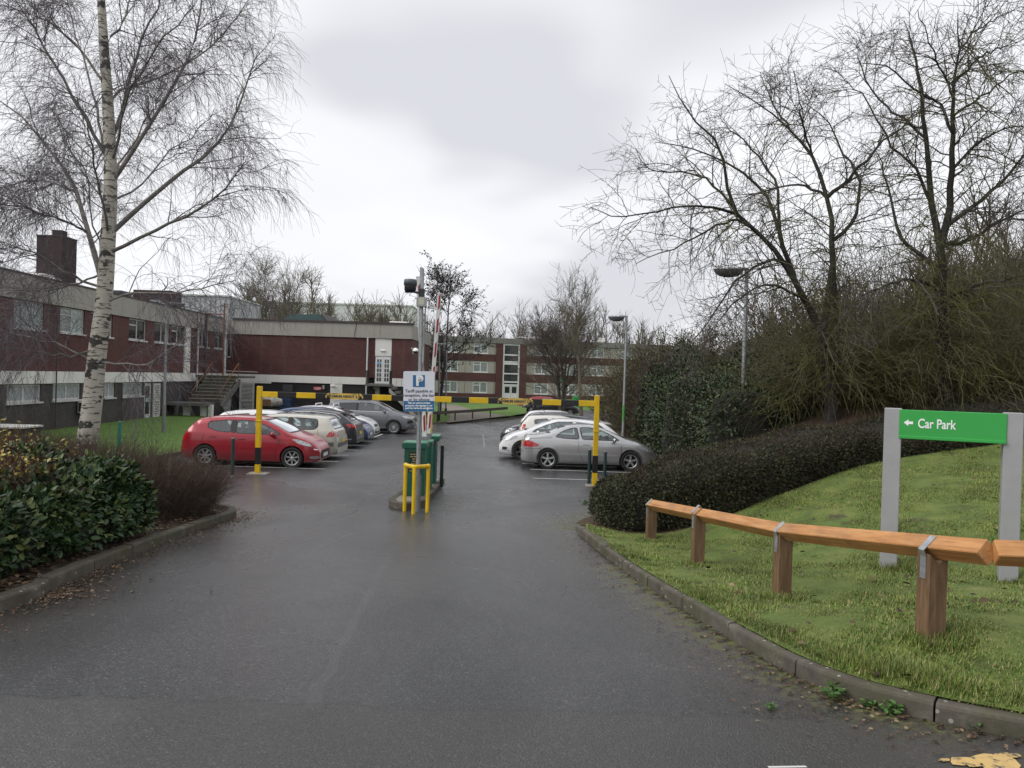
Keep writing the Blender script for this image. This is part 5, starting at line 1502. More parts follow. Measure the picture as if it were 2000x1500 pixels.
M_RUST = plain('rusty_steel', (0.22, 0.085, 0.035), 0.8, var=0.4, scale=9)
M_LOUV = plain('louvre_white', (0.52, 0.52, 0.49), 0.6, var=0.25, scale=9)
class Fac:
    def __init__(s, O, A, N): s.O = np.array(O, float); s.A = np.array(A, float) / np.linalg.norm(A); s.N = np.array(N, float) / np.linalg.norm(N)
    def pt(s, a, z, d=0.0): return s.O + s.A * a + s.N * d + np.array((0, 0, z))
    def box(s, mb, a0, a1, z0, z1, d0, d1, bev=0.0):
        c = s.pt((a0 + a1) / 2, (z0 + z1) / 2, (d0 + d1) / 2)
        mb.box(c, (abs(a1 - a0), abs(d1 - d0), z1 - z0), np.c_[s.A, s.N, (0, 0, 1.0)], bev=bev)
        return mb
    def bx(s, name, mat, parent, *a, **k): return s.box(MB(), *a, **k).build(name, mat, parent)
    def wall(s, name, mat, parent, a0, a1, z0, z1, holes=(), d=0.0, depth=0.16):
        A_ = sorted({a0, a1, *[h[0] for h in holes], *[h[1] for h in holes]}); Z_ = sorted({z0, z1, *[h[2] for h in holes], *[h[3] for h in holes]})
        mb = MB()
        inside = lambda a, z: any(h[0] < a < h[1] and h[2] < z < h[3] for h in holes)
        idx = {}
        V = []
        def vi(a, z, dd):
            k = (round(a, 4), round(z, 4), round(dd, 4))
            if k not in idx: idx[k] = len(V); V.append(s.pt(a, z, dd))
            return idx[k]
        F = []
        for i in range(len(A_) - 1):
            for j in range(len(Z_) - 1):
                if not inside((A_[i] + A_[i + 1]) / 2, (Z_[j] + Z_[j + 1]) / 2):
                    F.append((vi(A_[i], Z_[j], d), vi(A_[i + 1], Z_[j], d), vi(A_[i + 1], Z_[j + 1], d), vi(A_[i], Z_[j + 1], d)))
        for h in list(holes) + [(a0, a1, z0, z1)]:
            c = [(h[0], h[2]), (h[1], h[2]), (h[1], h[3]), (h[0], h[3])]
            for k in range(4):
                p, q = c[k], c[(k + 1) % 4]
                F.append((vi(*p, d), vi(*q, d), vi(*q, d - depth), vi(*p, d - depth)))
        mb.add(V, F)
        return mb.build(name, mat, parent)
    def window(s, parent, a0, a1, z0, z1, layout='2', panes=(M_PANE_D, M_PANE_D), frame=M_UPVC, d=-0.09, fw=0.06, sill=True, name='window'):
        """layout: '1', '2' (one mullion), '3' (mullion, left light with a transom)"""
        mb = MB()
        for q in ((a0, a0 + fw, z0, z1), (a1 - fw, a1, z0, z1), (a0 + fw, a1 - fw, z0, z0 + fw), (a0 + fw, a1 - fw, z1 - fw, z1)): s.box(mb, *q, d - 0.03, d + 0.03)
        lights = []
        if layout == '1': lights = [(a0 + fw, a1 - fw, z0 + fw, z1 - fw, 0)]
        else:
            m = a0 + (a1 - a0) * 0.5
            s.box(mb, m - fw * 0.6, m + fw * 0.6, z0 + fw, z1 - fw, d - 0.028, d + 0.028)
            if layout == '2': lights = [(a0 + fw, m - fw * 0.6, z0 + fw, z1 - fw, 0), (m + fw * 0.6, a1 - fw, z0 + fw, z1 - fw, 1)]
            else:
                t_ = z1 - (z1 - z0) * 0.30
                s.box(mb, a0 + fw, m - fw * 0.6, t_ - fw * 0.5, t_ + fw * 0.5, d - 0.026, d + 0.026)
                lights = [(a0 + fw, m - fw * 0.6, z0 + fw, t_ - fw * 0.5, 0), (a0 + fw, m - fw * 0.6, t_ + fw * 0.5, z1 - fw, 0), (m + fw * 0.6, a1 - fw, z0 + fw, z1 - fw, 1)]
        w = mb.build(name, frame, parent)
        for l in lights: s.bx('pane', panes[l[4]], w, l[0], l[1], l[2], l[3], d - 0.012, d + 0.004)
        if sill: s.bx('sill', frame, w, a0 - 0.06, a1 + 0.06, z0 - 0.07, z0 - 0.003, -0.06, 0.06)
        return w

# ---- brick wing on the left -----------------------------------------
LB = Fac((-18.3 + 0.04 * 49, 0.0, 0.0), (-0.04, 1.0, 0), (1.0, 0.04, 0))
def sY(px):      # distance along the facade for a picture column
    u = (px - 1000 + 12) / 1500.0
    return (-18.3 + 1.96) / (u + 0.04)
ZC, ZF, ZB1, ZB0, ZG = 4.74, 3.85, 1.32, 0.86, -1.75
lb = thing('brick_wing', 'long two-storey dark red brick wing with white band behind the birch', 'building', (-17.8, 32.0, -0.95))
Y0, Y1 = 12.0, 48.75
ups = []
for k, (pa, pb) in enumerate([(13, 78), (103, 155), (None, 32.1), (238, 272), (288, 320), (None, 40.35), (372, 393), (405, 422)]):
    if pa is None: ups.append((pb, pb + 1.85))
    else: ups.append((sY(pa), sY(pa) + 1.85))
ups = [(20.9, 22.75), (23.7, 25.5)] + ups
uh = [(a, b, 2.82, ZF - 0.004) for a, b in ups]
lows = [(20.3, 22.2), (23.3, 25.2), (sY(3), sY(70)), (sY(93), sY(147)), (sY(193), sY(214)), (sY(228), sY(268))]
lh = [(a, b, 0.18, ZB0 - 0.004) for a, b in lows]
dr = (sY(272), sY(285)); lv = (sY(287) + 0.03, sY(300))
LB.wall('upper_brick_wall', MBR_Y, lb, Y0, Y1, ZB1, ZF, uh)
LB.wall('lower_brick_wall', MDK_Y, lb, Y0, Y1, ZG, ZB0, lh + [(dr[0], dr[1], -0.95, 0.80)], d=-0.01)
y = Y0
while y < Y1 - 0.1:
    y2 = min(y + 3.06, Y1)
    LB.bx('fascia_panel', M_FASC, lb, y + 0.008, y2 - 0.008, ZF + 0.002, ZC, -0.2, 0.07)
    LB.bx('white_panel', M_BAND, lb, y + 0.008, y2 - 0.008, ZB0 + 0.002, ZB1 - 0.002, -0.2, 0.06)
    y = y2
LB.bx('coping', M_COPE, lb, Y0, Y1 - 0.4, ZC + 0.002, ZC + 0.07, -0.35, 0.10)
LB.bx('roof', M_ROOF, lb, Y0, Y1 + 0.4, ZC - 0.35, ZC - 0.05, -12.0, -0.21)
LB.bx('interior_core', M_ROOF, lb, Y0, Y1, ZG, ZC - 0.36, -11.8, -0.45)
for i, (a, b) in enumerate(ups):
    LB.window(lb, a, b, 2.85, ZF - 0.02, '1' if i == 2 else ('3' if i % 2 else '2'), (M_PANE_B, M_PANE_B) if i == 2 else ((M_PANE_L, M_PANE_B) if i == 3 else (M_PANE_D, M_PANE_D)), M_WFR, fw=0.055)
for i, (a, b) in enumerate(lows): LB.window(lb, a, b, 0.20, ZB0 - 0.02, '2', (M_PANE_F, M_PANE_F), M_WFR, fw=0.07)
# plain door with glass and a notice, louvred door beside it
dw = LB.box(MB(), dr[0], dr[1], -0.95, 0.80, -0.10, -0.04)
dd = dw.build('door', M_WFR, lb)
LB.bx('pane', M_PANE_D, dd, dr[0] + 0.14, dr[1] - 0.14, -0.72, 0.66, -0.038, -0.030)
LB.bx('notice', plain('notice_pale_blue', (0.42, 0.55, 0.62), 0.5), dd, dr[0] + 0.2, dr[1] - 0.2, -0.12, 0.08, -0.029, -0.026)
def louvre(fac, parent, a0, a1, z0, z1, rows=14, mid=True):
    fr = MB()
    for q in ((a0, a0 + 0.1, z0, z1), (a1 - 0.1, a1, z0, z1), (a0 + 0.1, a1 - 0.1, z0, z0 + 0.1), (a0 + 0.1, a1 - 0.1, z1 - 0.1, z1)): fac.box(fr, *q, 0.0, 0.06)
    fr = fr.build('louvred_door', M_LOUV, parent)
    n = int((z1 - z0 - 0.2) / 0.085)
    for k in range(n):
        z = z0 + 0.1 + (k + 0.5) * (z1 - z0 - 0.2) / n
        c = fac.pt((a0 + a1) / 2, z, 0.025)
        th_ = R(38)
        Ax = np.c_[fac.A, fac.N * math.cos(th_) - np.array((0, 0, math.sin(th_))), fac.N * math.sin(th_) + np.array((0, 0, math.cos(th_)))]
        MB().box(c, (a1 - a0 - 0.2, 0.075, 0.012), Ax).build('slat', M_LOUV, fr)
    if mid: fac.bx('mid_rail', M_LOUV, fr, a0 + 0.1, a1 - 0.1, (z0 + z1) / 2 - 0.04, (z0 + z1) / 2 + 0.04, 0.0, 0.062)
louvre(LB, lb, lv[0], lv[1], -0.92, 0.78)
M_PIPE = plain('downpipe_dark', (0.06, 0.045, 0.045), 0.6)
M_PIPEW = plain('downpipe_white', (0.58, 0.58, 0.57), 0.5)
for px, r, mat, z0, z1 in [(92, 0.025, M_PIPE, -0.9, ZF), (163, 0.05, M_PIPE, -0.9, 2.6), (222, 0.03, M_PIPE, -0.95, ZB0), (369, 0.05, M_PIPEW, 0.2, ZC)]:
    a = sY(px)
    MB().tube([LB.pt(a, z0, 0.13), LB.pt(a, z1, 0.13)], r, 8).build('downpipe', mat, lb)
LB.bx('white_pilaster', M_BAND, lb, sY(346), sY(356), ZB1, ZF - 0.01, 0.0, 0.08)
# wall unit
ac = LB.bx('air_conditioner', M_WFR, lb, sY(138), sY(138) + 0.95, -0.35, 0.12, 0.06, 0.42, bev=0.02)
LB.bx('fan_grille', M_PANE_D, ac, sY(138) - 0.004, sY(138) + 0.004, -0.30, 0.07, 0.10, 0.38)
# roof-top things
M_CHIM = mat_brick('chimney_brick', 'X', (0.050, 0.028, 0.027), (0.040, 0.023, 0.023), (0.03, 0.022, 0.021), 0.1)
cz0 = ZC - 0.1
ch = thing('brick_chimney', 'broad dark brick chimney block with small stub on the flat roof', 'chimney', (-19.6, 33.5, cz0))
ca = P(72, 458, 33.0); cb = P(122, 463, 33.0)
MB().box(((ca[0] + cb[0]) / 2, 33.55, (cz0 + ca[2]) / 2), (cb[0] - ca[0], 1.1, ca[2] - cz0)).build('stack', M_CHIM, ch)
MB().box(((ca[0] + cb[0]) / 2 + 0.08, 33.6, ca[2] + 0.14), (0.42, 0.42, 0.30)).build('stub', M_CHIM, ch)
MB().box(((ca[0] + cb[0]) / 2, 33.55, ca[2] - 0.03), (cb[0] - ca[0] + 0.04, 1.14, 0.06)).build('cap', M_COPE, ch)
vt = P(100, 540, 30.5)
vd = thing('roof_vent', 'pale domed ventilator on the roof edge before the chimney', 'roof vent', (vt[0] - 0.4, 30.5, ZC))
MB().lathe([(0.62, -0.15), (0.62, 0.02), (0.75, 0.06), (0.70, 0.16), (0.45, 0.30), (0.2, 0.36), (0, 0.37)], 20, c=(vt[0] - 0.4, 30.5, ZC + 0.07)).build('dome', M_LOUV, vd)
MB().box((vt[0] - 0.4, 30.5, ZC - 0.06), (1.3, 1.3, 0.12)).build('kerb_upstand', M_WFR, vd)
M_SHEET = plain('grey_sheet_cladding', (0.34, 0.355, 0.37), 0.55, var=0.12)
pp_ = thing('rooftop_plant_room', 'pale grey clad plant room on the roof left of chimney', 'plant room', (-23.0, 27, ZC - 0.1))
MB().box((-23.0, 27, ZC + 0.40), (4.4, 8.0, 1.0)).build('cladding', M_SHEET, pp_)
MB().box((-23.0, 27, ZC + 0.92), (4.6, 8.2, 0.07)).build('roof_edge', M_COPE, pp_)
q = P(330, 574, 43.0)
ph_ = thing('brick_penthouse', 'small dark brick roof hut with pale window above the wing', 'roof hut', (q[0] - 1.0, 43.0, ZC - 0.1))
MB().box((q[0] - 0.9, 43.6, (ZC + q[2]) / 2), (2.1, 1.4, q[2] - ZC + 0.35)).build('walls', M_CHIM, ph_)
MB().box((q[0] - 0.55, 42.89, ZC + 0.42), (0.95, 0.02, 0.36)).build('window', M_PANE_L, ph_)
q = P(235, 573, 36.0)
tag(MB().box((q[0] - 0.8, 36.5, ZC + 0.16), (1.7, 1.0, 0.5), bev=0.05).build('roof_box', plain('dark_roof_box', (0.05, 0.05, 0.055), 0.6), loc=(q[0] - 0.8, 36.5, ZC - 0.1)), 'dark low ventilation box on the roof beyond the birch trunk', 'roof box')

# external stair in the inner corner
st = thing('external_stair', 'mossy concrete external stair with rusty posts in the building corner', 'stair', (-16.9, 42.0, -1.2))
M_MOSS = mat_conc('mossy_concrete', (0.055, 0.055, 0.035), (0.10, 0.095, 0.07), 0.4)
M_DKCON = mat_conc('dark_concrete', (0.085, 0.08, 0.075), (0.14, 0.135, 0.125), 0.4)
M_TREAD = mat_conc('pale_tread_edge', (0.19, 0.185, 0.14), (0.26, 0.25, 0.19), 0.3)
x0 = P(376, 750, 41.5)[0]; x1 = P(436, 750, 41.5)[0]
za, zb_ = -0.20, 1.22
MB().box((-17.15, 40.3, za - 0.07), (2.6, 1.5, 0.14)).build('lower_landing', M_DKCON, st)
MB().box((-16.75, 44.6, zb_ - 0.06), (3.1, 1.7, 0.12)).build('upper_landing', M_DKCON, st)
n = 8
for k in range(n):
    z = za + (zb_ - za) * (k + 1) / (n + 0.0)
    yy = 41.05 + 2.7 * k / n
    tr = MB().box(((x0 + x1) / 2, yy + 0.18, z - 0.10), (x1 - x0, 0.36, 0.17)).build('step', M_MOSS, st)
    MB().box(((x0 + x1) / 2, yy + 0.16, z), (x1 - x0 + 0.01, 0.40, 0.035)).build('tread', M_TREAD, tr)
MB().prism([(41.0, -0.35), (43.8, 1.05), (43.8, 0.75), (41.3, -0.55)], x1 + 0.005, x1 + 0.12, np.c_[(0, 1.0, 0), (0, 0, 1.0), (1.0, 0, 0)]).build('stringer', M_DKCON, st)
for px, w in [(362, 0.32), (395, 0.26), (409, 0.2)]:
    q = P(px, 800, 40.3)
    MB().box((q[0], 40.5, (za - 0.14 - 1.6) / 2), (w, 0.25, 1.6 - 0.14 + za + 0.06)).build('support', M_BAND, st)
for px, y0_, y1_, mat, r in [(438.5, 735, 592, M_RUST, 0.05), (403, 735, 612, M_BLK, 0.085)]:
    a_ = P(px - 3, y0_, 44.0); b_ = P(px, y1_, 44.0)
    MB().tube([(a_[0], 44.0, zb_ - 0.1), tuple(b_)], r, 8).build('rusty_post' if mat is M_RUST else 'flue_pipe', mat, st)
a_ = P(403, 613, 44.0); b_ = P(438, 614, 44.0)
MB().tube([a_, b_], 0.035, 8).build('cross_bar', M_RUST, st)
for dx in (x0 + 0.1, x1 - 0.05):
    MB().tube([(dx, 41.2, 0.35), (dx, 43.9, 1.95)], 0.025, 6).build('handrail', M_RUST, st)
    MB().tube([(dx, 43.9, 1.95), (dx, 43.9, 1.15)], 0.02, 6).build('handrail_post', M_RUST, st)
    MB().tube([(dx, 41.2, 0.35), (dx, 41.2, -0.2)], 0.02, 6).build('handrail_post', M_RUST, st)

# ---- brick block facing the car park ---------------------------------
XB0 = -18.3; XB1 = P(803, 700, 49)[0]
FB = Fac((0, 49.0, 0.0), (1.0, 0, 0), (0, -1.0, 0))
fx = lambda px: P(px, 740, 49.0)[0]
mbk = thing('brick_block', 'two-storey brick block with concrete fascia and white double doors facing the car park', 'building', ((XB0 + XB1) / 2, 52.0, zr(49)))
DX0, DX1 = fx(731), fx(763.5)
FB.wall('upper_brick_wall', MBR_X, mbk, XB0 + 0.02, XB1, ZB1, ZF, [(DX0, DX1, ZB1, ZF), (fx(441), fx(450), 2.35, 3.55)] )
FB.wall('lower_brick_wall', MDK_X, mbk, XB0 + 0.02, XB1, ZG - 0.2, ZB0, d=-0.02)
FB.window(mbk, fx(441), fx(450), 2.37, 3.53, '1', (M_PANE_D, M_PANE_D), M_WFR, fw=0.04, sill=False)
xs_ = [XB0 + 0.08, fx(545), fx(648), fx(740), XB1 + 0.05]
for a, b in zip(xs_[:-1], xs_[1:]):
    FB.bx('fascia_panel', M_FASC, mbk, a + 0.006, b - 0.006, ZF + 0.002, ZC, -0.2, 0.07)
xs_ = [XB0 + 0.06, fx(648), DX0 - 0.42]
for a, b in zip(xs_[:-1], xs_[1:]):
    FB.bx('white_panel', M_BAND, mbk, a + 0.006, b - 0.006, ZB0 + 0.002, ZB1 - 0.002, -0.2, 0.05)
FB.bx('white_panel', M_BAND, mbk, DX0 - 0.40, DX1 + 0.0, ZB0 + 0.002, ZB1 - 0.38, -0.2, 0.03)
k = 0
x = DX1 + 0.02
while x < XB1 - 0.05:
    FB.bx('ribbed_panel', M_BAND, mbk, x, min(x + 0.155, XB1), ZB0 - 0.05, ZB1 - 0.002, -0.2, 0.03 + 0.02 * (k % 2)); x += 0.165; k += 1
FB.bx('coping', M_COPE, mbk, XB0 + 0.4, XB1 + 0.12, ZC + 0.002, ZC + 0.13, -0.3, 0.13)
FB.bx('roof', M_ROOF, mbk, XB0, XB1, ZC - 0.3, ZC - 0.04, -11.0, -0.22)
FB.bx('interior_core', M_ROOF, mbk, XB0 + 0.3, XB1 - 0.25, ZG - 0.2, ZC - 0.32, -10.8, -0.45)
SR = Fac((XB1, 49.0, 0), (0, 1.0, 0), (1.0, 0, 0))
MBR_S = MBR_Y
SR.bx('end_wall', MBR_S, mbk, 0.005, 11.0, ZG - 0.2, ZF, -0.22, -0.005)
SR.bx('end_fascia', M_FASC, mbk, -0.068, 11.0, ZF + 0.003, ZC, -0.2, 0.055)
# panel over the door, double doors with small panes
FB.bx('door_panel', M_BAND, mbk, DX0 + 0.01, DX1 - 0.01, 2.72, ZF - 0.01, -0.12, 0.0)
ds = FB.box(MB(), DX0 + 0.02, DX1 - 0.02, 0.96, 2.70, -0.14, -0.05).build('door_frame', M_UPVC, mbk)
mid = (DX0 + DX1) / 2
for a, b in ((DX0 + 0.06, mid - 0.01), (mid + 0.01, DX1 - 0.06)):
    lf = FB.bx('door', M_UPVC, mbk, a, b, 0.97, 2.62, -0.048, -0.01)
    for r_ in range(5):
        for c_ in range(2):
            w_ = (b - a - 0.22) / 2
            a_ = a + 0.09 + c_ * (w_ + 0.04)
            z_ = 1.10 + r_ * 0.29
            FB.bx('pane', M_PANE_D, lf, a_, a_ + w_, z_, z_ + 0.24, -0.009, -0.004)
FB.bx('notice', plain('notice_blue', (0.20, 0.45, 0.62), 0.5), mbk, DX0 + 0.14, mid - 0.09, 2.23, 2.33, -0.002, 0.004)
M_LAMPW = plain('lamp_white', (0.78, 0.78, 0.75), 0.4, var=0.02)
for px, z in ((746.5, 3.05), (651, 0.73), (735, 0.66)):
    FB.bx('bulkhead_light', M_LAMPW, mbk, fx(px) - 0.15, fx(px) + 0.15, z - 0.04, z + 0.06, 0.08 if z < 1 else 0.004, 0.20 if z < 1 else 0.09, bev=0.02)
MB().tube([FB.pt(fx(716.5), ZB0 - 2.3, 0.14), FB.pt(fx(717), ZF, 0.14)], 0.05, 8).build('downpipe', M_PIPEW, mbk)
FB.bx('lower_pilaster', M_BAND, mbk, fx(646), fx(669), zr(49), ZB0 - 0.004, -0.02, 0.03)
for k in range(9): FB.bx('pilaster_groove', M_WFR, mbk, fx(646) + 0.03, fx(669) - 0.03, zr(49) + 0.12 + 0.26 * k, zr(49) + 0.13 + 0.26 * k, 0.03, 0.034)
FB.bx('corner_pillar', M_LOUV, mbk, fx(441), fx(451.5), zr(49), ZB0 - 0.004, -0.01, 0.10)
louvre(FB, mbk, fx(469), fx(497.5), zr(49) + 0.05, ZB0 - 0.06, mid=True)
FB.bx('louvre_top', M_BAND, mbk, fx(452), fx(530), ZB0 - 0.10, ZB0 - 0.003, 0.0, 0.04)
sg = FB.bx('warning_sign', plain('sign_red', (0.42, 0.045, 0.035), 0.5), mbk, fx(613), fx(628.5), 0.42, 0.64, 0.0, 0.02)
text_mesh('lettering', 'NO PARKING', 0.075, M_LETW, sg, np.c_[FB.A, (0, 0, 1.0), FB.N], FB.pt(fx(620.7), 0.55, 0.023), bold=0.003)
FB.bx('lettering_line', M_LETW, sg, fx(616), fx(625), 0.46, 0.485, 0.02, 0.023)
FB.bx('wall_box', M_GREY_METAL, mbk, fx(804), fx(808), 2.9, 3.3, 0.0, 0.14)
FB.bx('wall_box', plain('box_grey', (0.3, 0.31, 0.31)), mbk, fx(631), fx(634.5), 0.5, 0.75, 0.0, 0.1)
FB.bx('electric_panel', plain('panel_charcoal', (0.045, 0.046, 0.05), 0.5), mbk, fx(553), fx(573), 0.28, 0.72, 0.0, 0.08)
MB().tube([FB.pt(fx(437), 1.48, 0.25), FB.pt(fx(505), 1.46, 0.25)], 0.03, 6).build('wall_rail', M_LOUV, mbk)
MB().tube([FB.pt(fx(694), ZC, 0.09), FB.pt(fx(691), ZF + 0.3, 0.09), FB.pt(fx(690), ZF - 0.03, 0.09), FB.pt(fx(716), ZF - 0.06, 0.06), FB.pt(fx(745), ZF - 0.10, 0.05), FB.pt(fx(764), ZF - 0.06, 0.06)], 0.013, 5).build('cable', M_BLK, mbk)
q = P(807, 680, 48.9)
cmn = thing('security_camera', 'white dome camera on bracket at the brick block corner', 'camera', (XB1 + 0.15, 48.85, 3.1))
MB().box((XB1 + 0.15, 48.93, 3.25), (0.3, 0.08, 0.1)).build('bracket', M_LOUV, cmn)
MB().lathe([(0.0, 0.2), (0.10, 0.17), (0.20, 0.02), (0.20, -0.03), (0.0, -0.03)], 16, c=(XB1 + 0.30, 48.8, 3.1)).build('dome_hood', M_LAMPW, cmn)
MB().lathe([(0.15, -0.03), (0.13, -0.11), (0.06, -0.16), (0, -0.165)], 16, c=(XB1 + 0.30, 48.8, 3.1)).build('dome_glass', M_PANE_D, cmn)
tag(MB().box((P(788, 640, 52)[0] - 0.3, 52.0, ZC + 0.20), (1.2, 0.8, 0.36), bev=0.04).build('rooflight', M_LAMPW, loc=(P(788, 640, 52)[0] - 0.3, 52.0, ZC)), 'white box rooflight on the brick block roof', 'rooflight')
# landing and steps below the double doors
ld = thing('door_landing', 'concrete landing with black rails and steps under white double doors', 'stair', (mid, 48.2, zr(48)))
FB.bx('slab', M_DKCON, ld, DX0 - 0.35, DX1 + 0.15, 0.80, 0.93, 0.06, 1.25)
FB.bx('post', M_FASC, ld, fx(737), fx(745), zr(48.5), 0.79, 0.35, 0.65)
n = 9
for k in range(n):
    a = DX1 + 0.16 + 0.26 * k; z = 0.78 - 0.245 * k
    FB.bx('step', M_DKCON, ld, a, a + 0.30, z - 0.17, z, 0.08, 1.15)
FB.A_ = FB.A
MB().prism([(DX1 + 0.1, 0.72), (DX1 + 2.5, -1.55), (DX1 + 2.2, -1.55), (DX1 + 0.1, 0.45)], 47.74, 47.82, np.c_[(1.0, 0, 0), (0, 0, 1.0), (0, 1.0, 0)]).build('stringer', M_FASC, ld)
for a in (DX0 - 0.3, DX1 + 0.1):
    for z in (1.75,): MB().tube([FB.pt(a, z, 0.15), FB.pt(a, z, 1.2)], 0.025, 6).build('top_rail', M_BLK, ld)
    for d_ in np.linspace(0.2, 1.2, 8): MB().tube([FB.pt(a, 0.93, d_), FB.pt(a, 1.75, d_)], 0.012, 5).build('baluster', M_BLK, ld)
# green clad roof light behind the parapet
gr = thing('green_rooflight', 'dark green sheet clad raised roof behind the parapet', 'roof', (P(590, 632, 54)[0], 54, ZC - 0.2))
M_GRN = plain('green_cladding', (0.045, 0.085, 0.085), 0.5, var=0.15)
pa = [P(x_, y_, 54.0) for x_, y_ in [(530, 640), (566, 615), (575, 613.5), (628, 614), (641, 632), (641, 645)]]
MB().prism([(p[0], p[2]) for p in pa], 54.0, 58.0, np.c_[(1.0, 0, 0), (0, 0, 1.0), (0, 1.0, 0)]).build('cladding', M_GRN, gr)
MB().prism([(pa[3][0] - 0.02, pa[3][2] + 0.08), (pa[4][0] + 0.06, pa[4][2] + 0.05), (pa[4][0] + 0.0, pa[4][2] - 0.10), (pa[3][0], pa[3][2] - 0.02)], 53.9, 58.1, np.c_[(1.0, 0, 0), (0, 0, 1.0), (0, 1.0, 0)]).build('verge', M_COPE, gr)
# wrapped pallet goods and blue crates against the dark wall
q = P(527, 788, 46.5)
wp = thing('wrapped_bundle', 'film wrapped bundle of brown goods against the dark brick wall', 'wrapped goods', (q[0], 46.5, zr(46.5)))
k = MB()
rg = np.random.default_rng(2)
prof = []
n1, n2 = 18, 12
vs = []
for i in range(n1):
    for j in range(n2):
        a_ = 2 * math.pi * j / n2; t_ = i / (n1 - 1)
        r_ = (0.55 + 0.12 * math.sin(3 * t_ + j)) * (math.sin(math.pi * (0.08 + 0.86 * t_)) ** 0.5) * (1 + rg.uniform(-0.10, 0.10))
        vs.append((q[0] - 0.60 + 1.35 * t_, 46.5 + 0.5 * r_ * math.cos(a_), q[2] + 0.10 + 0.72 * r_ * math.sin(a_)))
fs = [(i * n2 + j, i * n2 + (j + 1) % n2, (i + 1) * n2 + (j + 1) % n2, (i + 1) * n2 + j) for i in range(n1 - 1) for j in range(n2)]
k.add(vs, fs, 0, True)
k.add(vs[:n2], [tuple(range(n2))]); k.add(vs[-n2:], [tuple(reversed(range(n2)))])
k.build('plastic_film', plain('dirty_film', (0.42, 0.40, 0.34), 0.3, var=0.4, scale=5), wp)
MB().box((q[0] - 0.22, 46.12, q[2] + 0.05), (0.78, 0.3, 0.42), bev=0.02).build('cardboard', plain('cardboard', (0.20, 0.11, 0.06), 0.8, var=0.3), wp)
MB().box((q[0] + 0.05, 46.55, (q[2] - 0.3 + zr(46.5)) / 2), (1.1, 0.6, q[2] - 0.3 - zr(46.5))).build('pallet_base', M_WOODD, wp)
q = P(558, 790, 47.5)
bc = thing('blue_crate_stack', 'stack of dark blue crates beside the wrapped bundle', 'crates', (q[0], 47.5, zr(47.5)))
for k in range(6):
    MB().box((q[0], 47.5, zr(47.5) + 0.15 + 0.31 * k), (0.75 - 0.02 * (k % 2), 0.5, 0.29), bev=0.02).build('crate', plain('crate_blue', (0.018, 0.045, 0.10), 0.5, var=0.2), bc)

# ---- far three-storey flats -------------------------------------------
fa = P(838, 740, 94.8); fb = P(1345, 740, 103.7)
fa[2] = fb[2] = 0
dA = fb - fa
FL = Fac((fa[0], fa[1], 0), dA, (dA[1], -dA[0], 0))
def fs_(px):
    d = ray(px, 740)
    t = np.linalg.solve(np.array(((d[0], -FL.A[0]), (d[1], -FL.A[1]))), np.array((fa[0] - CAM[0], fa[1] - CAM[1])))
    return t[1]
LEN = np.linalg.norm(dA)
fl_b = thing('three_storey_flats', 'three-storey block of flats with pale panels and dark brick bands', 'building', (fa[0] + dA[0] / 2, fa[1] + 6, -1.2))
rows = [(4.49, 5.75), (2.12, 3.44), (-0.45, 0.90)]
cols = [(fs_(p) - 0.0, fs_(p) + 1.86) for p in (865, 923.6, 1043.5, 1098, 1152, 1206.8, 1261.5, 1316)]
t0, t1 = fs_(967.5), fs_(1027)
for (z0, z1), (w0, w1) in zip([(4.40, 5.82), (2.03, 3.52), (-0.55, 1.0)], rows):
    for a0, a1 in ((0.0, t0), (t1, LEN)):
        hs = [(c[0], c[1], w0, w1) for c in cols if a0 < c[0] < a1 - 1.9]
        FL.wall('panel_wall', M_PALE, fl_b, a0, a1, z0, z1, hs)
        for h in hs:
            FL.window(fl_b, h[0], h[1], h[2], h[3], '3', (M_PANE_L, M_PANE_L), M_UPVC, d=-0.07, fw=0.10, sill=True)
            FL.bx('panel_joint', M_FASCD, fl_b, h[1] + 0.85, h[1] + 0.90, z0, z1, 0.0, 0.012)
for z0, z1 in [(3.52, 4.40), (1.0, 2.03), (-1.9, -0.55)]:
    for a0, a1 in ((0.0, t0), (t1, LEN)): FL.bx('brick_band', MBR_XF, fl_b, a0, a1, z0 + 0.002, z1 - 0.002, -0.2, 0.05)
g0, g1 = fs_(981), fs_(1013.5)
for a0, a1 in ((t0, g0), (g1, t1)): FL.bx('brick_tower', MBR_XF, fl_b, a0 + 0.002, a1 - 0.002, -1.9, 5.80, -0.2, 0.16)
for a0, a1 in ((0, t0), (t0, t1), (t1, t1 + 9), (t1 + 9, LEN)): FL.bx('roof_fascia', M_FASCD, fl_b, a0 + 0.01, a1 - 0.01, 5.825, 6.5, -0.3, 0.22)
FL.bx('roof', M_ROOF, fl_b, 0, LEN, 6.1, 6.4, -10, -0.31)
FL.bx('interior_core', M_ROOF, fl_b, 0.2, LEN - 0.2, -1.9, 6.08, -9.8, -0.35)
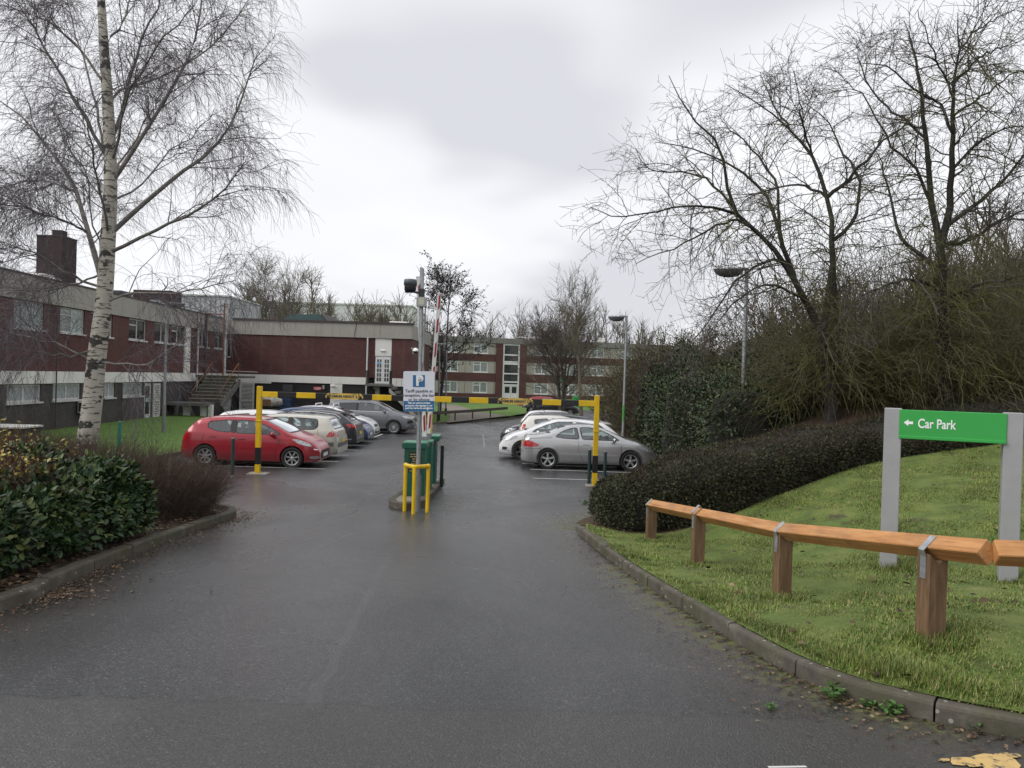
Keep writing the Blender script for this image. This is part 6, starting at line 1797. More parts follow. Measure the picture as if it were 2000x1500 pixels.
# glazed stair strip
gz = MB()
bars = [5.78, 4.45, 3.62, 2.05 + 1.3, 2.05, 1.02, 0.70, 0.40, -1.2]
for z in (5.72, 4.42, 3.55, 3.28, 2.05, 1.0, 0.62): FL.box(gz, g0 + 0.18, g1 - 0.18, z - 0.09, z + 0.09, -0.05, 0.10)
FL.box(gz, g0, g0 + 0.18, -1.2, 5.81, -0.05, 0.12); FL.box(gz, g1 - 0.18, g1, -1.2, 5.81, -0.05, 0.12)
gz = gz.build('stair_glazing', M_UPVC, fl_b)
for z0, z1 in ((4.52, 5.62), (3.65, 4.32), (2.15, 3.18), (1.1, 1.95), (0.72, 0.90)): FL.bx('pane', M_PANE_D, gz, g0 + 0.18, g1 - 0.18, z0, z1, -0.02, 0.02)
FL.bx('spandrel', M_UPVC, gz, g0 + 0.18, g1 - 0.18, 3.37, 3.46, -0.02, 0.05)
mid = (g0 + g1) / 2
for a0, a1 in ((g0 + 0.2, mid - 0.02), (mid + 0.02, g1 - 0.2)):
    dd = FL.bx('entrance_door', M_UPVC, fl_b, a0, a1, -1.25, 0.52, -0.03, 0.06)
    FL.bx('pane', M_PANE_D, dd, a0 + 0.15, a1 - 0.1, -0.40, 0.40, 0.061, 0.07)
tag(FL.bx('green_sign', plain('green_sign_face', (0.02, 0.16, 0.08), 0.5), None, fs_(1090), fs_(1103.5), 1.15, 1.75, 0.06, 0.12), 'small green notice on the brick band behind the bare tree', 'sign')
tag(MB().box(FL.pt(fs_(1180), 6.75, -1.5), (0.9, 0.7, 0.8), bev=0.05).build('roof_unit', M_LAMPW, loc=tuple(FL.pt(fs_(1180), 6.4, -1.5))), 'white box unit standing on the roof of the flats', 'roof unit')
MB().tube([FL.pt(fs_(1012), 6.75, -0.4), FL.pt(fs_(1085), 6.70, -0.4)], 0.06, 6).build('roof_rail', M_LAMPW, fl_b)
# big sheds far behind
gs = thing('grey_shed', 'pale grey corrugated shed standing behind the brick wing roof', 'shed', (-25.5, 64, zr(64)))
a_ = P(348, 577, 62); b_ = P(446, 580, 62)
MB().box(((a_[0] + b_[0]) / 2 - 3, 66, (a_[2] - 1.7) / 2), (b_[0] - a_[0] + 6, 8, a_[2] + 1.7)).build('walls', plain('pale_shed_sheet', (0.42, 0.43, 0.45), 0.6, var=0.08), gs)
for k in range(24):
    x = a_[0] - 5.8 + k * 0.42
    if x < b_[0]: MB().box((x, 61.985, (a_[2] - 1.7) / 2), (0.07, 0.03, a_[2] + 1.6)).build('cladding_rib', plain('pale_shed_rib', (0.34, 0.35, 0.37), 0.6), gs)
MB().box(((a_[0] + b_[0]) / 2 - 3, 66, a_[2] + 0.06), (b_[0] - a_[0] + 6.2, 8.2, 0.12)).build('roof_edge', M_WFR, gs)
wh = thing('far_warehouse', 'long pale warehouse roofline showing through the woodland', 'warehouse', (-25, 172, zr(170)))
a_ = P(560, 592, 165); b_ = P(805, 601, 165)
MB().box(((a_[0] + b_[0]) / 2 - 10, 178, (a_[2] - 1.7) / 2), (b_[0] - a_[0] + 20, 26, a_[2] + 1.7)).build('walls', plain('pale_warehouse_sheet', (0.56, 0.57, 0.58), 0.6, var=0.05), wh)
MB().box(((a_[0] + b_[0]) / 2 - 10, 178, a_[2] + 0.15), (b_[0] - a_[0] + 20.4, 26.4, 0.3)).build('roof_edge', M_WFR, wh)
q = P(1124, 776, 82.0)
tag(MB().box((q[0], 82.0, zr(82) + 0.75), (0.62, 0.7, 1.5), bev=0.05).build('green_box', plain('bright_green_bin', (0.03, 0.24, 0.05), 0.5), loc=(q[0], 82.0, zr(82))), 'bright green upright bin by the flats', 'bin')
# slatted cover at the near left, over a light well
q = P(22, 835, 19.5)
lc = thing('light_well_cover', 'weathered white slatted cover lying above the shrub bed', 'cover', (q[0], 19.5, zr(19.5)))
MB().box((q[0], 19.5, q[2] + 0.03), (1.1, 0.9, 0.05), bev=0.01).build('top', M_LOUV, lc)
MB().box((q[0], 19.5, (q[2] + zr(19.5)) / 2), (1.0, 0.8, q[2] - zr(19.5))).build('brick_upstand', MDK_X, lc)
# ================================================================== plants
def unit(v): return v / (np.linalg.norm(v, axis=-1, keepdims=True) + 1e-9)
def tubes(groups, n=3):
    """groups: list of (pts (B,K,3), rad (B,K)); returns V, F of open tapered tubes"""
    VV, FF = [], []
    base = 0
    for g in groups:
        pts, rad = g[0], g[1]
        m = g[2] if len(g) > 2 else n
        B, K, _ = pts.shape
        if B == 0: continue
        t = np.empty_like(pts)
        t[:, 1:-1] = pts[:, 2:] - pts[:, :-2]; t[:, 0] = pts[:, 1] - pts[:, 0]; t[:, -1] = pts[:, -1] - pts[:, -2]
        t = unit(t)
        ref = np.where(np.abs(t[..., 2:3]) < 0.9, np.array((0, 0, 1.0)), np.array((1.0, 0, 0)))
        a = unit(np.cross(t, ref)); b = np.cross(t, a)
        q = 2 * math.pi * np.arange(m) / m
        ring = pts[:, :, None, :] + rad[:, :, None, None] * (np.cos(q)[None, None, :, None] * a[:, :, None, :] + np.sin(q)[None, None, :, None] * b[:, :, None, :])
        VV.append(ring.reshape(-1, 3))
        i = (np.arange(B)[:, None, None] * K + np.arange(K - 1)[None, :, None]) * m + np.arange(m)[None, None, :]
        j = (np.arange(B)[:, None, None] * K + np.arange(K - 1)[None, :, None]) * m + ((np.arange(m) + 1) % m)[None, None, :]
        FF.append(np.stack([i, j, j + m, i + m], -1).reshape(-1, 4) + base)
        base += B * K * m
    return np.concatenate(VV), np.concatenate(FF)
def grow(start, dirn, length, K, rng, wob=0.15, grav=0.0, up=0.0, r0=0.01, r1=0.003):
    """B branches grown step by step; length, r0, r1 scalars or (B,)"""
    B = len(start)
    length = np.broadcast_to(np.asarray(length, float), (B,)); r0 = np.broadcast_to(np.asarray(r0, float), (B,)); r1 = np.broadcast_to(np.asarray(r1, float), (B,))
    pts = np.empty((B, K, 3)); pts[:, 0] = start
    d = unit(np.asarray(dirn, float))
    st = (length / (K - 1))[:, None]
    for k in range(1, K):
        d = d + rng.normal(0, wob, (B, 3)); d[:, 2] += up - grav * k / K
        d = unit(d)
        pts[:, k] = pts[:, k - 1] + d * st
    w = np.linspace(0, 1, K)[None, :]
    return pts, r0[:, None] * (1 - w) + r1[:, None] * w
def spawn(par, n, rng, t0=0.2, t1=1.0, a0=30, a1=70):
    """n children per parent: start points, directions, radius there, position t"""
    pts, rad = par[0], par[1]
    B, K, _ = pts.shape
    t = rng.uniform(t0, t1, (B, n)) * (K - 1) * 0.999
    i = t.astype(int); f = (t - i)[..., None]
    bi = np.arange(B)[:, None]
    s = pts[bi, i] * (1 - f) + pts[bi, i + 1] * f
    T = unit(pts[bi, i + 1] - pts[bi, i])
    r = rad[bi, i] * (1 - f[..., 0]) + rad[bi, i + 1] * f[..., 0]
    rv = unit(np.cross(T, unit(rng.normal(0, 1, (B, n, 3)))))
    a = np.radians(rng.uniform(a0, a1, (B, n)))[..., None]
    d = np.cos(a) * T + np.sin(a) * rv
    return s.reshape(-1, 3), d.reshape(-1, 3), r.reshape(-1), (t / (K - 1)).reshape(-1)
def explicit(px_pts, Y, r0, r1, K=12, dy=0.0, rng=None):
    """a limb traced by picture points at depth Y, drifting dy in depth towards its tip"""
    n = len(px_pts)
    P3 = [P(x, y, Y + dy * (i / (n - 1)) ** 1.2) for i, (x, y) in enumerate(px_pts)]
    c = np.array(catmull(P3, K))
    if rng is not None: c[1:-1] += rng.normal(0, 0.02, c[1:-1].shape)
    return c[None], np.linspace(r0, r1, K)[None]
def attach(limbs, stems):
    """moves each limb so that it starts on the nearest stem or earlier, thicker limb"""
    done = [(q[0][0], q[1][0]) for q in stems]
    out = []
    for pts, rad in limbs:
        p = pts[0].copy(); s0 = p[0]
        best = None
        for dp, dr in done:
            n = max(2, len(dp) - 1)
            for i in range(0, n):
                dd = math.hypot(dp[i][0] - s0[0], dp[i][2] - s0[2])
                if dr[i] > rad[0][0] * 0.55 and (best is None or dd < best[0]): best = (dd, dp[i])
        if best is not None:
            off = best[1] - s0
            w = np.linspace(1, 0, len(p))[:, None] ** 1.5
            p[:, [0, 2]] += off[[0, 2]] * w
            p[:, 1] += off[1]
        out.append((p[None], rad)); done.append((p, rad[0]))
    return out
def mat_bark(name, c0, c1, moss=None, rough=0.9, sc=8.0):
    t = NT(name)
    p = t.pos()
    c = t.ramp(t.noise(p, sc, 5, 0.65), [(0.3, c0), (0.7, c1)])
    rnd = t.n('ShaderNodeNewGeometry').outputs['Random Per Island']
    c = t.mix(1.0, c, t.ramp(rnd, [(0.0, 0.7), (1.0, 1.3)]), 'MULTIPLY')
    if moss: c = t.mix(t.ramp(t.noise(p, 1.3, 4), [(0.45, 0.0), (0.68, moss[1])]), c, moss[0])
    return t.pbr(color=c, rough=rough, spec=0.25)
def mat_leaf(name, cols, rough=0.45, spec=0.4, tiny=0.0):
    t = NT(name)
    rnd = t.n('ShaderNodeNewGeometry').outputs['Random Per Island']
    n = len(cols)
    c = t.ramp(rnd, [(i / (n - 1), q) for i, q in enumerate(cols)])
    c = t.mix(1.0, c, t.ramp(t.noise(t.pos(), 2.0, 4), [(0.3, 0.65), (0.7, 1.3)]), 'MULTIPLY')
    return t.pbr(color=c, rough=rough, spec=spec)
def leaf_mesh(pos, axis, nrm, size, wid, six=False, fold=0.18):
    """flat folded leaves: pos (N,3) base, axis direction, nrm face normal"""
    axis = unit(axis); side = unit(np.cross(axis, nrm)); up = np.cross(side, axis)
    L = size[:, None]; Wd = (size * wid)[:, None]
    N = len(pos)
    if six:
        v = [pos, pos + axis * L * 0.30 + side * Wd * 0.45 + up * L * fold * 0.3, pos + axis * L * 0.68 + side * Wd * 0.40 + up * L * fold * 0.25, pos + axis * L - up * L * 0.05, pos + axis * L * 0.68 - side * Wd * 0.40 + up * L * fold * 0.25, pos + axis * L * 0.30 - side * Wd * 0.45 + up * L * fold * 0.3]
        V = np.stack(v, 1).reshape(-1, 3)
        b = np.arange(N)[:, None] * 6
        F = np.concatenate([b + np.array(q) for q in ((0, 1, 2, 3), (0, 3, 4, 5))], 0)
    else:
        v = [pos, pos + axis * L * 0.5 + side * Wd * 0.5 + up * L * fold * 0.4, pos + axis * L, pos + axis * L * 0.5 - side * Wd * 0.5 + up * L * fold * 0.4]
        V = np.stack(v, 1).reshape(-1, 3)
        b = np.arange(N)[:, None] * 4
        F = b + np.array((0, 1, 2, 3))
    return V, F
M_BIRCH_TWIG = mat_bark('birch_twig', (0.095, 0.082, 0.090), (0.16, 0.14, 0.152))
M_BARK = mat_bark('dark_bark', (0.022, 0.020, 0.018), (0.055, 0.050, 0.046), ((0.045, 0.050, 0.018), 0.6))
M_TWIG = mat_bark('cherry_twig', (0.050, 0.044, 0.040), (0.105, 0.092, 0.082))
M_TWIGM = mat_bark('mossy_twig', (0.060, 0.055, 0.032), (0.13, 0.12, 0.06), ((0.12, 0.125, 0.035), 0.8))
M_TWIGB = mat_bark('brown_shrub_twig', (0.048, 0.034, 0.026), (0.098, 0.070, 0.054))
M_TWIGO = mat_bark('olive_shrub_twig', (0.065, 0.054, 0.032), (0.13, 0.11, 0.066))
M_TWIGR = mat_bark('red_shrub_twig', (0.055, 0.022, 0.018), (0.10, 0.044, 0.034))
def mat_birch_bark():
    t = NT('birch_bark')
    p = t.pos()
    f = t.noise(p, 3.0, 5, 0.6)
    c = t.mix(f, (0.36, 0.33, 0.27), (0.55, 0.52, 0.46))
    band = t.noise(t.mapp(p, (5.0, 5.0, 26.0)), 1.0, 4, 0.55, 0.4)
    dk = t.ramp(band, [(0.55, 0.0), (0.60, 1.0)])
    c = t.mix(t.math('MULTIPLY', dk, 0.85), c, (0.040, 0.035, 0.030))
    scar = t.noise(t.mapp(p, (2.2, 2.2, 3.2)), 1.6, 3, 0.5)
    c = t.mix(t.ramp(scar, [(0.585, 0.0), (0.61, 0.95)]), c, (0.022, 0.020, 0.018))
    z = t.n('ShaderNodeSeparateXYZ', {'Vector': p}).outputs['Z']
    low = t.math('MULTIPLY', t.ramp(z, [(0.0, 1.0), (0.45, 0.0)]), t.ramp(t.noise(t.mapp(p, (9, 9, 5)), 2.0, 5, 0.7), [(0.40, 0.0), (0.52, 1.0)]))
    c = t.mix(low, c, (0.030, 0.027, 0.024))
    return t.pbr(color=c, rough=0.75, normal=t.bump(t.math('ADD', band, scar), 0.5, 0.02))
M_BIRCH = mat_birch_bark()

# ---- silver birch ---------------------------------------------------------
rng = np.random.default_rng(11)
BY = 14.0
bt = thing('birch_tree', 'tall bare silver birch with white peeling trunk and drooping twigs', 'tree', tuple(P(163, 905, BY)[:2]) + (zr(14) + 0.1,))
tr = explicit([(160, 960), (168, 880), (180, 790), (190, 690), (203, 590), (211, 470), (216, 350), (211, 210), (203, 90), (196, -30), (190, -160), (186, -300)], BY, 0.205, 0.035, 40)
tr[1][0] = np.interp(np.linspace(0, 1, 40), [0, 0.08, 0.3, 0.6, 1.0], [0.225, 0.185, 0.155, 0.105, 0.03])
V, F = tubes([(tr[0], tr[1], 14)])
big('trunk', V, F, M_BIRCH, bt, smooth=True)
limbs = []
def lb_(pts, r, dy): limbs.append(explicit(pts, BY, r * 0.82, 0.006, 12, dy, rng))
lb_([(222, 468), (290, 402), (355, 345), (415, 295), (462, 225), (490, 155), (505, 100)], 0.060, 0.8)
lb_([(226, 492), (290, 458), (350, 430), (410, 400), (455, 350), (480, 315)], 0.045, -1.3)
lb_([(226, 375), (272, 295), (335, 190), (378, 95), (395, -10), (400, -120)], 0.052, -0.8)
lb_([(222, 262), (250, 175), (275, 90), (310, 5), (340, -90)], 0.045, 1.2)
lb_([(216, 205), (245, 175), (330, 145), (400, 100), (460, 40), (500, -20)], 0.030, 0.6)
lb_([(208, 305), (165, 230), (110, 130), (60, 45), (10, -30)], 0.045, -0.8)
lb_([(190, 575), (172, 500), (150, 400), (105, 310), (45, 235), (-30, 175)], 0.075, 0.3)
lb_([(158, 470), (120, 440), (50, 410), (-30, 395)], 0.03, -1.0)
lb_([(150, 385), (90, 360), (30, 355), (-40, 370)], 0.028, 1.2)
lb_([(200, 160), (150, 90), (95, 40), (40, -10), (-20, -50)], 0.032, 0.9)
lb_([(200, 520), (178, 440), (165, 340), (120, 270), (100, 200)], 0.022, 1.6)
lb_([(230, 380), (280, 355), (330, 300), (380, 260), (420, 210)], 0.026, 2.2)
lb_([(210, 585), (260, 565), (330, 570), (400, 560), (460, 548)], 0.030, -0.9)
lb_([(200, 700), (250, 705), (300, 705), (350, 670), (400, 640)], 0.024, -0.8)
lb_([(186, 700), (130, 675), (70, 660), (0, 640), (-60, 640)], 0.026, 0.2)
lb_([(182, 670), (120, 690), (60, 685), (-20, 675)], 0.022, -0.9)
lb_([(204, 560), (130, 530), (60, 490), (-10, 470)], 0.03, -0.7)
lb_([(205, 545), (150, 560), (80, 570), (-10, 560)], 0.026, 1.0)
lb_([(208, 110), (250, 20), (270, -80)], 0.03, 0.2)
lb_([(215, 330), (235, 250), (265, 160), (330, 70), (380, 10)], 0.034, -2.0)
lb_([(213, 300), (190, 200), (150, 60), (120, -60)], 0.034, 2.0)
lb_([(216, 430), (230, 330), (290, 230), (330, 150)], 0.034, 3.0)
lb_([(214, 450), (200, 380), (180, 280), (150, 190)], 0.034, -2.6)
limbs = attach(limbs, [tr])
L1 = (np.concatenate([l[0] for l in limbs]), np.concatenate([l[1] for l in limbs]))
s, d, r, t = spawn(L1, 14, rng, 0.2, 1.0, 28, 62)
d[:, 2] += 0.10
L2 = grow(s, d, rng.uniform(0.7, 1.7, len(s)) * (1.15 - 0.62 * t), 7, rng, 0.16, 0.12, 0.05, np.minimum(r * 0.55, 0.011), 0.0035)
s, d, r, t = spawn(L2, 9, rng, 0.15, 1.0, 25, 65)
L3 = grow(s, d, rng.uniform(0.35, 0.95, len(s)), 6, rng, 0.14, 0.42, 0.0, np.minimum(r * 0.7, 0.0045), 0.0022)
s, d, r, t = spawn(L3, 5, rng, 0.2, 1.0, 20, 55)
d[:, 2] -= 0.35
L4 = grow(s, d, rng.uniform(0.20, 0.62, len(s)), 3, rng, 0.15, 0.60, 0.0, 0.0024, 0.0015)
# twigs straight off the limbs' ends
s, d, r, t = spawn(L1, 26, rng, 0.45, 1.0, 30, 75)
L5 = grow(s, d, rng.uniform(0.4, 1.0, len(s)), 6, rng, 0.15, 0.40, 0.0, np.minimum(r * 0.5, 0.006), 0.0024)
V, F = tubes([(L1[0], L1[1], 8)])
big('limbs', V, F, mat_bark('birch_limb', (0.11, 0.10, 0.095), (0.30, 0.28, 0.26)), bt, smooth=True)
V, F = tubes([(L2[0], L2[1], 4), (L3[0], L3[1], 3), (L4[0], L4[1], 3), (L5[0], L5[1], 3)])
o = big('crown', V, F, M_BIRCH_TWIG, bt)
tag(o, kind='stuff')

# ---- two cherries on the bank ----------------------------------------------
def C7(pts): return [(x / 2.142 + 1150, y / 2.142) for x, y in pts]
def cherry(name, label, Y, base_px, limbs_, seed, stems, n2=13, n3=7, n4=3, mossy_low=True):
    rng = np.random.default_rng(seed)
    b = P(base_px[0], base_px[1], Y)
    zb = float(bank_z(np.array([b[0]]), np.array([b[1]]))[0]) if callable(bank_z) else 0
    t = thing(name, label, 'tree', (b[0], b[1], zb - 0.05))
    st = [explicit([(base_px[0], base_px[1] + 60)] + q, Y, r0, r1, 14, dy, rng) for q, r0, r1, dy in stems]
    V, F = tubes([(q[0], q[1], 9) for q in st])
    big('trunk', V, F, M_BARK, t, smooth=True)
    L1 = attach([explicit(C7(q), Y, r, 0.006, 14, dy, rng) for q, r, dy in limbs_], st)
    L1 = (np.concatenate([l[0] for l in L1]), np.concatenate([l[1] for l in L1]))
    s, d, r, tt = spawn(L1, n2, rng, 0.12, 0.98, 30, 75)
    L2 = grow(s, d, rng.uniform(0.5, 1.7, len(s)) * (1.2 - 0.8 * tt), 8, rng, 0.14, 0.22, 0.035, np.minimum(r * 0.6, 0.015), 0.004)
    s, d, r, tt = spawn(L2, n3, rng, 0.15, 1.0, 30, 70)
    L3 = grow(s, d, rng.uniform(0.25, 0.9, len(s)), 5, rng, 0.13, 0.10, 0.03, np.minimum(r * 0.65, 0.0065), 0.003)
    s, d, r, tt = spawn(L3, n4, rng, 0.15, 1.0, 40, 80)
    L4 = grow(s, d, rng.uniform(0.05, 0.28, len(s)), 3, rng, 0.1, 0.0, 0.02, 0.0038, 0.0024)
    # drooping mossy shoots low on the limbs and stems
    sl, dl, rl, tl = spawn(L1, 7, rng, 0.0, 0.30, 50, 100)
    ss, dss, rs, ts = spawn((np.concatenate([q[0] for q in st]), np.concatenate([q[1] for q in st])), 70, rng, 0.30, 1.0, 60, 100)
    D1 = grow(np.r_[sl, ss], np.r_[dl, dss], rng.uniform(0.6, 1.9, len(sl) + len(ss)), 8, rng, 0.2, 0.35, 0.02, 0.010, 0.004)
    s, d, r, tt = spawn(D1, 6, rng, 0.2, 1.0, 30, 70)
    D2 = grow(s, d, rng.uniform(0.2, 0.8, len(s)), 5, rng, 0.2, 0.35, 0.0, 0.0055, 0.003)
    V, F = tubes([(D1[0], D1[1], 4), (D2[0], D2[1], 3)])
    tag(big('low_shoots', V, F, M_TWIGM, t), kind='stuff')
    V, F = tubes([(L1[0], L1[1], 7), (L2[0][:0], L2[1][:0], 4)])
    big('limbs', V, F, M_BARK, t, smooth=True)
    V, F = tubes([(L2[0], L2[1], 4), (L3[0], L3[1], 3), (L4[0], L4[1], 3)])
    o = big('crown', V, F, M_TWIG, t)
    tag(o, kind='stuff')
    return t, L1
c1 = cherry('cherry_tree', 'bare spreading cherry tree leaning over the evergreen shrubs', 15.5, (1622, 770),
    [([(970, 1390), (900, 1260), (830, 1120), (740, 1010), (600, 850), (560, 640), (440, 490), (335, 315)], 0.075, -0.6),
     ([(850, 1150), (800, 1000), (770, 900), (720, 790), (600, 690), (430, 630), (270, 600)], 0.055, 1.2),
     ([(985, 1400), (1010, 1250), (1025, 1080), (1015, 930), (985, 780), (930, 650), (860, 560), (740, 450), (570, 350)], 0.075, 0.5),
     ([(1000, 830), (1080, 760), (1180, 660), (1250, 580), (1360, 490), (1430, 400)], 0.045, 0.8),
     ([(605, 850), (520, 840), (440, 850), (290, 880), (120, 915), (0, 880)], 0.032, -1.2),
     ([(740, 1010), (650, 950), (570, 950), (450, 1000), (330, 1060), (190, 1110)], 0.034, -0.9),
     ([(985, 780), (900, 740), (800, 760), (700, 800), (560, 830)], 0.03, 1.8),
     ([(940, 660), (900, 500), (900, 420), (880, 270)], 0.024, -0.8),
     ([(830, 1120), (740, 1110), (640, 1160), (560, 1250), (480, 1370), (380, 1480)], 0.034, -1.8),
     ([(900, 1260), (800, 1210), (700, 1210), (580, 1300), (500, 1420)], 0.03, -1.0),
     ([(600, 850), (500, 740), (400, 720), (250, 720), (190, 640)], 0.028, 0.7),
     ([(860, 560), (800, 440), (760, 330), (740, 270)], 0.022, 0.9),
     ([(1030, 1000), (1130, 900), (1140, 740), (1080, 640), (1000, 490), (900, 410)], 0.045, 1.6),
     ([(920, 950), (880, 850), (830, 730), (720, 620), (620, 540), (560, 500)], 0.04, 2.0)],
    21, [([(1618, 740), (1610, 690), (1603, 640)], 0.14, 0.085, 0.0), ([(1630, 730), (1640, 660), (1630, 560), (1625, 480)], 0.10, 0.05, 0.8)])
c2 = cherry('tall_cherry_tree', 'tall bare cherry tree with upright stems behind the green sign', 15.0, (1850, 800),
    [([(1440, 1150), (1415, 950), (1385, 760), (1370, 560), (1355, 350), (1330, 230), (1290, 110)], 0.075, 0.4),
     ([(1470, 1080), (1500, 850), (1505, 650), (1500, 450), (1515, 280), (1515, 75)], 0.075, -0.4),
     ([(1520, 930), (1620, 850), (1720, 750), (1790, 660), (1850, 560)], 0.05, -0.8),
     ([(1490, 600), (1420, 470), (1330, 420), (1210, 320), (1080, 300)], 0.03, -1.2),
     ([(1505, 400), (1590, 290), (1660, 250), (1760, 200)], 0.026, 0.8),
     ([(1515, 250), (1580, 170), (1700, 100)], 0.022, 0.4),
     ([(1510, 420), (1440, 320), (1380, 230), (1320, 90)], 0.024, -0.8),
     ([(1400, 850), (1330, 700), (1230, 600), (1130, 420), (1020, 340)], 0.034, 0.9),
     ([(1370, 560), (1270, 480), (1180, 400), (1110, 260), (1110, 170)], 0.028, 1.2),
     ([(1470, 1080), (1580, 1030), (1680, 960), (1780, 900), (1880, 880)], 0.05, 0.8),
     ([(1440, 1150), (1350, 1080), (1270, 1000), (1240, 850), (1200, 720), (1160, 600)], 0.05, 0.5),
     ([(1505, 700), (1600, 600), (1700, 560), (1821, 540)], 0.03, -0.5),
     ([(1500, 500), (1620, 420), (1720, 340), (1821, 330)], 0.026, 0.9),
     ([(1480, 1250), (1600, 1200), (1720, 1180), (1840, 1150)], 0.04, -1.2),
     ([(1460, 1220), (1340, 1180), (1230, 1200), (1120, 1260), (1040, 1340)], 0.04, -1.4)],
    22, [([(1845, 730), (1838, 640), (1825, 540)], 0.135, 0.08, 0.0), ([(1848, 720), (1842, 620), (1838, 505)], 0.11, 0.075, -0.3)])

# ---- thickets: leafless shrubs made of arching stems -----------------------
def thicket(name, label, cat, c, rx, ry, h, n, mat, seed, zf, stem=1.0, wob=0.13, kids=5, kl=(0.3, 0.8), droop=0.05, spread=0.9, leaves=None, r0=0.009, group=None, K=5, tops=None):
    rng = np.random.default_rng(seed)
    zb = float(zf(np.array([c[0]]), np.array([c[1]]))[0])
    t = thing(name, label, cat, (c[0], c[1], zb), group=group)
    a = rng.uniform(0, 2 * math.pi, n); q = np.sqrt(rng.uniform(0, 1, n))
    bx_ = c[0] + rx * 0.75 * q * np.cos(a); by_ = c[1] + ry * 0.75 * q * np.sin(a)
    s = np.c_[bx_, by_, zf(bx_, by_) - 0.05]
    d = np.c_[np.cos(a) * q * spread * 0.6, np.sin(a) * q * spread * 0.6, np.ones(n)] + rng.normal(0, 0.12, (n, 3))
    L = h * rng.uniform(0.62, 1.05, n) * (1.0 - 0.22 * q ** 2)
    S = grow(s, d, L, K, rng, wob, droop, 0.0, r0 * stem, r0 * 0.35)
    s, d, r, tt = spawn(S, kids, rng, 0.2, 1.0, 20, 60)
    d[:, 2] += 0.15
    T2 = grow(s, d, rng.uniform(kl[0], kl[1], len(s)), 3, rng, 0.2, droop * 1.8, 0.02, np.minimum(r * 0.7, 0.006 * stem), 0.0024 * stem)
    V, F = tubes([(S[0], S[1], 3), (T2[0], T2[1], 3)])
    o = big('stems', V, F, mat, t)
    tag(o, kind='stuff')
    if leaves:
        m, size, wid, lm, lo = leaves
        all_ = T2[0]
        i = rng.integers(0, len(all_), m); k = rng.integers(1, 3, m)
        p = all_[i, k]
        zrel = (p[:, 2] - zb) / h
        keep = zrel > lo
        p = p[keep]
        ax = unit(rng.normal(0, 1, p.shape) + np.array((0, 0, 0.2))); nr = unit(rng.normal(0, 0.6, p.shape) + np.array((0, 0, 1.0)))
        V, F = leaf_mesh(p, ax, nr, rng.uniform(size * 0.6, size * 1.3, len(p)), wid)
        tag(big('foliage', V, F, lm, t), kind='stuff')
    return t
bz1 = lambda x, y: bank_z(x, y)
M_LEAF_OL = mat_leaf('olive_leaf', [(0.028, 0.030, 0.012), (0.055, 0.052, 0.020), (0.10, 0.085, 0.035)], 0.6)
# right boundary: olive bare shrubs behind the cars, then up the bank
thicket('bare_shrub', 'bare olive-brown shrub at the far end of the right car row', 'shrub', (6.9, 42.5), 2.0, 3.2, 4.5, 260, M_TWIGO, 31, bz1, 2.0, kids=7, kl=(0.4, 1.0), leaves=(9000, 0.10, 0.5, M_LEAF_OL, 0.15), r0=0.012)
thicket('bare_shrub', 'bare olive-brown shrub behind the dark grey hatchback', 'shrub', (7.0, 36.5), 2.1, 3.0, 4.7, 240, M_TWIGO, 32, bz1, 2.2, kids=7, kl=(0.5, 1.4), leaves=(9000, 0.09, 0.5, M_LEAF_OL, 0.15), r0=0.012)
thicket('bare_shrub', 'bare brown shrub rising beside the middle street lamp', 'shrub', (7.2, 30.5), 2.2, 2.8, 4.6, 240, M_TWIGB, 33, bz1, 2.0, kids=7, kl=(0.5, 1.3), leaves=(7000, 0.08, 0.5, M_LEAF_OL, 0.1), r0=0.011)
thicket('bare_shrub', 'tangled bare shrub between evergreen shrubs and cherry tree', 'shrub', (8.6, 23.5), 2.2, 2.4, 4.2, 340, M_TWIGO, 34, bz1, 1.6, kids=8, kl=(0.5, 1.2), r0=0.010, droop=0.12)
thicket('bare_shrub', 'dark tangled thicket under the leaning cherry tree', 'shrub', (9.0, 18.6), 2.0, 1.6, 3.2, 520, M_TWIGM, 35, bz1, 1.3, kids=9, kl=(0.4, 1.1), r0=0.009, droop=0.22, wob=0.2)
thicket('bare_shrub', 'mossy green tangled thicket behind the tall cherry tree', 'shrub', (11.6, 18.8), 2.4, 1.7, 3.2, 520, M_TWIGM, 36, bz1, 1.3, kids=9, kl=(0.4, 1.2), r0=0.009, droop=0.25, wob=0.22)
thicket('bare_shrub', 'grey-brown thicket at the upper end of the brown bank', 'shrub', (15.0, 20.5), 2.8, 2.2, 4.4, 600, M_TWIGM, 37, bz1, 1.5, kids=8, kl=(0.5, 1.4), r0=0.010, droop=0.15, wob=0.18)
thicket('bare_shrub', 'tall grey thicket on the bank top behind both cherries', 'shrub', (12.5, 26.5), 4.5, 2.6, 6.2, 480, M_TWIG, 38, bz1, 2.0, kids=8, kl=(0.6, 1.8), r0=0.013, droop=0.08, wob=0.14)
thicket('bare_shrub', 'tall grey-brown thicket at the bank corner behind the mossy one', 'shrub', (20.5, 26.0), 5.0, 3.0, 7.0, 480, M_TWIGB, 39, bz1, 2.0, kids=8, kl=(0.6, 1.8), r0=0.013, droop=0.08, wob=0.14)
thicket('mossy_thicket', 'low mossy branches drooping over the bank below the tall cherry', 'shrub', (9.9, 16.1), 2.4, 0.9, 3.4, 330, M_TWIGM, 40, bz1, 1.25, kids=9, kl=(0.4, 1.1), r0=0.009, droop=0.50, wob=0.22, spread=1.5)
thicket('mossy_thicket', 'arching mossy shoots round the leaning cherry trunk', 'shrub', (7.2, 16.6), 1.5, 0.9, 3.0, 240, M_TWIGM, 41, bz1, 1.2, kids=9, kl=(0.4, 1.1), r0=0.009, droop=0.45, wob=0.22, spread=1.5)

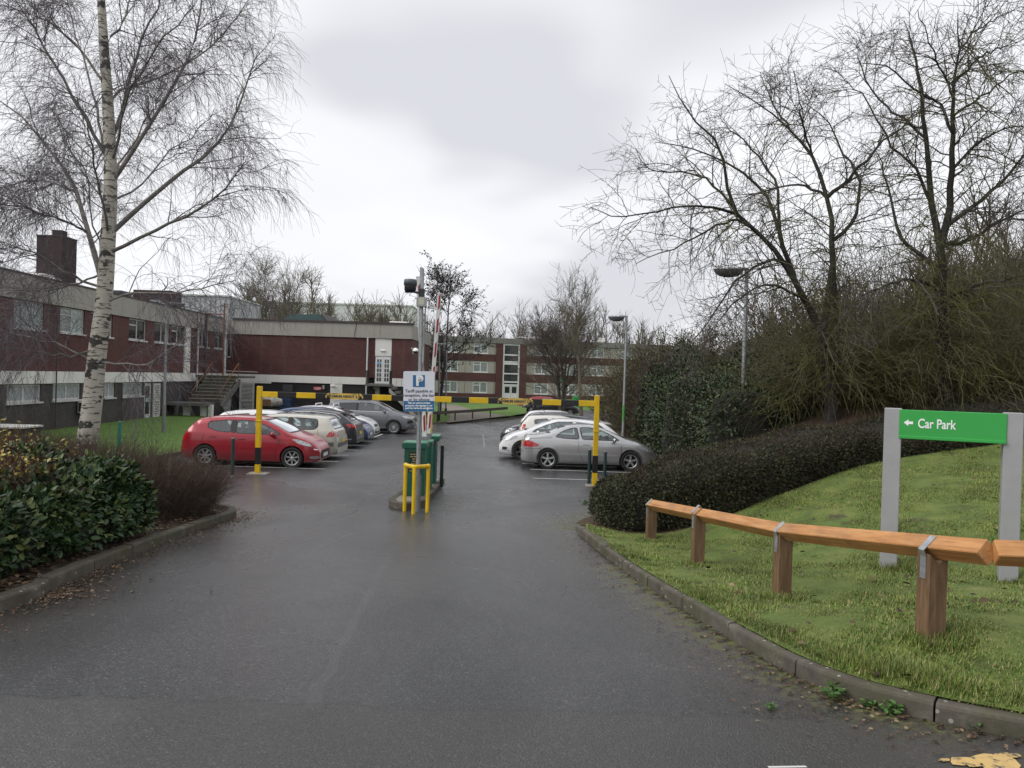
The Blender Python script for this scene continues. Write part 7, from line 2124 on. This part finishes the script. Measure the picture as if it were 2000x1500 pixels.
# ---- evergreen shrubs -------------------------------------------------------
def evergreen(name, label, clumps, n, size, mat, seed, zf, wid=0.42, core=None, lift=0.0, picked=0, group=None, face=(0, -1, 0.3), six=True):
    rng = np.random.default_rng(seed)
    c0 = clumps[0]
    zb = float(zf(np.array([c0[0]]), np.array([c0[1]]))[0])
    t = thing(name, label, 'shrub', (c0[0], c0[1], zb), group=group)
    tot = sum(c[3] * c[4] for c in clumps)
    P_, N_ = [], []
    for (x, y, rx, ry, h) in clumps:
        m = int(n * ry * h / sum(c[3] * c[4] for c in clumps))
        zz = float(zf(np.array([x]), np.array([y]))[0])
        d = unit(rng.normal(0, 1, (m, 3))); d[:, 2] = np.abs(d[:, 2]) * 1.0 - 0.12
        d = unit(d)
        f = np.sign(d) * np.abs(d) ** 0.72           # boxier than an ellipsoid
        lump = 1 + 0.10 * np.sin(5 * d[:, 0] + 3 * d[:, 2] + x) * np.cos(4 * d[:, 1] + y) + 0.06 * np.sin(11 * d[:, 2] + 7 * d[:, 0])
        rad = rng.uniform(0.80, 1.03, m) * lump
        p = np.c_[x + rx * f[:, 0] * rad, y + ry * f[:, 1] * rad, zz + 0.10 + (h - 0.1) * np.maximum(f[:, 2], -0.02) * rad + rng.uniform(0, 0.10, m)]
        P_.append(p); N_.append(d)
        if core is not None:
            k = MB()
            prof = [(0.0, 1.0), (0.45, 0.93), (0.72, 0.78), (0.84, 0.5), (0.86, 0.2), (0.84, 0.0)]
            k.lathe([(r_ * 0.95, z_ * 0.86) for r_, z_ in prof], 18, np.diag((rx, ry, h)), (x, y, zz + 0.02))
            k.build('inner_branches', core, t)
    p = np.concatenate(P_); d = np.concatenate(N_)
    ax = unit(d * 0.7 + rng.normal(0, 0.6, p.shape) + np.array((0, 0, -0.05)))
    nr = unit(d * 0.8 + np.array((0, 0, 0.7)) + rng.normal(0, 0.45, p.shape))
    sz = rng.uniform(size * 0.6, size * 1.25, len(p))
    if picked:
        tow = unit(np.array((CAM[0], CAM[1], 1.2)) - p)
        vis = (d * tow).sum(1) * 1.0 + (np.linalg.norm(p - p.mean(0), axis=1)) * 0.02 + rng.uniform(0, 0.15, len(p)) + sz * 4
        idx = np.argsort(-vis)[:picked]
        V, F = leaf_mesh(np.zeros((1, 3)), np.array([[1.0, 0, 0]]), np.array([[0, 0, 1.0]]), np.array([1.0]), wid, True)
        lm = np_mesh('leaf', V, F)
        lm.materials.append(mat)
        for i in idx:
            a_ = ax[i]; sd_ = unit(np.cross(a_, nr[i])); up_ = np.cross(sd_, a_)
            o = bpy.data.objects.new('leaf', lm); COL.objects.link(o); o.parent = t
            q = p[i] + d[i] * 0.02 - origin(t)
            m_ = np.c_[a_, -sd_, up_] * sz[i] * 1.15
            o.matrix_local = Matrix.Translation(Vector(q)) @ Matrix(m_.tolist()).to_4x4()
        keep = np.ones(len(p), bool); keep[idx] = False
        p, ax, nr, sz = p[keep], ax[keep], nr[keep], sz[keep]
    V, F = leaf_mesh(p, ax, nr, sz, wid, six)
    tag(big('foliage', V, F, mat, t), kind='stuff')
    return t
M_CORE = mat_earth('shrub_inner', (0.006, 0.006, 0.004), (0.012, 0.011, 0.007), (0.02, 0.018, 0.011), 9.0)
M_LAUREL = mat_leaf('laurel_leaf', [(0.014, 0.028, 0.011), (0.024, 0.044, 0.016), (0.036, 0.056, 0.022), (0.070, 0.085, 0.034)], 0.5, 0.3)
M_LAURELN = mat_leaf('laurel_leaf_near', [(0.012, 0.030, 0.011), (0.020, 0.046, 0.016), (0.032, 0.064, 0.020), (0.10, 0.12, 0.034)], 0.45, 0.3)
evergreen('evergreen_shrub', 'dark glossy evergreen shrub mass behind the low clipped hedge', [(6.7, 20.6, 1.8, 2.0, 2.9), (6.1, 24.8, 1.4, 2.4, 3.4), (8.0, 18.2, 1.3, 1.3, 1.9), (5.9, 29.0, 1.0, 2.2, 3.2), (5.15, 16.9, 0.95, 0.75, 1.55), (6.5, 17.2, 1.0, 0.8, 1.3)], 38000, 0.115, M_LAUREL, 51, bz1, 0.42, M_CORE)
def bedz(x, y): return bed_z(np.asarray(x, float), np.asarray(y, float))
evergreen('laurel_shrub', 'laurel shrub with broad dark green leaves beside the left kerb', [(-4.86, 8.05, 0.60, 1.15, 0.74), (-4.84, 8.95, 0.56, 0.62, 0.84), (-4.78, 7.0, 0.52, 0.80, 0.64), (-4.72, 6.2, 0.45, 0.60, 0.50), (-6.3, 9.9, 0.65, 0.55, 0.85)], 23000, 0.088, M_LAURELN, 52, bedz, 0.46, M_CORE, picked=300)
# red-stemmed shrubs with a few yellow leaves, at the left edge
M_LEAF_Y = mat_leaf('yellow_leaf', [(0.12, 0.12, 0.02), (0.26, 0.21, 0.035), (0.34, 0.26, 0.06)], 0.5)
thicket('red_stem_shrub', 'red-brown twiggy shrub with small yellow leaves behind the laurel', 'shrub', (-7.4, 10.4), 1.4, 1.2, 1.16, 800, M_TWIGR, 61, bedz, 0.6, kids=6, kl=(0.15, 0.4), leaves=(5200, 0.055, 0.6, M_LEAF_Y, 0.6), r0=0.008)
thicket('red_stem_shrub', 'dark red-brown twiggy shrub in front of the laurel by the kerb', 'shrub', (-5.0, 5.7), 0.6, 0.8, 0.9, 650, M_TWIGR, 62, bedz, 0.5, kids=6, kl=(0.12, 0.3), leaves=(900, 0.05, 0.6, M_LEAF_Y, 0.7), r0=0.007)
thicket('red_stem_shrub', 'red-brown shrub dotted with yellow leaves rising above the laurel', 'shrub', (-5.75, 7.5), 0.95, 1.7, 1.16, 1300, M_TWIGR, 67, bedz, 0.55, kids=6, kl=(0.12, 0.35), leaves=(5200, 0.05, 0.6, M_LEAF_Y, 0.62), r0=0.007, spread=0.6)
# broom-like brown shrub in front of the birch
thicket('twiggy_shrub', 'dense brown twiggy shrub at the rounded end of the kerb', 'shrub', (-5.55, 11.1), 1.5, 1.6, 1.05, 1900, M_TWIGB, 63, bedz, 0.5, kids=7, kl=(0.12, 0.36), r0=0.006, spread=0.75)
thicket('twiggy_shrub', 'dense brown twiggy shrub at the foot of the birch', 'shrub', (-7.5, 12.4), 1.5, 1.3, 1.10, 1300, M_TWIGB, 64, bedz, 0.55, kids=6, kl=(0.12, 0.36), r0=0.006, spread=0.7)
thicket('twiggy_shrub', 'olive green broom-like shrub left of the birch trunk', 'shrub', (-9.9, 14.6), 1.9, 1.6, 1.12, 900, M_TWIGO, 65, bedz, 0.7, kids=6, kl=(0.12, 0.36), r0=0.006, spread=0.6)
thicket('twiggy_shrub', 'pale orange-brown grassy shrub against the dark brick wall', 'shrub', (-13.6, 19.0), 1.8, 1.2, 1.0, 450, mat_bark('straw_twig', (0.10, 0.06, 0.03), (0.17, 0.11, 0.06)), 66, bedz, 0.8, kids=8, kl=(0.12, 0.36), r0=0.006, spread=0.5)

M_OLIVE_MASS = mat_leaf('olive_mass_leaf', [(0.022, 0.022, 0.012), (0.040, 0.038, 0.018), (0.062, 0.058, 0.026), (0.10, 0.092, 0.040)], 0.7, 0.2)
evergreen('overgrown_shrub', 'tall overgrown olive-brown shrub mass behind the right row of cars', [(7.0, 29.5, 1.75, 2.6, 4.2), (6.9, 34.5, 1.8, 2.8, 4.1), (6.9, 40.0, 1.7, 3.0, 3.9), (8.0, 25.0, 1.9, 2.2, 3.9), (8.2, 21.6, 1.8, 1.8, 3.2), (9.6, 19.6, 1.5, 1.4, 2.4)], 62000, 0.085, M_OLIVE_MASS, 53, bz1, 0.4, M_CORE, six=False)
# ---- clipped hedge along the lawn --------------------------------------------
rng = np.random.default_rng(71)
hd = thing('clipped_hedge', 'low dark clipped hedge curving along the upper edge of lawn', 'hedge', (hl[3][0], hl[3][1] + 0.8, float(bank_z(np.array([hl[3][0]]), np.array([hl[3][1]]))[0])))
HL = np.array(hl)
seg = np.linalg.norm(np.diff(HL, axis=0), axis=1); cum = np.r_[0, np.cumsum(seg)]
def hedge_pt(s_, c_, k_):
    """s along, c around the section (0 front foot, 1 back foot), k depth factor"""
    x = np.interp(s_, cum, HL[:, 0]); y = np.interp(s_, cum, HL[:, 1])
    x2 = np.interp(s_ + 0.1, cum, HL[:, 0]); y2 = np.interp(s_ + 0.1, cum, HL[:, 1])
    x1 = np.interp(s_ - 0.1, cum, HL[:, 0]); y1 = np.interp(s_ - 0.1, cum, HL[:, 1])
    nx, ny = -(y2 - y1), x2 - x1
    l = np.hypot(nx, ny) + 1e-9
    nx, ny = nx / l, ny / l
    a = math.pi * c_
    endr = np.clip(s_ / 1.8, 0.02, 1) ** 0.55
    D = 1.75
    dx = 0.5 * D * (1 - np.sign(np.cos(a)) * np.abs(np.cos(a)) ** 0.55 * k_ * (0.55 + 0.45 * endr)) + 0.02
    zz = (0.84 - 0.50 * np.clip((s_ - 2.4) / 3.2, 0, 1) + 0.05 * np.sin(1.7 * s_) + 0.03 * np.sin(4.1 * s_ + 1)) * np.abs(np.sin(a)) ** 0.42 * k_ * (0.6 + 0.4 * endr)
    px_, py_ = x + nx * dx, y + ny * dx
    zb_ = bank_z(x + nx * np.minimum(dx, 1.0), y + ny * np.minimum(dx, 1.0))
    nrm = np.stack([-nx * np.cos(a), -ny * np.cos(a), np.sin(a)], -1)
    return np.stack([px_, py_, zb_ + zz], -1), nrm
S_ = cum[-1]
# inner body
ns, nc = 60, 14
sg, cg = np.meshgrid(np.linspace(0, S_, ns), np.linspace(0.0, 1.0, nc), indexing='ij')
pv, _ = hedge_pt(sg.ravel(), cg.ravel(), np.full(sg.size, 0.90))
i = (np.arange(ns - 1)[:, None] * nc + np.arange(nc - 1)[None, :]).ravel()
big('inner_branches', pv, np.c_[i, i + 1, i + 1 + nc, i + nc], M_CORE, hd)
N = 62000
s_ = 0.25 + (S_ - 0.25) * rng.uniform(0, 0.92, N) ** 1.35
c_ = np.where(rng.uniform(0, 1, N) < 0.42, 0.16 * rng.uniform(0, 1, N) ** 2.6, rng.uniform(0.03, 0.86, N))
k_ = rng.uniform(0.88, 1.02, N) + 0.03 * np.sin(9 * s_) * np.sin(20 * c_)
p, nr = hedge_pt(s_, c_, k_)
p += rng.normal(0, 0.015, p.shape)
endm = rng.uniform(0, 1, N) < 0.0
ax = unit(nr * 0.6 + rng.normal(0, 0.7, p.shape))
V, F = leaf_mesh(p, ax, unit(nr + rng.normal(0, 0.6, p.shape)), rng.uniform(0.026, 0.056, N), 0.5)
M_HEDGE = mat_leaf('hedge_leaf', [(0.014, 0.018, 0.010), (0.026, 0.030, 0.015), (0.042, 0.042, 0.022), (0.062, 0.072, 0.024)], 0.65, 0.25)
tag(big('foliage', V, F, M_HEDGE, hd), kind='stuff')
# rounded near end of the hedge, towards the drive
N2 = 16000
d = unit(rng.normal(0, 1, (N2, 3))); d[:, 2] = np.abs(d[:, 2])
f = np.sign(d) * np.abs(d) ** 0.65
cx, cy = 1.92, 11.95
zb0 = float(bank_z(np.array([cx]), np.array([cy]))[0])
rr_ = rng.uniform(0.88, 1.03, N2)[:, None]
p = np.array((cx, cy, zb0)) + f * rr_ * np.array((0.62, 0.86, 0.66))
V, F = leaf_mesh(p, unit(d * 0.6 + rng.normal(0, 0.7, p.shape)), unit(d + rng.normal(0, 0.6, p.shape)), rng.uniform(0.022, 0.05, N2), 0.5)
tag(big('end_foliage', V, F, M_HEDGE, hd), kind='stuff')
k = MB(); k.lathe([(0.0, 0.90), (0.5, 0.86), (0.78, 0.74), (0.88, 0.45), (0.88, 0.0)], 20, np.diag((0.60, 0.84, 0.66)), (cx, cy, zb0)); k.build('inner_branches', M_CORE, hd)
# fine brown twigs sticking out of the clipped face
N3 = 11000
s_ = S_ * rng.uniform(0, 0.92, N3) ** 1.3; c_ = np.where(rng.uniform(0, 1, N3) < 0.35, 0.16 * rng.uniform(0, 1, N3) ** 2.2, rng.uniform(0.05, 0.8, N3))
p, nr = hedge_pt(s_, c_, np.full(N3, 0.95))
tw = grow(p, nr + rng.normal(0, 0.5, p.shape), rng.uniform(0.05, 0.16, N3), 2, rng, 0.1, 0, 0, 0.0026, 0.0016)
V, F = tubes([(tw[0], tw[1], 3)])
tag(big('twigs', V, F, M_TWIGB, hd), kind='stuff')

# ---- trees further off ---------------------------------------------------------
def far_tree(name, label, x, y, zb, h, spread, seed, mat, r0=0.12, levels=(16, 8, 6), up=0.10, lean=(0, 0), stems=1, fork=0.25, tw=(0.02, 0.012), cones=0, a=(25, 55), droop=0.0):
    rng = np.random.default_rng(seed)
    t = thing(name, label, 'tree', (x, y, zb))
    S = grow(np.tile((x, y, zb - 0.1), (stems, 1)), np.c_[rng.normal(lean[0], 0.12 * (stems > 1), stems), rng.normal(lean[1], 0.12 * (stems > 1), stems), np.ones(stems)], h * rng.uniform(0.85, 1.0, stems), 14, rng, 0.035, 0, 0.02, r0, 0.02)
    V, F = tubes([(S[0], S[1], 7)])
    big('trunk', V, F, mat, t, smooth=True)
    s, d, r, tt = spawn(S, levels[0], rng, fork, 0.97, *a)
    L1 = grow(s, d, spread * rng.uniform(0.6, 1.1, len(s)) * (1.15 - 0.75 * tt), 8, rng, 0.10, droop, up, np.minimum(r * 0.6, r0 * 0.45), 0.015)
    s, d, r, tt = spawn(L1, levels[1], rng, 0.15, 1.0, 20, 55)
    L2 = grow(s, d, spread * 0.42 * rng.uniform(0.5, 1.1, len(s)), 6, rng, 0.12, droop, up * 0.7, np.minimum(r * 0.6, tw[0] * 1.3), tw[1])
    s, d, r, tt = spawn(L2, levels[2], rng, 0.15, 1.0, 20, 55)
    L3 = grow(s, d, spread * 0.2 * rng.uniform(0.5, 1.2, len(s)), 4, rng, 0.12, droop, up * 0.5, tw[0] * 0.7, tw[1] * 0.7)
    V, F = tubes([(L1[0], L1[1], 4), (L2[0], L2[1], 3), (L3[0], L3[1], 3)])
    tag(big('crown', V, F, mat, t), kind='stuff')
    if cones:
        i = rng.integers(0, len(L3[0]), cones)
        p = L3[0][i, rng.integers(1, 4, cones)]
        V, F = leaf_mesh(p, rng.normal(0, 1, p.shape), rng.normal(0, 1, p.shape), rng.uniform(0.08, 0.2, cones), 0.6)
        tag(big('catkins', V, F, mat_leaf('alder_catkin', [(0.02, 0.016, 0.016), (0.035, 0.028, 0.026), (0.05, 0.04, 0.036)], 0.8), t), kind='stuff')
    return t
M_FTW = mat_bark('far_twig', (0.085, 0.072, 0.060), (0.15, 0.13, 0.11), None, 0.9, 0.6)
M_FTWG = mat_bark('far_twig_greenish', (0.095, 0.085, 0.060), (0.17, 0.155, 0.115), None, 0.9, 0.6)
M_FTWD = mat_bark('far_twig_dark', (0.030, 0.026, 0.026), (0.060, 0.053, 0.050), None, 0.9, 0.6)
fz = lambda x, y: float(flz(np.array([x]), np.array([y]))[0])
far_tree('alder_tree', 'dark alder with hanging catkins behind the raised barrier arm', -5.7, 61.0, fz(-5.7, 61.0), 10.6, 4.6, 81, M_FTWD, 0.16, (22, 9, 6), 0.03, fork=0.22, tw=(0.022, 0.013), cones=5200, a=(35, 75))
far_tree('young_tree', 'dark wide-crowned bare tree among the far parked cars', 4.25, 66.0, zr(66), 7.2, 5.6, 82, M_FTW, 0.17, (9, 10, 7), 0.09, stems=5, fork=0.16, tw=(0.017, 0.010), a=(35, 70))
far_tree('tall_pale_tree', 'tall pale bare tree with upright crown before the flats', 5.75, 62.5, zr(62.5), 11.2, 4.8, 83, M_FTWG, 0.17, (20, 9, 6), 0.11, lean=(-0.10, 0), fork=0.30, tw=(0.016, 0.010), a=(25, 55))
far_tree('bare_tree', 'large fan-shaped bare tree behind the green roof', P(560, 640, 88)[0], 88.0, -1.7, 14.0, 6.5, 84, M_FTWG, 0.20, (20, 9, 6), 0.10, stems=2, fork=0.30, tw=(0.020, 0.012), a=(22, 50))
# woodland band: a far-off mass of bare crowns
def woodland(name, label, spots, seed, mat, h, sp):
    rng = np.random.default_rng(seed)
    n = len(spots)
    x = np.array([q[0] for q in spots]); y = np.array([q[1] for q in spots]); hh = h * rng.uniform(0.78, 1.08, n) * np.array([q[2] for q in spots])
    S = grow(np.c_[x, y, np.full(n, -1.8)], np.c_[rng.normal(0, 0.05, n), rng.normal(0, 0.05, n), np.ones(n)], hh, 8, rng, 0.04, 0, 0.02, 0.16, 0.03)
    s, d, r, tt = spawn(S, 16, rng, 0.25, 0.98, 18, 48)
    L1 = grow(s, d, sp * rng.uniform(0.5, 1.1, len(s)) * (1.2 - 0.7 * tt), 4, rng, 0.10, 0, 0.10, 0.055, 0.022)
    s, d, r, tt = spawn(L1, 6, rng, 0.2, 1.0, 18, 48)
    L2 = grow(s, d, sp * 0.45 * rng.uniform(0.5, 1.1, len(s)), 3, rng, 0.15, 0, 0.12, 0.026, 0.016)
    V, F = tubes([(S[0], S[1], 5), (L1[0], L1[1], 3), (L2[0], L2[1], 3)])
    o = big(name, V, F, mat)
    return tag(o, label, 'woodland', kind='stuff')
rng = np.random.default_rng(90)
sp_ = []
for k in range(115):
    px = rng.uniform(430, 1420); Y = rng.uniform(112, 150)
    sp_.append(((px - 1000) / 1500 * Y, Y, 1.0 + 0.12 * math.sin(px * 0.013)))
woodland('bare_woodland', 'grey-brown band of bare woodland behind all the buildings', sp_, 91, M_FTW, 12.6, 4.2)
sp_ = []
for k in range(48):
    px = rng.uniform(445, 790); Y = rng.uniform(72, 92)
    sp_.append(((px - 1000) / 1500 * Y, Y, 1.0 - 0.12 * (px > 640)))
woodland('bare_copse', 'closer bare greenish-brown copse behind the brick block roof', sp_, 92, M_FTWG, 11.4, 3.2)
sp_ = []
for k in range(46):
    px = rng.uniform(1480, 2150); Y = rng.uniform(34, 52)
    sp_.append(((px - 1000) / 1500 * Y, Y, 0.75 + 0.35 * (px - 1480) / 600))
woodland('bank_top_woodland', 'grey bare woodland on the bank top behind the cherries', sp_, 93, M_FTW, 11.0, 2.8)
# ================================================================== grass, litter and small plants
rng = np.random.default_rng(101)
def blades(n, sampler, zf, lo, hi, mat, name, wid=0.0045, bent=False):
    x, y = sampler(n)
    z = zf(x, y)
    n = len(x)
    a = rng.uniform(0, 2 * math.pi, n)
    L = rng.uniform(lo, hi, n) * (1.0 + 0.55 * np.sin(3.1 * x + 0.7 * y) * np.cos(2.7 * y - 1.3 * x) + 0.35 * np.sin(9.0 * x + 2) * np.cos(8.0 * y))
    d = np.c_[np.cos(a), np.sin(a), np.zeros(n)]
    side = np.c_[-np.sin(a), np.cos(a), np.zeros(n)] * (wid * rng.uniform(0.6, 1.3, n))[:, None]
    lean = rng.uniform(0.25, 1.0, n)[:, None]
    b = np.c_[x, y, z - 0.01]
    up = np.array((0, 0, 1.0))
    m = b + up * (L * 0.6)[:, None] + d * (L[:, None] * 0.28 * lean)
    t = b + up * (L * (1.0 - 0.30 * lean[:, 0]))[:, None] + d * (L[:, None] * 0.85 * lean)
    if bent:
        V = np.stack([b - side, b + side, m + side * 0.8, t], 1).reshape(-1, 3)
        i = np.arange(n)[:, None] * 4
        F = np.concatenate([np.c_[i, i + 1, i + 2], np.c_[i, i + 2, i + 3]], 0)
    else:
        V = np.stack([b - side * 1.2, b + side * 1.2, t], 1).reshape(-1, 3)
        i = np.arange(n)[:, None] * 3
        F = np.c_[i, i + 1, i + 2]
    o = big(name, V, F, mat)
    return tag(o, kind='stuff')
M_GRASS = mat_leaf('grass_blade', [(0.065, 0.11, 0.018), (0.10, 0.165, 0.028), (0.14, 0.205, 0.040), (0.21, 0.225, 0.065), (0.32, 0.27, 0.13)], 0.55, 0.3)
lp = lawn_poly
clump = tps  # unused name guard
def samp_lawn(n):
    X, Yy = [], []
    tot = 0
    while tot < n:
        Y = 2.6 + (13.6 - 2.6) * rng.uniform(0, 1, n) ** 1.6
        x = rng.uniform(0.9, 10.0, n)
        k = in_poly(lp, x, Y) & (x < 0.78 * Y + 0.5)
        g = np.sin(2.3 * x + 1.1 * Y) * np.cos(1.7 * Y - 0.6 * x) + 0.6 * np.sin(6.1 * x) * np.cos(5.3 * Y)
        k &= rng.uniform(-2.8, 1.2, n) < g + 0.75
        X.append(x[k]); Yy.append(Y[k]); tot += k.sum()
    return np.concatenate(X)[:n], np.concatenate(Yy)[:n]
o = blades(250000, samp_lawn, lambda x, y: bank_z(x, y), 0.012, 0.044, M_GRASS, 'lawn_grass')
tag(o, 'short damp green grass covering the bank beside the drive', 'grass')
# longer tufts along the kerb and round the posts
def samp_tuft(n):
    c = [np.array(p[:2]) for p in POSTB] + [np.array(p[:2]) for p in SIGNB]
    kr_ = np.array(KR[2:42])
    i = rng.integers(0, len(kr_), n // 2)
    x1 = kr_[i, 0] + rng.uniform(0.07, 0.26, n // 2); y1 = kr_[i, 1] + rng.uniform(0.07, 0.22, n // 2)
    j = rng.integers(0, len(c), n - n // 2)
    cc = np.array(c)[j]
    r = rng.uniform(0.07, 0.22, n - n // 2); a = rng.uniform(0, 6.28, n - n // 2)
    x = np.r_[x1, cc[:, 0] + r * np.cos(a)]; y = np.r_[y1, cc[:, 1] + r * np.sin(a)]
    k = in_poly(lp, x, y)
    return x[k], y[k]
o = blades(20000, samp_tuft, lambda x, y: bank_z(x, y) + 0.005, 0.025, 0.075, M_GRASS, 'tall_grass_tufts', wid=0.0030)
tag(o, 'longer grass tufts round posts and along the lawn kerb', 'grass')
# fallen leaves and bits
M_DEAD = mat_leaf('dead_leaf', [(0.030, 0.018, 0.012), (0.060, 0.036, 0.022), (0.11, 0.065, 0.035), (0.22, 0.16, 0.10)], 0.8)
def litter(n, xs_, ys_, zf, size, name, label):
    z = zf(xs_, ys_)
    n = len(xs_)
    p = np.c_[xs_, ys_, z + 0.012]
    V, F = leaf_mesh(p, np.c_[rng.normal(0, 1, (n, 2)), rng.normal(0, 0.12, n)], np.c_[rng.normal(0, 0.35, (n, 2)), np.ones(n)], rng.uniform(size * 0.5, size * 1.4, n), 0.65, True)
    return tag(big(name, V, F, M_DEAD), label, 'leaf litter', kind='stuff')
n = 2600
kl = np.array([p for p in KL if 4.0 < p[1] < 15])
i = rng.integers(0, len(kl), n)
off = np.abs(rng.exponential(0.16, n)) + 0.01
litter(n, kl[i, 0] + off + 0.02, kl[i, 1] + rng.uniform(-0.2, 0.2, n), lambda x, y: vzr(y), 0.026, 'kerbside_leaf_litter', 'fallen leaves and grit along the left kerb')
i = rng.integers(0, len(kl), 2600)
off = rng.uniform(0.16, 0.9, 2600)
litter(2600, kl[i, 0] - off, kl[i, 1] + rng.uniform(-0.2, 0.2, 2600), bed_z, 0.05, 'bed_leaf_litter', 'brown leaf litter on the soil under the left shrubs')
kr_ = np.array(KR[:40])
i = rng.integers(0, len(kr_), 900)
off = np.abs(rng.exponential(0.16, 900)) + 0.015
litter(900, kr_[i, 0] - off * 0.8, kr_[i, 1] - off * 0.6, lambda x, y: vzr(y), 0.024, 'drive_edge_litter', 'fallen leaves and grit along the right kerb')
xx, yy = samp_lawn(340)
litter(340, xx, yy, lambda x, y: bank_z(x, y) + 0.03, 0.055, 'lawn_leaf_litter', 'scattered brown leaves lying on the near lawn')
n = 900
xx = rng.uniform(-2.9, -0.9, n); yy = rng.uniform(12.6, 19.8, n)
kq = (xx < IX0 - 0.03) | (xx > IX1 + 0.05) | (yy < 13.3)
litter(n, xx[kq], yy[kq], lambda x, y: vzr(y), 0.022, 'island_grit', 'grit and leaf bits round the barrier island')
# little weeds at the foot of the right kerb
M_WEED = mat_leaf('weed_leaf', [(0.03, 0.075, 0.014), (0.05, 0.115, 0.022), (0.085, 0.15, 0.035)], 0.5)
for k, (px, py, h, lab) in enumerate([(1628, 1362, 0.10, 'leafy green weed growing at the bend of the kerb foot'), (1742, 1394, 0.08, 'small green weed at the kerb foot beside brown leaves'), (1905, 1424, 0.07, 'low weed at the kerb foot nearest the yellow paint'), (1505, 1386, 0.04, 'flat green weed on the asphalt away from the kerb'), (1700, 1383, 0.06, 'tiny weed between two larger weeds at the kerb foot'), (1143, 985, 0.10, 'mossy weed clump beside the hedge end')]):
    q = G(px, py)
    t = thing('weed', lab, 'weed', (q[0], q[1], zr(q[1])), group='weeds at the kerb foot')
    m = 46
    a = rng.uniform(0, 6.28, m)
    b = np.c_[q[0] + rng.normal(0, h * 0.35, m), q[1] + rng.normal(0, h * 0.3, m), zr(q[1]) + rng.uniform(0.0, h * 0.7, m)]
    V, F = leaf_mesh(b, np.c_[np.cos(a), np.sin(a), rng.uniform(0.1, 0.9, m)], np.c_[rng.normal(0, 0.4, (m, 2)), np.ones(m)], rng.uniform(h * 0.3, h * 0.7, m), 0.5, True)
    tag(big('leaves', V, F, M_WEED, t), kind='stuff')
    S = grow(np.tile((q[0], q[1], zr(q[1])), (5, 1)), np.c_[rng.normal(0, 0.5, (5, 2)), np.ones(5)], h, 4, rng, 0.2, 0, 0, 0.003, 0.0015)
    V, F = tubes([S])
    big('stem', V, F, M_WEED, t)
